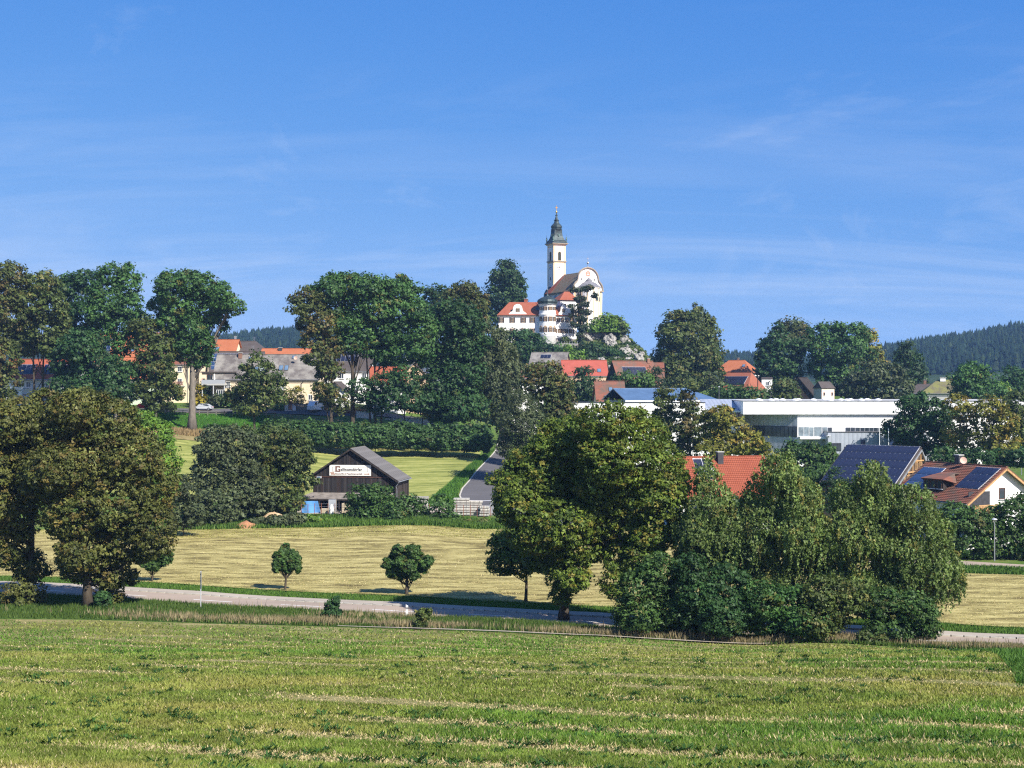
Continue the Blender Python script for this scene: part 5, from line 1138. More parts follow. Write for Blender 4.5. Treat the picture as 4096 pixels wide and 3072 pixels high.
# the slope facing the viewer is the front slope
roof_tiles(h, m=T_OLD)
panels(h, 2.6, 2.3, 4, 3, 1.02, 1.62, PV, gap=.07); panels(h, -6.4, 1.2, 4, 3, 1.02, 1.7, PVB, gap=.07)
chimney(h.t, -1.4, .2, h.rz_-.6, h.rz_+1.3, .8, DARKMETAL); dish(h.t, (0.2,-.6,h.rz_+.7), .48, R(60))
dm = MB(); dz0 = h.ez+.9; dm.box(-2.1,1.5,-5.6,-2.2,dz0,dz0+1.55); d_ = dm.build('dormer', WOODDARK, h.t)
mb = MB(); mb.slab([(-2.35,-5.85,dz0+1.6),(1.75,-5.85,dz0+1.6),(1.0,-3.0,dz0+2.25),(-1.6,-3.0,dz0+2.25)], .13); mb.slab([(1.75,-5.85,dz0+1.6),(2.5,-4.2,dz0+1.05),(1.0,-3.0,dz0+2.25)], .12); mb.slab([(-2.35,-5.85,dz0+1.6),(-3.1,-4.2,dz0+1.05),(-1.6,-3.0,dz0+2.25)], .12); mb.slab([(-1.6,-3.0,dz0+2.25),(1.0,-3.0,dz0+2.25),(1.0,-1.2,dz0+2.35),(-1.6,-1.2,dz0+2.35)], .12); mb.build('dormer_roof', T_OLD, d_)
for u in (-1.5,-.3,.9): 
    o = win(d_, u, -5.61, dz0+.85, .85, 1.1, 0, frame=FRAMEB, bars=(0,1))
gx = h.L/2
right(h, -0.2, h.ez+.75, 1.1, 1.5, frame=FRAMEB, bars=(0,1)); right(h, 3.8, h.ez-1.9, 1.2, 1.4, frame=FRAMEB); right(h, -0.2, h.ez-2.4, 1.2, 1.4, frame=FRAMEB)
rc_ = MB().box(gx-.02,gx+.06,-6.2,-2.4,h.ez-1.4,h.ez+1.15).build('loggia', DARKMETAL, h.t)
# balcony on the gable side, hung in its own frame so that it looks out along the gable
bf = MB().box(gx+.08,gx+1.35,-6.4,-1.9,h.ez-1.75,h.ez-1.55).build('balcony', TIMBER, h.t)
MB().box(gx+1.25,gx+1.35,-6.4,-1.9,h.ez-.62,h.ez-.48).build('rail', TIMBER, bf)
me = MB().box(0,.05,0,.2,-1.53,-.64).mesh('baluster', TIMBER)
for k in range(17): link('baluster', me, bf, (gx+1.28,-6.4+k*.265,h.ez))
for s_, y0_, y1_ in ((1,-h.D/2-.7,0),(-1,h.D/2+.7,0)):
    MB().slab([(gx+.55,y0_,h.ez-h.sf*.7-.02),(gx+.78,y0_,h.ez-h.sf*.7-.02),(gx+.78,y1_,h.rz_),(gx+.55,y1_,h.rz_)], .22).build('barge_board', TIMBER, h.t)
for u in (-4,-1,2): front(h, u, h.ez-2.0, 1.2, 1.3, frame=FRAMEB)
# ------------------------------------------------------------------ the dark barn with the sign
BD = 222.0; qb = BD/FPX
bb = gz(PX(1405,BD), BD) - .1
barn = thing('dark_barn', 'dark weathered wooden barn with a white sign on its gable', 'barn', (PX(1404,BD), BD, bb), R(-9))
bz = lambda py: PZ(py,BD)-bb
BW0, BW1 = -6.2, 6.2; BL = 8.0; BE = bz(1903); BR = bz(1797)
PLANKS = [plain('board_a',(0.038,0.034,0.034),.92,.4,1.6,.1,0,.3,(2,2,.12)), plain('board_b',(0.027,0.024,0.025),.92,.4,1.6,.1,0,.3,(2,2,.12)), plain('board_c',(0.060,0.053,0.050),.92,.4,1.6,.1,0,.3,(2,2,.12)), plain('board_d',(0.044,0.032,0.028),.92,.4,1.6,.1,0,.3,(2,2,.12))]
MB().box(BW0+.05,BW1-.05,.06,BL,-.4,BE-.1).prism([(BW0+.1,BE-.1),(BW1-.1,BE-.1),(0,BR-.12)], .06, BL, 'y').build('wall', WOODDARK, barn)
sl = (BR-BE)/6.35
def gz_b(x): return BR - abs(x)*sl
step = 0.205; nb = int((BW1-BW0)/step)
lo_me = [MB().box(.012,step-.012,-.02,.045,0,BE-.16+.55-.02).mesh('plank', m) for m in PLANKS]
for i in range(nb):
    x = BW0 + i*step; m_i = random.choice((0,0,1,1,2,3))
    link('plank', lo_me[m_i], barn, (x, random.uniform(-.02,.015), -.55 + random.uniform(-.03,.03)))
    zt_ = min(gz_b(x+.01), gz_b(x+step-.01)) - .06; z0_ = BE-.13
    if zt_ > z0_+.05:
        za_, zb_ = gz_b(x+.012)-.05, gz_b(x+step-.012)-.05
        mb = MB(); x0_, x1_ = x+.012, x+step-.012; yo = random.uniform(-.02,.012)
        mb.add([(x0_,-.05+yo,z0_),(x1_,-.05+yo,z0_),(x1_,-.05+yo,zb_),(x0_,-.05+yo,za_),(x0_,.03+yo,z0_),(x1_,.03+yo,z0_),(x1_,.03+yo,zb_),(x0_,.03+yo,za_)], [(0,1,2,3),(7,6,5,4),(0,4,5,1),(1,5,6,2),(2,6,7,3),(3,7,4,0)])
        mb.build('plank', random.choice(PLANKS), barn)
MB().box(BW0-.02,BW1+.02,-.10,-.055,BE-.28,BE-.14).build('drip_board', plain('rusty_board',(0.10,0.05,0.035),.9,.3,2), barn)
# bay under the right eave, closed with an added dark box for its shade
MB().box(BW1-.04,BW1+1.1,.7,BL,-.4,BE-.85).build('bay_shade_box', WOODDARK, barn)
for yy in (0.15, 4.0, 7.7): MB().box(BW1+1.15,BW1+1.33,yy-.09,yy+.09,-.4,BE-.75).build('bay_post', WOODDARK, barn)
BROOF = plain('fibre_cement', (0.125,0.118,0.115), .85, .3, 1.2, .2)
mb = MB()
eL, eR = -6.75, 7.75
for s_ in (-1, 1):
    e = eL if s_ < 0 else eR
    mb.slab([(e,-.45,BR-abs(e)*sl+.12),(0,-.45,BR+.12),(0,BL+.4,BR+.12),(e,BL+.4,BR-abs(e)*sl+.12)], .13)
rf = mb.build('roof', BROOF, barn)
# sheets laid over the right slope, each one a piece
rl = math.hypot(eR, eR*sl); a_ = math.atan(sl)
for r_ in range(5):
    for c_ in range(8):
        o = MB(); w_, l_ = (BL+.85)/8, rl/5
        pts_u = 7; vs_, fs_ = [], []
        for i in range(pts_u):
            t_ = i/(pts_u-1); vs_ += [(t_*w_, 0, .05+.028*math.cos(t_*math.pi*6)), (t_*w_, l_*1.04, .02+.028*math.cos(t_*math.pi*6))]
        for i in range(pts_u-1): fs_.append((2*i,2*i+2,2*i+3,2*i+1))
        me = bpy.data.meshes.new('sheet'); me.from_pydata(vs_, [], fs_); me.materials.append(BROOF)
        s_ = rl - r_*l_
        ob = link('sheet', me, rf, (s_*math.cos(a_), -.45+c_*w_, BR+.125-s_*math.sin(a_)))
        ob.rotation_euler = Matrix(((0,-math.cos(a_),math.sin(a_)),(1,0,0),(0,math.sin(a_),math.cos(a_)))).to_euler()
for s_ in (-1, 1):
    e = (eL if s_ < 0 else eR)
    MB().slab([(e,-.56,BR-abs(e)*sl+.14),(0,-.56,BR+.14),(0,-.46,BR+.14),(e,-.46,BR-abs(e)*sl+.14)], .24).build('barge_board', WOODDARK, barn)
ge = BR-abs(eR)*sl
MB().tube([(eR+.07,-.45,ge+.03),(eR+.07,BL+.4,ge+.03)], .08, 6).tube([(eR+.07,-.3,ge),(eR-.45,-.2,ge-.75),(BW1+1.25,-.1,ge-1.0),(BW1+1.25,-.1,-.2)], .05, 6).build('gutter', METAL, barn)
# lean-to roof before the front
lr = MB().slab([(-8.0,-2.7,bz(1991)),(6.9,-2.7,bz(1991)),(6.9,-.12,bz(1971)),(-6.4,-.12,bz(1971))], .12).build('lean_to_roof', plain('mossy_sheet',(0.20,0.175,0.155),.9,.3,1.2,.15), barn)
MB().box(-7.9,6.8,-2.74,-2.66,bz(1997),bz(1992.2)).build('fascia_board', WOODDARK, barn)
for xx in (-7.7,-4.4,-1.2,2.2,5.4): MB().box(xx-.08,xx+.08,-2.62,-2.46,-.5,bz(1992)).build('lean_to_post', WOODDARK, barn)
# floodlight
fl = MB().box(-5.45,-4.75,-.5,-.12,BE-.42,BE-.12).build('floodlight', ALU, barn); MB().box(-5.35,-4.85,-.53,-.502,BE-.38,BE-.16).build('lens', GLASSB, fl)
# sign
sx0, sx1 = (1316-1404)*qb, (1487-1404)*qb; sz0, sz1 = bz(1903)+.02, bz(1860)
sg = thing('sign_board', 'white builders merchant sign board on the dark barn gable', 'sign', (0,0,0), 0)
sg.location = barn.matrix_basis @ Vector((0,0,0)) if False else barn.location; sg.rotation_euler = barn.rotation_euler
SIGNW = plain('sign_white',(0.80,0.77,0.70),.6,.03,1); SIGNB = plain('sign_dark',(0.05,0.045,0.045),.6,.05,1); SIGNR = plain('sign_brown',(0.16,0.07,0.055),.6,.05,1); SIGNO = plain('sign_orange',(0.34,0.16,0.10),.6,.05,1)
MB().box(sx0,sx1,-.16,-.10,sz0,sz1).build('board', SIGNW, sg)
SH = sz1-sz0; SWd = sx1-sx0
def bar(a, b, c, d_, m, nm='border_line'): return MB().box(sx0+SWd*a,sx0+SWd*b,-.168,-.161,sz0+SH*c,sz0+SH*d_).build(nm, m, sg)
bar(.07,.925,.80,.815,SIGNB); bar(.07,.925,.375,.39,SIGNB); bar(.07,.076,.39,.80,SIGNB); bar(.919,.925,.39,.80,SIGNB)
def text(s_, x, z, size, m, bold=0.0, sx=1.0, parent=None, nm='lettering'):
    c = bpy.data.curves.new('lettering', 'FONT'); c.body = s_; c.size = size; c.extrude = 0.01; c.offset = bold; c.align_x = 'LEFT'; c.space_character = 1.08
    o = bpy.data.objects.new(nm, c); COL.objects.link(o); o.parent = parent or sg; o.location = (x,-.18,z); o.rotation_euler = (R(90),0,0); o.scale = (sx,1,1); c.materials.append(m)
    bpy.context.view_layer.update(); me = bpy.data.meshes.new_from_object(o.evaluated_get(bpy.context.evaluated_depsgraph_get()))
    o2 = link(nm, me, o.parent); o2.location = o.location; o2.rotation_euler = o.rotation_euler; o2.scale = o.scale; bpy.data.objects.remove(o); return o2
# big G as blocky letter shape
gx0 = sx0+SWd*.145; gw = SWd*.115; gz0 = sz0+SH*.36; gh = SH*.53; t_ = gw*.30
MB().box(gx0,gx0+t_,-.176,-.162,gz0,gz0+gh).box(gx0+t_,gx0+gw,-.176,-.162,gz0,gz0+t_*.8).box(gx0+t_,gx0+gw,-.176,-.162,gz0+gh-t_*.8,gz0+gh).box(gx0+gw-t_*.85,gx0+gw,-.176,-.162,gz0+t_*.8,gz0+gh*.52).box(gx0+gw*.52,gx0+gw-t_*.85,-.176,-.162,gz0+gh*.40,gz0+gh*.52).box(gx0+gw-t_*.85,gx0+gw,-.176,-.162,gz0+gh*.72,gz0+gh-t_*.8).build('initial_letter', SIGNR, sg)
text('allitzend\u00f6rfer', sx0+SWd*.272, sz0+SH*.475, SH*.33, SIGNB, 0.010, 1.07)
text('Baustoffe & Maschinenverleih', sx0+SWd*.145, sz0+SH*.105, SH*.225, SIGNR, 0.0, .90)
em = MB()
for r_ in range(3):
    for c_ in range(3): em.box(sx0+SWd*(.022+.032*c_+.012*r_),sx0+SWd*(.048+.032*c_+.012*r_),-.175,-.162,sz0+SH*(.08+.085*(2-r_)),sz0+SH*(.145+.085*(2-r_)))
em.build('brick_emblem', SIGNO, sg)
ar = MB(); ar.prism([(sx0+SWd*.835,sz0+SH*.13),(sx0+SWd*.93,sz0+SH*.13),(sx0+SWd*.93,sz0+SH*.08),(sx0+SWd*.975,sz0+SH*.165),(sx0+SWd*.93,sz0+SH*.25),(sx0+SWd*.93,sz0+SH*.20),(sx0+SWd*.835,sz0+SH*.20)], -.175, -.162, 'y'); ar.build('arrow', SIGNO, sg)
# blue tarpaulin under the lean-to and the things stored there
tz = lambda py, d: PZ(py,d)
t = thing('tarpaulin', 'bright blue tarpaulin sheet hung at the left end of the lean-to', 'tarpaulin', (PX(1243,217.5), 217.5, gz(PX(1243,217.5),217.5)), 0)
V, F = [], []; nx_, nz_ = 14, 8; w_, hh = 3.0, PZ(2004,217.5)-t.location.z
for j in range(nz_+1):
    for i in range(nx_+1):
        u, v = i/nx_, j/nz_; V.append((-1.5+u*w_*(1-.13*v) , .22*math.sin(u*9+1)*(.3+.7*(1-v))*.6 + .25*(1-v), v*hh))
for j in range(nz_):
    for i in range(nx_): k = j*(nx_+1)+i; F.append((k,k+1,k+nx_+2,k+nx_+1))
mb = MB(); mb.v, mb.f = V, F; o = mb.build('sheet', plain('blue_tarp',(0.12,0.33,0.72),.45,.1,1.2), t); md = o.modifiers.new('thick','SOLIDIFY'); md.thickness = .01
def crate(label, px, d, w, hh, dp, m, name='crate', cat='crate', n=4, group=None, z=None):
    x = PX(px,d); t = thing(name, label, cat, (x,d,gz(x,d) if z is None else z), random.uniform(-.1,.1), group)
    for i in range(n):
        z0_ = hh*i/n; MB().box(-w/2,w/2,-dp/2,dp/2,z0_+.02,z0_+hh/n-.015).build('slat', m, t)
    for sx_ in (-1,1):
        for sy_ in (-1,1): MB().box(sx_*(w/2+.03)-.03,sx_*(w/2+.03)+.03,sy_*(dp/2-.05)-.05,sy_*(dp/2-.05)+.05,0,hh).build('corner_post', WOODGREY, t)
    return t
crate('pale wooden crate under the lean-to right of the dark opening', 1395, 218, 2.0, 1.5, 1.2, plain('pale_wood',(0.48,0.40,0.28),.8,.2,2), n=5)
crate('low pale pallet box in front of the blue tarpaulin', 1312, 217, 2.0, .7, 1.0, plain('pale_wood'), name='pallet_box', cat='pallet box', n=3)
crate('grey tool cupboard in the dark lean-to opening', 1330, 219.2, 1.1, 1.9, .6, plain('grey_panel'), name='cupboard', cat='cupboard', n=2)
pk = thing('plaster_cone', 'white wrapped sack standing upright before the lean-to', 'sack', (PX(1326,215.5),215.5,gz(PX(1326,215.5),215.5)),0)
MB().lathe([(.38,0),(.42,.5),(.3,1.1),(.12,1.5),(.02,1.55)], 10).build('sack', plain('white_sack',(.7,.68,.64),.7,.1,3), pk, smooth=True)
# stacked slabs and pallets in the yard
SLAB = [plain('slab_a',(0.42,0.40,0.36),.9,.2,3), plain('slab_b',(0.33,0.31,0.28),.9,.2,3), plain('slab_c',(0.50,0.47,0.42),.9,.2,3)]
def stack(px, d, n, w, dp, th, label, base=0.0, group='stacked scaffold frames and slabs in the yard', name='slab_pallet'):
    x = PX(px,d); g_ = gz(x,d)+base
    for k in range(n):
        od = 'lowest' if k == 0 else ('topmost' if k == n-1 else ['second','third','fourth','fifth','sixth'][k-1])
        t = thing(name, label.replace('pallet', od + ' pallet', 1) if k in (0, n-1) else label.replace('pallet', od + ' pallet up', 1), 'pallet', (x+random.uniform(-.08,.08), d+random.uniform(-.08,.08), g_+k*(th+.13)), random.uniform(-.05,.05), group)
        MB().box(-w/2,w/2,-dp/2,dp/2,.11,.11+th).build('load', SLAB[k % 3], t)
        for yy in (-dp*.4,0,dp*.4): MB().box(-w/2,w/2,yy-.06,yy+.06,0,.105).build('bearer', WOODGREY, t)
        for xx in (-w*.3, w*.3): MB().box(xx-.025,xx+.025,-dp/2-.012,-dp/2-.002,.11,.11+th).build('strap', SIGNB, t)
stack(1848, 216, 7, 2.4, 1.3, .24, 'pallet of grey slabs, left tall stack behind mesh fence')
stack(1900, 216.5, 6, 2.2, 1.3, .24, 'pallet of grey slabs, middle stack behind mesh fence')
stack(1938, 215.5, 4, 1.4, 1.3, .26, 'pallet of grey slabs, low right stack behind mesh fence')
stack(1680, 219, 5, 2.5, 1.3, .36, 'pallet of pale blocks in the stack right of the barn', 0.0)
cn = thing('gravel_wedge', 'grey metal ramp tilted up beside the slab stacks', 'ramp', (PX(1960,219),219,gz(PX(1960,219),219)), 0)
MB().prism([(-1.2,0),(1.0,0),(1.0,2.6)], -.6, .6, 'y').build('plate', METAL, cn)
# mesh fence of the yard
t = thing('mesh_fence', 'thin wire mesh fence with dark posts in front of the yard', 'fence', (0,0,0))
mp = MB().box(-.04,.04,-.04,.04,-.3,1.9).mesh('post', WOODRED); fx, fy = curve_pd([(1205,214),(1420,213.5),(1640,213),(1800,213),(1990,213.5)])(np.linspace(0,1,30)); fz = ground(fx, fy)
for i in range(len(fx)):
    link('post', mp, t, (fx[i],fy[i],fz[i]))
    if i:
        for zz_ in (.4,.9,1.4,1.8): MB().tube([(fx[i-1],fy[i-1],fz[i-1]+zz_),(fx[i],fy[i],fz[i]+zz_)], .012, 3).build('wire', METAL, t)
t = thing('barrier', 'white barrier rail across the mouth of the side road', 'barrier', (0,0,0))
for px in (1840,1910,1980): MB().box(PX(px,226)-.05,PX(px,226)+.05,225.95,226.05,gz(PX(px,226),226)-.2,gz(PX(px,226),226)+1.2).build('post', ALU, t)
MB().tube([(PX(1838,226),226,gz(PX(1838,226),226)+1.1),(PX(1985,226),226,gz(PX(1985,226),226)+1.2)], .05, 5).build('rail', ALU, t)
# earth heaps
def heap(label, px, d, w, hh, m):
    x = PX(px,d); V, F = [], []; n_ = 22
    for j in range(n_+1):
        for i in range(n_+1):
            u, v = i/n_*2-1, j/n_*2-1; r = math.hypot(u,v); xx, yy = u*w, v*w*.7
            hz = max(0, 1-r)**.8*hh*(.75+.5*float(vnoise(np.array([u*3+px]),np.array([v*3]),4)[0])) - .1
            V.append((xx, yy, hz))
    for j in range(n_):
        for i in range(n_): k = j*(n_+1)+i; F.append((k,k+1,k+n_+2,k+n_+1))
    mb = MB(); mb.v, mb.f = V, F; o = mb.build('earth_heap', m, None, (x,d,gz(x,d)), smooth=True); tag(o, label, 'heap')
heap('pale sand heap on the bank left of the blue tarpaulin', 1098, 211, 2.6, 1.7, M_SAND)
heap('reddish earth heap low on the bank by the stubble edge', 985, 205.5, 2.0, 1.1, plain('red_earth',(0.34,0.17,0.09),.95,.2,1.5,.05))
# ------------------------------------------------------------------ the rocky church hill
HX = np.array([-60,-45,-22,-5,22,30,34.5,38,42,45,48.5,53,60]); HXV = np.array([0,2,13,15,16.5,22.5,23.6,20.8,16.8,12.8,8.5,3.5,0])
HY = np.array([448,462,476,490,502,507.5,512,545,575,600]); HYV = np.array([0,2.5,7,12,14.6,18,23.6,24,9,0])
def hill_h(x, y):
    x = np.asarray(x, float); y = np.asarray(y, float)
    n = fbm(x*0.13+5, y*0.13, 71, 4)-.5
    a = np.interp(x + 3*n, HX, HXV); b = np.interp(y + 5*n, HY, HYV)
    h = np.minimum(a, b)
    return h + np.clip(h, 0, 6)/6*(2.4*(fbm(x*0.35, y*0.35, 91, 4)-.5)*np.clip((24.5-h)/6, .1, 1)) - 1.0
hx, hy = np.meshgrid(np.linspace(-62, 62, 150), np.linspace(446, 604, 150)); hz = hill_h(hx, hy)
V = np.stack([hx, hy, hz], -1).reshape(-1,3); i = (np.arange(149)[:,None]*150 + np.arange(149)[None]).ravel()
M_HILL = meadow_mat('scrub_slope', [(0.3,(0.03,0.055,0.016)),(0.5,(0.06,0.085,0.025)),(0.66,(0.13,0.125,0.06)),(0.8,(0.34,0.32,0.27))], 0.16)
me = np_mesh('church_hill', V, np.stack([i,i+1,i+151,i+150],-1), M_HILL); me.polygons.foreach_set('use_smooth',[True]*len(me.polygons))
hillo = tag(link('church_hill', me), kind='structure')
def hh_(x, y): return float(hill_h(np.array([x]), np.array([y]))[0])
def rock_mat():
    m, nt, b = nodes_of('quartz_rock')
    n = noise_node(nt, 0.55, 9, 0.72); n2 = noise_node(nt, 2.6, 6, 0.7, 'Object', (1,1,.5))
    c = ramp(nt, n.outputs['Fac'], [(0.30,(0.12,0.115,0.10)),(0.44,(0.22,0.21,0.185)),(0.56,(0.36,0.335,0.30)),(0.75,(0.48,0.45,0.40))])
    c = mixc(nt, .55, c, ramp(nt, n2.outputs['Fac'], [(0.35,(0.07,0.07,0.06)),(0.6,(0.46,0.435,0.39))]))
    nt.links.new(c, b.inputs['Base Color']); b.inputs['Roughness'].default_value = .9; bump(nt, b, n2.outputs['Fac'], .9, .35); return m
ROCK = rock_mat()
def rock(px, py, d, w, hgt, seed):
    rng = np.random.default_rng(seed); n_, m_ = 22, 15; V = []
    for j in range(m_+1):
        th = math.pi*j/m_
        for i in range(n_):
            ph = 2*math.pi*i/n_; V.append((math.sin(th)*math.cos(ph), math.sin(th)*math.sin(ph), math.cos(th)))
    V = np.array(V); o = rng.uniform(0,50)
    q = fbm(V[:,0]*1.6+V[:,2]*2.1+o, V[:,1]*1.6+o*.3-V[:,2]*1.3, seed, 5); r = .62+.85*(q-.3)
    r *= 1+.18*np.round(np.sin(V[:,0]*5+V[:,2]*3+o)*1.5)/1.5*.5
    V = V*r[:,None]*np.array([w/2,w*.4,hgt/2]); V += rng.normal(0,.03*w,V.shape)
    F = [(j*n_+i, j*n_+(i+1)%n_, (j+1)*n_+(i+1)%n_, (j+1)*n_+i) for j in range(m_) for i in range(n_)]
    me = bpy.data.meshes.new('rock'); me.from_pydata(V.tolist(), [], F); me.materials.append(ROCK); me.update()
    p = P(px, py, hit(px, py, d)); return link('rock', me, hillo, p)
def hit(px, py, d0):
    dd = np.arange(452, 545, .5); xx = (px-CX)/FPX*dd; zz_ = -(py-CY)/FPX*dd; k = np.nonzero(hill_h(xx, dd) > zz_)[0]
    return float(dd[k[0]]) if len(k) else d0
RK = [(2352,1350,503,50,34),(2385,1348,503,40,38),(2412,1340,505,40,42),(2440,1370,504,46,60),(2452,1390,502,36,40),(2500,1370,507,38,46),(2488,1352,508,30,30),(2512,1395,505,24,26),(2432,1362,505,30,36),
      (2360,1432,470,44,30),(2410,1455,472,40,40),(2450,1478,470,46,34),(2500,1412,497,50,34),(2530,1425,497,40,36),(2555,1440,496,36,50),(2568,1425,500,26,38),(2545,1408,503,26,24),(2515,1440,493,40,26),(2480,1410,496,30,20),(2182,1380,500,26,22),(2376,1415,480,26,14),(2420,1372,500,26,20),(2470,1440,478,30,22),(2395,1475,462,40,24),(2570,1460,488,40,26)]
for k, (px, py, d, w, hgt) in enumerate(RK): rock(px, py, d, w*d/FPX*1.25, hgt*d/FPX*1.3, 300+k)
# scrub over the slopes
n = 5200; X = RNG.uniform(-30, 54, n); Y = RNG.uniform(455, 512, n); H = hill_h(X, Y)
k = (H > .3) & (fbm(X*.22, Y*.22, 17, 3) > .40) & ~((X > 8) & (X < 33) & (Y > 503)); X, Y, H = X[k], Y[k], H[k]
rg = np.random.default_rng(5); m_ = 32; n = len(X); rr = rg.uniform(.35, 1.25, n)
o = unit(rg.standard_normal((n,m_,3))); o[...,2] = np.abs(o[...,2])
p = np.stack([X,Y,H],-1)[:,None] + o*(rr[:,None,None]*rg.uniform(.5,1.1,(n,m_,1)))
nn = unit(o + np.array([0,0,.3]) + rg.standard_normal((n,m_,3))*.5).reshape(-1,3); p = p.reshape(-1,3); kk = len(p)
tt = unit(np.cross(nn, rg.standard_normal((kk,3)))); b_ = np.cross(nn, tt); s = rg.uniform(.36,.75,(kk,1))
bc = np.repeat(np.where((fbm(X*.1,Y*.1,33,3) > .52)[:,None], pick(n,(0.05,0.085,0.02),(0.11,0.15,0.035)), pick(n,(0.025,0.05,0.016),(0.05,0.085,0.025))), m_, 0)*rg.uniform(.75,1.25,(kk,1))
V = np.stack([p-tt*s*.6-b_*s*.5, p-tt*s*.5+b_*s*.6, p+tt*s*.8],1).reshape(-1,3)
tag(link('hillside_scrub', np_mesh('hillside_scrub', V, np.arange(3*kk).reshape(kk,3), LEAF, bc)), 'low green scrub clothing the slopes of the church hill', 'scrub', kind='stuff')
def hshrub(label, px, d, lobes, pal='hazel', **k): return shrub(label, px, d, lobes, pal, base_z=hh_(PX(px,d), d), **k)
hshrub('sunlit green bushes on the rock right of the church', 2430, 508, [(2380,1310,30,24),(2415,1285,36,26),(2450,1290,34,28),(2430,1320,50,22),(2475,1315,24,26),(2395,1335,40,14)], 'bright')
hshrub('bush at the rim of the rock right of the bright bushes', 2480, 507, [(2478,1300,22,24),(2488,1330,14,16)], 'olive')
hshrub('dark round bush below the monastery turret', 2222, 486, [(2205,1400,28,20),(2240,1408,30,18),(2222,1420,40,14)], 'dark')
hshrub('light green bush on the slope below the pine', 2300, 480, [(2285,1405,26,20),(2310,1420,26,18)], 'bright')
hshrub('clipped bright hedge on the slope above the red sheet roof', 2270, 470, [(2240,1435,28,10),(2275,1438,30,11),(2310,1442,24,10)], 'bright')
hshrub('dark bushes between the pale rocks', 2370, 484, [(2350,1395,34,22),(2390,1405,34,24),(2370,1430,40,18),(2430,1425,34,22)], 'deep')
hshrub('dark low shrubs on the lower rock slope', 2470, 486, [(2460,1415,30,20),(2490,1440,30,20),(2440,1455,36,18)], 'dark')
hshrub('garden bush on the terrace beside the monastery turret', 2258, 497, [(2256,1366,16,14)], 'olive', clump=.6)

# ------------------------------------------------------------------ church
PW = plain('church_plaster', (0.80,0.78,0.74), .85, .04, .4); PY = plain('church_yellow', (0.68,0.54,0.34), .85, .06, .6); COPPER = plain('dark_copper', (0.032,0.05,0.052), .5, .35, 1.0, .4, .3); CGREEN = plain('green_copper', (0.10,0.17,0.15), .6, .35, 1.5)
GOLD = plain('gilding', (0.75,0.5,0.15), .3, .08, 3, .5, .9); CORN = plain('cornice_stone', (0.30,0.25,0.19), .8, .15, 1.5); LEAD = plain('lead_roof', (0.17,0.17,0.185), .55, .2, 1.2); SHUT = plain('brown_shutter', (0.03,0.016,0.012), .7, .15, 3)
CA = R(25)
fcx, fcy = PX(2352,512), 512.0
ch = thing('church', 'white baroque church with an onion spire tower on the rock', 'church', (fcx, fcy, 0), CA)   # local y runs back along the nave, facade at y=0
cz = lambda py, d=512: PZ(py, d)
NW = 5.7; NE = cz(1158); NR = cz(1084); NB = cz(1300); NL = 22.0
MB().prism([(-NW,NB),(NW,NB),(NW,NE),(0,NR-.25),(-NW,NE)], .5, NL, 'y').build('nave_wall', PW, ch)
mb = MB(); mb.slab([(-NW-.7,.4,NE-.55),(-NW-.7,NL+.4,NE-.55),(-.0,NL-3.0,NR),(0,.4,NR)], .25); mb.slab([(NW+.7,NL+.4,NE-.55),(NW+.7,.4,NE-.55),(0,.4,NR),(0,NL-3.0,NR)], .25); mb.slab([(-NW-.7,NL+.4,NE-.55),(NW+.7,NL+.4,NE-.55),(0,NL-3.0,NR)], .25)
nr = mb.build('nave_roof', T_NAVE, ch)
MB().slab([(-NW-.75,NL-4.4,NE-.51),(-NW-.75,NL+.45,NE-.51),(-.05,NL-3.0,NR+.05),(-.05,NL-3.8,NR+.05)], .1).build('relaid_tiles', T_MANOR, nr)
MB().box(-NW-.5,-NW,.5,NL,NE-1.05,NE-.62).build('eaves_cornice', CORN, ch)
for k in range(5): 
    w = win(ch, -NW-.02, 3.0+k*4.0, NE-3.0, 2.2, 3.4, R(-90), frame=FRAMEW, bars=(2,2), sill=False, pane_m=GLASSB)
# curved gable
def gable_half():
    pts = [(NW+.25,NE-.2),(NW+.25,NE+.6),(NW+.05,NE+1.4),(NW-.45,NE+2.2),(NW-1.05,NE+2.8),(NW-1.45,NE+3.5)]
    H = cz(1071); R0 = NW-1.45
    for k in range(1, 13):
        a = math.pi/2*k/12; pts.append((R0*math.cos(a), NE+3.5+(H-NE-3.5)*math.sin(a)))
    return pts
gp = gable_half(); poly = [(x,z) for x, z in gp] + [(-x,z) for x, z in reversed(gp[:-1])]
MB().prism([(-NW-.0,NB),(NW,NB)] + poly, 0, .55, 'y').build('gable_wall', PW, ch)
cm = MB()
for a, b in zip(poly[:-1], poly[1:]):
    va, vb = Vector((a[0],-.28,a[1])), Vector((b[0],-.28,b[1])); cm.tube([va, vb], .26, 6); cm.tube([va+Vector((0,.6,.0)), vb+Vector((0,.6,0))], .26, 6)
cm.build('gable_cornice', CORN, ch)
cm = MB().box(-NW-.55,NW+.55,-.55,.3,NE-.75,NE-.25); cm.build('facade_cornice', CORN, ch)
for x in (-NW+.35,-NW+1.7,NW-1.7,NW-.35): MB().box(x-.38,x+.38,-.16,-.003,NB,NE-.8).build('pilaster', PY, ch)
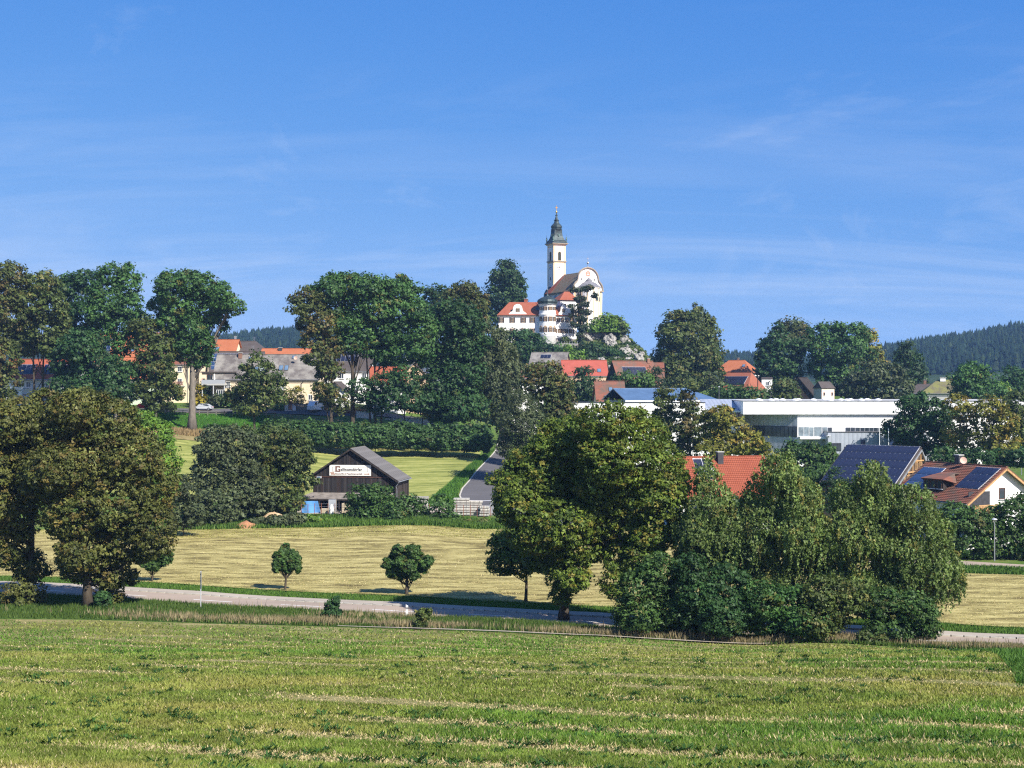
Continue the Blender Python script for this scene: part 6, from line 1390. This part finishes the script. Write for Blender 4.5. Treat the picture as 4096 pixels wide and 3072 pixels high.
# painted sun on the gable, flat
sm = MB(); c0 = (0, cz(1095)); r1 = 1.0
sm.prism([(c0[0]+r1*math.cos(a*math.pi/8), c0[1]+r1*math.sin(a*math.pi/8)) for a in range(16)], -.03, -.004, 'y')
for k in range(16):
    a = k*math.pi/8; w_ = .11; r2 = 1.75 if k % 2 else 2.1
    sm.prism([(c0[0]+1.1*math.cos(a-w_),c0[1]+1.1*math.sin(a-w_)),(c0[0]+r2*math.cos(a),c0[1]+r2*math.sin(a)),(c0[0]+1.1*math.cos(a+w_),c0[1]+1.1*math.sin(a+w_))], -.03, -.004, 'y')
sm.build('painted_sun', plain('sun_fresco',(0.52,0.24,0.17),.8,.2,2), ch)
MB().box(-.5,.5,-.045,-.031,c0[1]-.35,c0[1]-.2).box(-.35,-.15,-.045,-.031,c0[1]+.15,c0[1]+.4).box(.15,.35,-.045,-.031,c0[1]+.15,c0[1]+.4).build('sun_face', PW, ch)
for x in (-2.6,2.6): MB().box(x-.18,x+.18,-.05,.0,cz(1122),cz(1113)).build('vent_slit', WOODDARK, ch)
fin = MB().lathe([(.3,0),(.35,.3),(.12,.6),(.1,1.3),(.42,1.7),(.3,2.1),(.05,2.3)], 10, (0,.2,cz(1071))).tube([(0,.2,cz(1071)+2.2),(0,.2,cz(1071)+4.1)], .06, 5).box(-.5,.5,.15,.25,cz(1071)+3.2,cz(1071)+3.35).build('gable_cross', METAL, ch)
# apse
AR = 3.9; AE = cz(1150)
ap = MB().lathe([(AR,NB-4),(AR,AE-.4),(AR+.35,AE-.3),(AR+.4,AE)], 28, (0,-.6,0), math.pi, 2*math.pi).build('apse', PW, ch)
for a in (200,236,270,304,340): 
    x, y = (AR+.04)*math.cos(R(a)), -.6+(AR+.04)*math.sin(R(a)); o = MB().box(-.22,.22,-.08,.06,NB-3,AE-.5).build('apse_pilaster', PY, ap, (x,y,0), R(a+90))
for a in (218,290,322): 
    x, y = (AR+.02)*math.cos(R(a)), -.6+(AR+.02)*math.sin(R(a)); o = MB().lathe([(.0,-.02),(.85,-.02),(.85,.06),(0,.06)], 16).build('oval_window', PY, ap, (x,y,cz(1198))); o.rotation_euler = (R(90),0,R(a+90)); o.scale = (1,1.35,1); MB().lathe([(.0,.065),(.62,.065),(.6,.1),(0,.1)], 14).build('pane', GLASS, o)
MB().lathe([(AR+.55,AE-.05),(AR+.5,AE+.15),(2.6,AE+1.55),(1.25,AE+2.2),(1.2,AE+2.6),(.5,AE+3.2),(.05,AE+3.5)], 28, (0,-.55,0), math.pi, 2*math.pi).build('apse_roof', LEAD, ch)
ab = MB().box(-NW,NW,-.25,-.004,NB-.5,NB+1.6).build('plinth', PY, ch)
# tower
tcx, tcy = PX(2226,534), 534.0
rot = Matrix.Rotation(-CA, 2); lx, ly = rot @ Vector((tcx-fcx, tcy-fcy))
TW = 2.52; tzz = lambda py: PZ(py, 532)
def tbox(name, hw, z0, z1, m, parent=None): return MB().box(lx-hw,lx+hw,ly-hw,ly+hw,z0,z1).build(name, m, parent or ch)
tw = tbox('tower_wall', TW, tzz(1330), tzz(976), PW)
tbox('tower_ledge', TW+.32, tzz(1047.5), tzz(1043), CORN); tbox('tower_cornice', TW+.85, tzz(976), tzz(973.5), CORN); tbox('tower_cornice_moulding', TW+.45, tzz(980), tzz(976.2), PY)
for sx_ in (-1,1):
    for sy_ in (-1,1): MB().box(lx+sx_*(TW-.3)-.36,lx+sx_*(TW-.3)+.36,ly+sy_*(TW-.3)-.36,ly+sy_*(TW-.3)+.36,tzz(1325),tzz(981)).build('corner_pilaster', PY, tw)
tbox('frieze', TW+.06, tzz(1053), tzz(1048), PY); tbox('capital_band', TW+.05, tzz(990), tzz(986), PY)
def arch(w, h_, n_=8):
    p_ = [(-w/2,0),(w/2,0),(w/2,h_-w/2)]
    for k in range(1, n_): a = math.pi*k/n_; p_.append((w/2*math.cos(a), h_-w/2+w/2*math.sin(a)))
    return p_ + [(-w/2,h_-w/2)]
for rz_, (ox, oy) in ((0,(0,-TW)),(R(-90),(-TW,0)),(R(90),(TW,0))):
    o = MB().prism(arch(1.75,3.6), -.05, -.005, 'y').build('sound_opening', PY, tw, (lx+ox,ly+oy,tzz(1043)+.05), rz_); MB().prism([(x,z+.1) for x, z in arch(1.25,3.25)], -.08, -.052, 'y').build('louvre', plain('louvre_green',(0.035,0.04,0.03),.8,.2,3), o)
    ck = MB().lathe([(0,0),(1.0,0),(1.0,.05),(0,.05)], 24).build('clock_face', PW, tw, (lx+ox*1.004,ly+oy*1.004,tzz(1069)), rz_); ck.rotation_euler = (R(90),0,rz_)
    MB().lathe([(.82,.052),(.98,.052),(.98,.07),(.82,.07)], 24).build('numeral_ring', plain('clock_blue',(0.10,0.15,0.28),.7,.1,3), ck)
    MB().lathe([(0,.052),(.35,.052),(.35,.07),(0,.07)], 14).build('clock_centre', plain('clock_blue'), ck)
    hb = MB().box(-.85,.05,-.06,.06,.075,.10); hb.build('minute_hand', GOLD, ck); MB().box(-.5,.05,-.18,-.06,.075,.10).build('hour_hand', GOLD, ck)
    for k in range(12):
        a = k*math.pi/6; MB().box(-.03,.03,.84,.97,.072,.09).build('hour_mark', GOLD, ck).rotation_euler = (0,0,a)
MB().box(lx-TW-.06,lx-TW-.003,ly-.25,ly+.25,tzz(1120),tzz(1108)).build('slit_window', WOODDARK, tw)
# spire: square skirt, octagonal lantern hood, bulb, small lantern, ball and cross
def ring(hw, z, n_=4): return hw, z
sp = MB().lathe([(r*math.sqrt(2),z) for r, z in [(TW+.75,tzz(973.5)),(TW+.55,tzz(970)),(TW+.25,tzz(967.5)),(TW+.2,tzz(963)),(TW-.15,tzz(960)),(TW-.5,tzz(952)),(TW-.78,tzz(942)),(TW-.92,tzz(930)),(TW-.95,tzz(918))]], 4, (lx,ly,0), rot=math.pi/4).build('spire_skirt', COPPER, ch)
r8 = lambda w: w/math.cos(math.pi/8)
MB().lathe([(r8(r),z) for r, z in [(TW-.55,tzz(918)),(TW-.5,tzz(916)),(TW-.75,tzz(914.5)),(TW-.72,tzz(911)),(TW-.58,tzz(907)),(TW-.62,tzz(902)),(TW-.95,tzz(897)),(TW-1.45,tzz(892)),(TW-1.72,tzz(886)),(TW-1.78,tzz(880)),(TW-1.55,tzz(879)),(TW-1.6,tzz(877.5)),(TW-1.95,tzz(875)),(TW-2.1,tzz(868)),(TW-2.25,tzz(862)),(TW-2.05,tzz(860)),(TW-2.1,tzz(858)),(TW-2.3,tzz(856)),(.12,tzz(849)),(.05,tzz(846))]], 8, (lx,ly,0), rot=math.pi/8).build('spire_hood', COPPER, ch)
bl = MB().lathe([(.02,-.42),(.3,-.3),(.42,0),(.3,.3),(.02,.42)], 12, (lx,ly,tzz(845.5))).build('spire_ball', GOLD, ch, smooth=True)
cr = MB().box(lx-.07,lx+.07,ly-.07,ly+.07,tzz(842),tzz(820)).box(lx-.55,lx+.55,ly-.06,ly+.06,tzz(828)-.08,tzz(828)+.08)
for k in range(8):
    a = k*math.pi/4+.39; cr.tube([(lx,ly,tzz(828)),(lx+.55*math.cos(a),ly,tzz(828)+.55*math.sin(a))], .035, 4)
cr.build('spire_cross', GOLD, ch)
for sx_ in (-1,1):
    for sy_ in (-1,1): MB().lathe([(.32,0),(.36,.15),(.14,.4),(.3,.8),(.32,1.2),(.16,1.6),(.2,1.75),(.05,2.0),(.03,2.7),(.01,3.0)], 8, (lx+sx_*(TW+.25),ly+sy_*(TW+.25),tzz(967))).build('corner_urn', CGREEN, ch)
for rz_, (ox, oy) in ((0,(0,-1)),(R(-90),(-1,0))): MB().box(-.25,.25,-.1,.1,0,.9).build('spire_dormer', CGREEN, sp, (lx+ox*(TW-.5),ly+oy*(TW-.5),tzz(945)), rz_)
# side chapel roof at the tower foot
MB().lathe([(3.6,cz(1172)),(3.5,cz(1160)),(2.9,cz(1146)),(1.6,cz(1132)),(.2,cz(1124))], 16, (lx-1.2,ly+.5,0)).build('stair_turret_roof', COPPER, ch); MB().lathe([(3.3,NB),(3.3,cz(1171))], 16, (lx-1.2,ly+.5,0)).build('stair_turret', PW, ch)
# sacristy with a red hipped roof
sa = thing('sacristy', 'low white building with a red hipped roof between church and monastery', 'building', (PX(2262,509),509,0), R(24))
e = PZ(1201,509); r_ = PZ(1166,509); MB().box(-3.3,3.3,-2.6,3.4,PZ(1330,500),e).build('wall', PW, sa); MB().box(-3.5,3.5,-2.8,3.6,e-.35,e-.06).build('cornice', CORN, sa)
mb = MB(); A, B = (-.2,.4,r_), (1.8,.4,r_); mb.slab([(-3.9,-3.2,e-.1),(3.9,-3.2,e-.1),B,A], .2); mb.slab([(3.9,4.0,e-.1),(-3.9,4.0,e-.1),A,B], .2); mb.slab([(-3.9,4.0,e-.1),(-3.9,-3.2,e-.1),A], .2); mb.slab([(3.9,-3.2,e-.1),(3.9,4.0,e-.1),B], .2); mb.build('roof', T_MANOR, sa)
for u in (-2,1.5): win(sa, u, -2.61, e-2.2, .9, 1.5, frame=FRAMEW, shutters=SHUT)

# ------------------------------------------------------------------ monastery
MD = 500.0; mq = MD/FPX
mx, mn = PX(2190,MD), None
mo = thing('monastery', 'white monastery with red roofs, curved dormers and a round corner turret', 'monastery', (mx, MD, 0), 0)
z_ = lambda py: PZ(py, MD)
ME, MR, MBs = z_(1260), z_(1205), z_(1400)
# left wing, facing the viewer, turned a little
LW = 17.4; WD = 9.0
lw = MB().box(-LW,-.5,1.0,1.0+WD,MBs,ME).build('west_wing', PW, mo)
mb = MB(); x0, x1, y0, y1 = -LW-.6, .8, .4, 1.6+WD; ym = (y0+y1)/2
mb.slab([(x0,y0,ME),(x1,y0,ME),(x1,ym,MR),(x0+4.4,ym,MR)], .25); mb.slab([(x1,y1,ME),(x0,y1,ME),(x0+4.4,ym,MR),(x1,ym,MR)], .25); mb.slab([(x0,y1,ME),(x0,y0,ME),(x0+4.4,ym,MR)], .25)
wr = mb.build('west_roof', T_MANOR, mo)
MB().box(x0,x1,.55,.98,ME-.42,ME-.27).build('eaves_cornice', CORN, mo)
def mwin(par, x, y, z, w=.95, h=1.6, rz=0, sh=True): return win(par, x, y, z, w, h, rz, frame=plain('ochre_frame',(0.50,0.33,0.17),.7,.1,2), shutters=SHUT if sh else None, bars=(1,2), open_=.82, sill=False)
for px in (2006,2049,2093,2129): mwin(lw, (px-2190)*mq, .98, z_(1280), 1.05, 1.75)
for px in (2008,2049,2093,2129): mwin(lw, (px-2190)*mq, .98, z_(1322))
chimney(mo, -1.6, ym, MR-.5, MR+1.7, .75, DARKMETAL); chimney(mo, -7.6, ym+.5, MR-.4, MR+1.1, 1.3, T_MANOR)
skl = MB().box(-4.1,-2.9,0,1.6,.02,.16).build('skylight', DARKMETAL, wr, (0,2.2,ME+(2.2-y0)*(MR-ME)/(ym-y0))); skl.rotation_euler = (math.atan((MR-ME)/(ym-y0)),0,0); MB().box(-4.0,-3.0,.1,1.5,.165,.19).build('pane', GLASS, skl)
# curved dormer gables
def dormer(par, x, y, rz, w, zb, zt, name='dormer_gable'):
    hgt = zt-zb; p_ = [(-w/2,0),(w/2,0),(w/2,hgt*.18),(w*.42,hgt*.30),(w*.30,hgt*.40),(w*.27,hgt*.55)]
    for k in range(0, 9): a = math.pi*k/8; p_.append((w*.25*math.cos(a), hgt*.68+hgt*.32*math.sin(a)))
    p_ += [(-w*.27,hgt*.55),(-w*.30,hgt*.40),(-w*.42,hgt*.30),(-w/2,hgt*.18)]
    g_ = MB().prism(p_, -.15, .25, 'y').build(name, PW, par, (x,y,zb), rz)
    cm = MB()
    for a, b in zip(p_[2:], p_[3:]): cm.tube([(a[0],.05,a[1]),(b[0],.05,b[1])], .13, 5)
    cm.build('coping', CORN, g_); pv = [(px_*.93, pz_*.95) for px_, pz_ in p_[5:-4]]
    MB().prism([(w*.24,.2)]+pv+[(-w*.24,.2)], .26, 4.2, 'y').build('dormer_roof', LEAD, g_)
    win(g_, 0, -.16, hgt*.5, .8, 1.3, 0, frame=plain('ochre_frame'), shutters=SHUT, bars=(1,2), sill=False, open_=.7)
    return g_
dormer(mo, (2071-2190)*mq, .9, 0, 6.3, ME-.3, z_(1216))
# round turret
TR = 2.95; tx, ty = 0.0, .6
tr = MB().lathe([(TR,MBs-1),(TR,z_(1341)),(TR+.12,z_(1339)),(TR+.12,z_(1337)),(TR,z_(1336)),(TR,z_(1262)),(TR+.22,z_(1260)),(TR+.22,z_(1257)),(TR,z_(1256)),(TR,z_(1224)),(TR+.2,z_(1221)),(TR+.4,z_(1216.5))], 32, (tx,ty,0)).build('turret', PW, mo, smooth=False)
MB().lathe([(TR+.03,MBs-1),(TR+.03,z_(1343))], 32, (tx,ty,0)).build('turret_base', GREYW, tr)
MB().lathe([(TR+.6,z_(1217)),(TR+.5,z_(1213)),(TR+.75,z_(1207)),(TR+.5,z_(1199)),(TR-.5,z_(1192)),(TR-1.7,z_(1187)),(TR-2.45,z_(1183)),(.2,z_(1174)),(.12,z_(1164)),(.05,z_(1160))], 16, (tx,ty,0)).build('turret_cap', COPPER, mo)
MB().tube([(tx,ty,z_(1164)),(tx,ty,z_(1145))], .06, 5).lathe([(.02,-.25),(.25,0),(.02,.25)], 8, (tx,ty,z_(1158))).build('turret_finial', METAL, mo)
for py, hw in ((1234,1.3),(1276,1.7),(1319,1.6)):
    for a in (218,254,290,326):
        x, y = tx+(TR+.02)*math.cos(R(a)), ty+(TR+.02)*math.sin(R(a)); mwin(tr, x, y, z_(py), .85, hw, R(a+90))
for a in (218,254,290,326):
    x, y = tx+(TR+.04)*math.cos(R(a)), ty+(TR+.04)*math.sin(R(a)); MB().prism([(-.7,0),(.7,0),(0,.5)], -.08, .02, 'y').build('window_pediment', plain('ochre_frame'), tr, (x,y,z_(1308)), R(a+90))
# east wing receding to the right
EA = R(38); ew = thing('monastery_wing', 'receding white wing of the monastery right of the round turret', 'monastery', (mx+1.6, MD+1.2, 0), EA)
EL = 11.5; mb = MB().box(0,EL,0,7,MBs,z_(1259)); mb.build('wall', PW, ew)
MB().box(0,EL+.1,-.12,-.004,MBs,z_(1352)).build('stone_base', plain('rubble_stone',(0.26,0.24,0.22),.9,.35,2.5,.1,0,.5), ew)
mb = MB(); e = z_(1260); rr_ = z_(1222); mb.slab([(-.5,-.6,e),(EL+.6,-.6,e),(EL-2,3.5,rr_),(-.5,3.5,rr_)], .22); mb.slab([(EL+.6,7.6,e),(-.5,7.6,e),(-.5,3.5,rr_),(EL-2,3.5,rr_)], .22); mb.slab([(EL+.6,-.6,e),(EL+.6,7.6,e),(EL-2,3.5,rr_)], .22); mb.build('roof', T_MANOR, ew)
for u in (2.9,5.0,7.0,9.0,10.7): mwin(ew, u, -.02, z_(1278), .8, 1.5)
for u in (1.6,3.4,5.0,6.7,8.6,10.5): mwin(ew, u, -.02, z_(1322), .8, 1.5)
dormer(ew, 5.2, -.1, 0, 4.6, z_(1263), z_(1216))
# terrace walls on the slope
t = thing('terrace_wall', 'grey stone terrace wall on the slope under the monastery', 'wall', (PX(2262,494),494,0), R(10))
MB().box(-3.4,4.6,0,.5,z_(1392),z_(1378)).build('wall', plain('rubble_stone'), t); MB().box(-3.4,4.6,-.05,.55,z_(1378),z_(1376.5)).build('coping', GREYW, t)
for k in range(9): MB().box(-3.3+k*.95,-3.2+k*.95,.1,.2,z_(1376.5),z_(1367)).build('rail_post', METAL, t)
# pine in front of the church facade
pz = hh_(PX(2322,500), 500)
plant('pine_tree', 'gaunt dark pine standing in front of the church facade', 'tree', 2322, 500, [(2330, 1158, 27.2, 7.6), (2355, 1152, 19.2, 6.8), (2300, 1160, 16.0, 6.8), (2318, 1195, 17.6, 11.9), (2375, 1180, 11.2, 10.2), (2340, 1215, 19.2, 11.9), (2290, 1225, 17.6, 8.5), (2312, 1245, 22.4, 11.9), (2345, 1250, 16.0, 8.5), (2286, 1262, 16.0, 8.5), (2325, 1275, 20.8, 11.0), (2295, 1300, 17.6, 8.5), (2330, 1310, 17.6, 13.6), (2318, 1345, 11.2, 15.3), (2322, 1375, 11.2, 15.3)], 'pine', 'needle', trunk=.42, base_z=pz, dens=.6, clump=.55, top=PZ(1160,500)-pz, spread=.6)
# ------------------------------------------------------------------ wooded ridges
RPX = [-1200,-300,850,1000,1220,1700,2300,2570,2800,3000,3300,3490,3700,3900,4096,4600,5600,6600]; RPY = [1400,1372,1368,1348,1334,1400,1470,1452,1440,1434,1434,1408,1370,1343,1310,1253,1270,1420]
RDD = 1900.0
def ridge_h(x, y):
    px = x/y*FPX + CX; hr_ = -(np.interp(px, RPX, RPY)-CY)/FPX*RDD - 9.0
    t = np.clip((y-1150)/(RDD-1150), 0, 1); s = np.where(y <= RDD, np.sin(t*math.pi/2)**1.1, np.clip(1-(y-RDD)/900, 0, 1))
    return -6.5 + (hr_+6.5)*s + 9*(fbm(x*.004+7, y*.004, 131, 3)-.5)*s
ru, rd_ = np.meshgrid(np.linspace(-.62,.78,150), np.linspace(1140,2800,60)); rxx = ru*rd_; rzz = ridge_h(rxx, rd_)
V = np.stack([rxx,rd_,rzz],-1).reshape(-1,3); i = (np.arange(59)[:,None]*150 + np.arange(149)[None]).ravel()
M_RIDGE = meadow_mat('forest_floor', [(0.3,(0.018,0.035,0.014)),(0.7,(0.04,0.06,0.02))], .02)
me = np_mesh('hills', V, np.stack([i,i+1,i+151,i+150],-1), M_RIDGE); tag(link('hills', me), kind='structure')
rg = np.random.default_rng(42)
n = 17500; y = rg.uniform(1290, 2010, n); u = rg.uniform(-.43, .50, n); x = u*y; px = x/y*FPX+CX
keep = (ridge_h(x,y) > 1) & (((px > 780) & (px < 1330)) | ((px > 2540) & (px < 3120)) | (px > 3380) | (rg.random(n) < .35)); x, y = x[keep], y[keep]
extra = rg.uniform(-.43,.5,1500); x = np.concatenate([x, extra*1895]); y = np.concatenate([y, np.full(1500,1895.)+rg.normal(0,8,1500)]); n = len(x); z = ridge_h(x,y)
H = rg.uniform(9,19,n)*(1+.15*rg.standard_normal(n)*.5); Rr = H*rg.uniform(.2,.3,n)
tiers = 3; sides = 6; Vs = []; 
a0 = rg.uniform(0,6.28,n)
V = np.empty((n,tiers,sides+1,3))
for t in range(tiers):
    zb = .10+.26*t; zt_ = min(1.0, zb+.48) if t < tiers-1 else 1.0; rr_ = Rr*(1-.26*t)
    for s in range(sides):
        a = a0 + 2*math.pi*(s+.5*(t % 2))/sides; jr = rr_*rg.uniform(.6,1.25,n)
        V[:,t,s] = np.stack([x+jr*np.cos(a), y+jr*np.sin(a), z+H*(zb+rg.uniform(-.05,.05,n))],-1)
    V[:,t,sides] = np.stack([x+rg.normal(0,.2,n), y, z+H*zt_],-1)
base = (np.arange(n*tiers)*(sides+1)).reshape(-1,1,1); tri = np.array([[s,(s+1)%sides,sides] for s in range(sides)])[None]
F = (base+tri).reshape(-1,3); bc = pick(n,(0.005,0.013,0.008),(0.014,0.026,0.013),.35); dec = rg.random(n) < .10; bc[dec] = pick(int(dec.sum()),(0.015,0.028,0.012),(0.024,0.036,0.014))
C = np.repeat(bc, tiers*sides, 0)*rg.uniform(.8,1.2,(n*tiers*sides,1))
NEEDLE = leaf_mat('needles', 0.0, .9, .05)
tag(link('forest', np_mesh('forest', V.reshape(-1,3), F, NEEDLE, C)), 'dark spruce forest covering the distant hills', 'forest', kind='stuff')

# ------------------------------------------------------------------ cars, posts, lamps, signs
TYRE = plain('tyre',(0.02,0.02,0.02),.9,.1,3); RIM = plain('rim',(0.4,0.4,0.42),.35,.05,3,.5,.6)
def car_mat(name, c):
    m = plain(name, c, .3, .04, 1.0, .5); return m
def car(label, px, d, m, rz, L=4.2, H=1.5, W=1.75, van=False):
    x = PX(px,d); t = thing('parked_car' if not van else 'parked_van', label, 'car' if not van else 'van', (x,d,gz(x,d)+.06), rz)
    if van: prof = [(-L/2,.35),(-L/2,H*.55),(-L/2+.25,H*.62),(-L/2+.95,H*.97),(-L/2+1.3,H),(L/2-.1,H),(L/2,H*.92),(L/2,.35)]
    else: prof = [(-L/2,.35),(-L/2+.03,.72),(-L/2+.25,.82),(-L/2+1.05,.92),(-L/2+1.65,H*.96),(-L/2+2.1,H),(L/2-1.1,H*.97),(L/2-.35,.98),(L/2-.05,.9),(L/2,.4)]
    n_ = len(prof); vs_ = []
    for yy, ins in ((-W/2,.0),(-W/2+.12,1),(W/2-.12,1),(W/2,0)):
        for (a, b) in prof: vs_.append((a, yy if b < .95 or ins else yy*.86, b if not ins else b+.03))
    fs_ = [(j*n_+i, j*n_+i+1, (j+1)*n_+i+1, (j+1)*n_+i) for j in range(3) for i in range(n_-1)] + [tuple(range(n_)), tuple(range(4*n_-1,3*n_-1,-1))] + [(j*n_, (j+1)*n_, (j+1)*n_+n_-1, j*n_+n_-1) for j in range(3)]
    b = MB().add(vs_, fs_).build('body', m, t)
    for s_ in (-1,1):
        if van: w = [(-L/2+.45,H*.64),(-L/2+1.0,H*.93),(-L/2+1.6,H*.93),(-L/2+1.6,H*.62)]; ws = [w]
        else: ws = [[(-L/2+1.2,.95),(-L/2+1.72,H*.93),(-L/2+2.35,H*.95),(-L/2+2.35,.95)],[(-L/2+2.45,.95),(-L/2+2.45,H*.95),(L/2-1.15,H*.93),(L/2-.6,.98)]]
        for w in ws: MB().prism(w, s_*(W/2*(.875))-.02, s_*(W/2*.875)+.03, 'y').build('side_window', GLASS, t)
        MB().box(-L/2-.02,-L/2+.1,s_*W*.36-.16,s_*W*.36+.16,.62,.76).build('headlight', FRAMEW, t); MB().box(L/2-.1,L/2+.02,s_*W*.38-.1,s_*W*.38+.1,.68,.88).build('tail_light', plain('tail_red',(.4,.02,.02),.3,.05,3), t)
        for xx in (-L/2+.8, L/2-.8):
            o = MB().lathe([(.0,-.1),(.31,-.1),(.33,-.06),(.33,.06),(.31,.1),(0,.1)], 16).build('wheel', TYRE, t, (xx,s_*(W/2-.08),.32)); o.rotation_euler = (R(90),0,0); MB().lathe([(0,-.115),(.2,-.115),(.2,.115),(0,.115)], 12).build('rim', RIM, o)
    return t
car('red car parked on the village street behind the small trees', 566, 325, car_mat('red_paint',(0.55,0.03,0.02)), R(2))
car('silver estate car parked beside the broad pale trunk', 812, 325, car_mat('silver_paint',(0.42,0.44,0.47)), R(-3), 4.6)
car('white van parked below the cream house', 1262, 326, car_mat('white_paint',(0.78,0.78,0.78)), R(70), 4.9, 2.3, 1.9, True)
car('silver car parked left of the dark barn', 1215, 226, car_mat('pale_silver',(0.55,0.56,0.57)), R(8), 4.3)
# white delineator post
x, y = PX(1628,126.5), 126.5
t = thing('delineator_post', 'white roadside marker post in the near verge', 'post', (x,y,gz(x,y)), 0)
MB().prism([(-.10,-.2),(.10,-.2),(.10,1.02),(-.10,1.14)], -.06, .06, 'y').build('post', FRAMEW, t); MB().box(-.102,.102,-.064,.064,.72,.90).build('black_band', SIGNB, t); MB().box(-.035,.035,-.072,-.066,.76,.87).build('reflector', ALU, t)
# road sign seen edge-on
x, y = PX(803,131.5), 131.5; g_ = gz(x,y)
t = thing('road_sign', 'tall grey sign post seen from the side beside the road at left', 'sign post', (x,y,g_), R(100))
top_ = PZ(2285,131.5)-g_; MB().tube([(0,0,-.3),(0,0,top_)], .045, 8).build('post', ALU, t); MB().box(-.42,.42,-.06,-.03,top_-1.15,top_-.05).build('sign_plate', METAL, t); MB().box(-.36,.36,-.06,-.03,top_-1.55,top_-1.2).build('sub_plate', METAL, t)
for zz_ in (top_-.3,top_-.9): MB().box(-.1,.1,-.03,.07,zz_-.03,zz_+.03).build('clamp', DARKMETAL, t)
# street lamps
def lamp(label, px, d, py):
    x = PX(px,d); g_ = gz(x,d); t = thing('street_lamp', label, 'street lamp', (x,d,g_), 0, 'slim street lamps'); H = PZ(py,d)-g_
    MB().tube([(0,0,-.2),(0,0,H*.4),(0,0,H)], [.08,.06,.045], 8).build('pole', METAL, t); hd = MB().lathe([(.05,-.25),(.28,-.05),(.36,0),(.3,.08),(.05,.16)], 12, (0,0,H)).build('lamp_head', ALU, t); MB().lathe([(.04,-.22),(.24,-.06)], 12, (0,0,H-.02)).build('diffuser', FRAMEW, hd)
lamp('street lamp before the big dark bushes at right', 3978, 170.3, 2078)
lamp('street lamp among the birches below the red roof', 2999, 185, 2068)
lamp('street lamp at the right edge above the white house', 4086, 262, 1795)
lamp('lamp beside the huge brown-green tree behind the hall', 2876, 395, 1548)
# ------------------------------------------------------------------ air
m = bpy.data.materials.new('air'); m.use_nodes = True; nt = m.node_tree; nt.nodes.clear()
o_ = nt.nodes.new('ShaderNodeOutputMaterial'); v_ = nt.nodes.new('ShaderNodeVolumePrincipled')
v_.inputs['Color'].default_value = (0.32,0.58,1.0,1); v_.inputs['Density'].default_value = HAZE; v_.inputs['Anisotropy'].default_value = 0.0
nt.links.new(v_.outputs[0], o_.inputs['Volume'])
if HAZE > 0:
    hz_ = MB().box(-9500,9500,-400,9500,-140,180).build('haze', m, None); tag(hz_, 'thin blue summer air over the whole valley', 'haze', kind='stuff'); hz_.visible_shadow = True
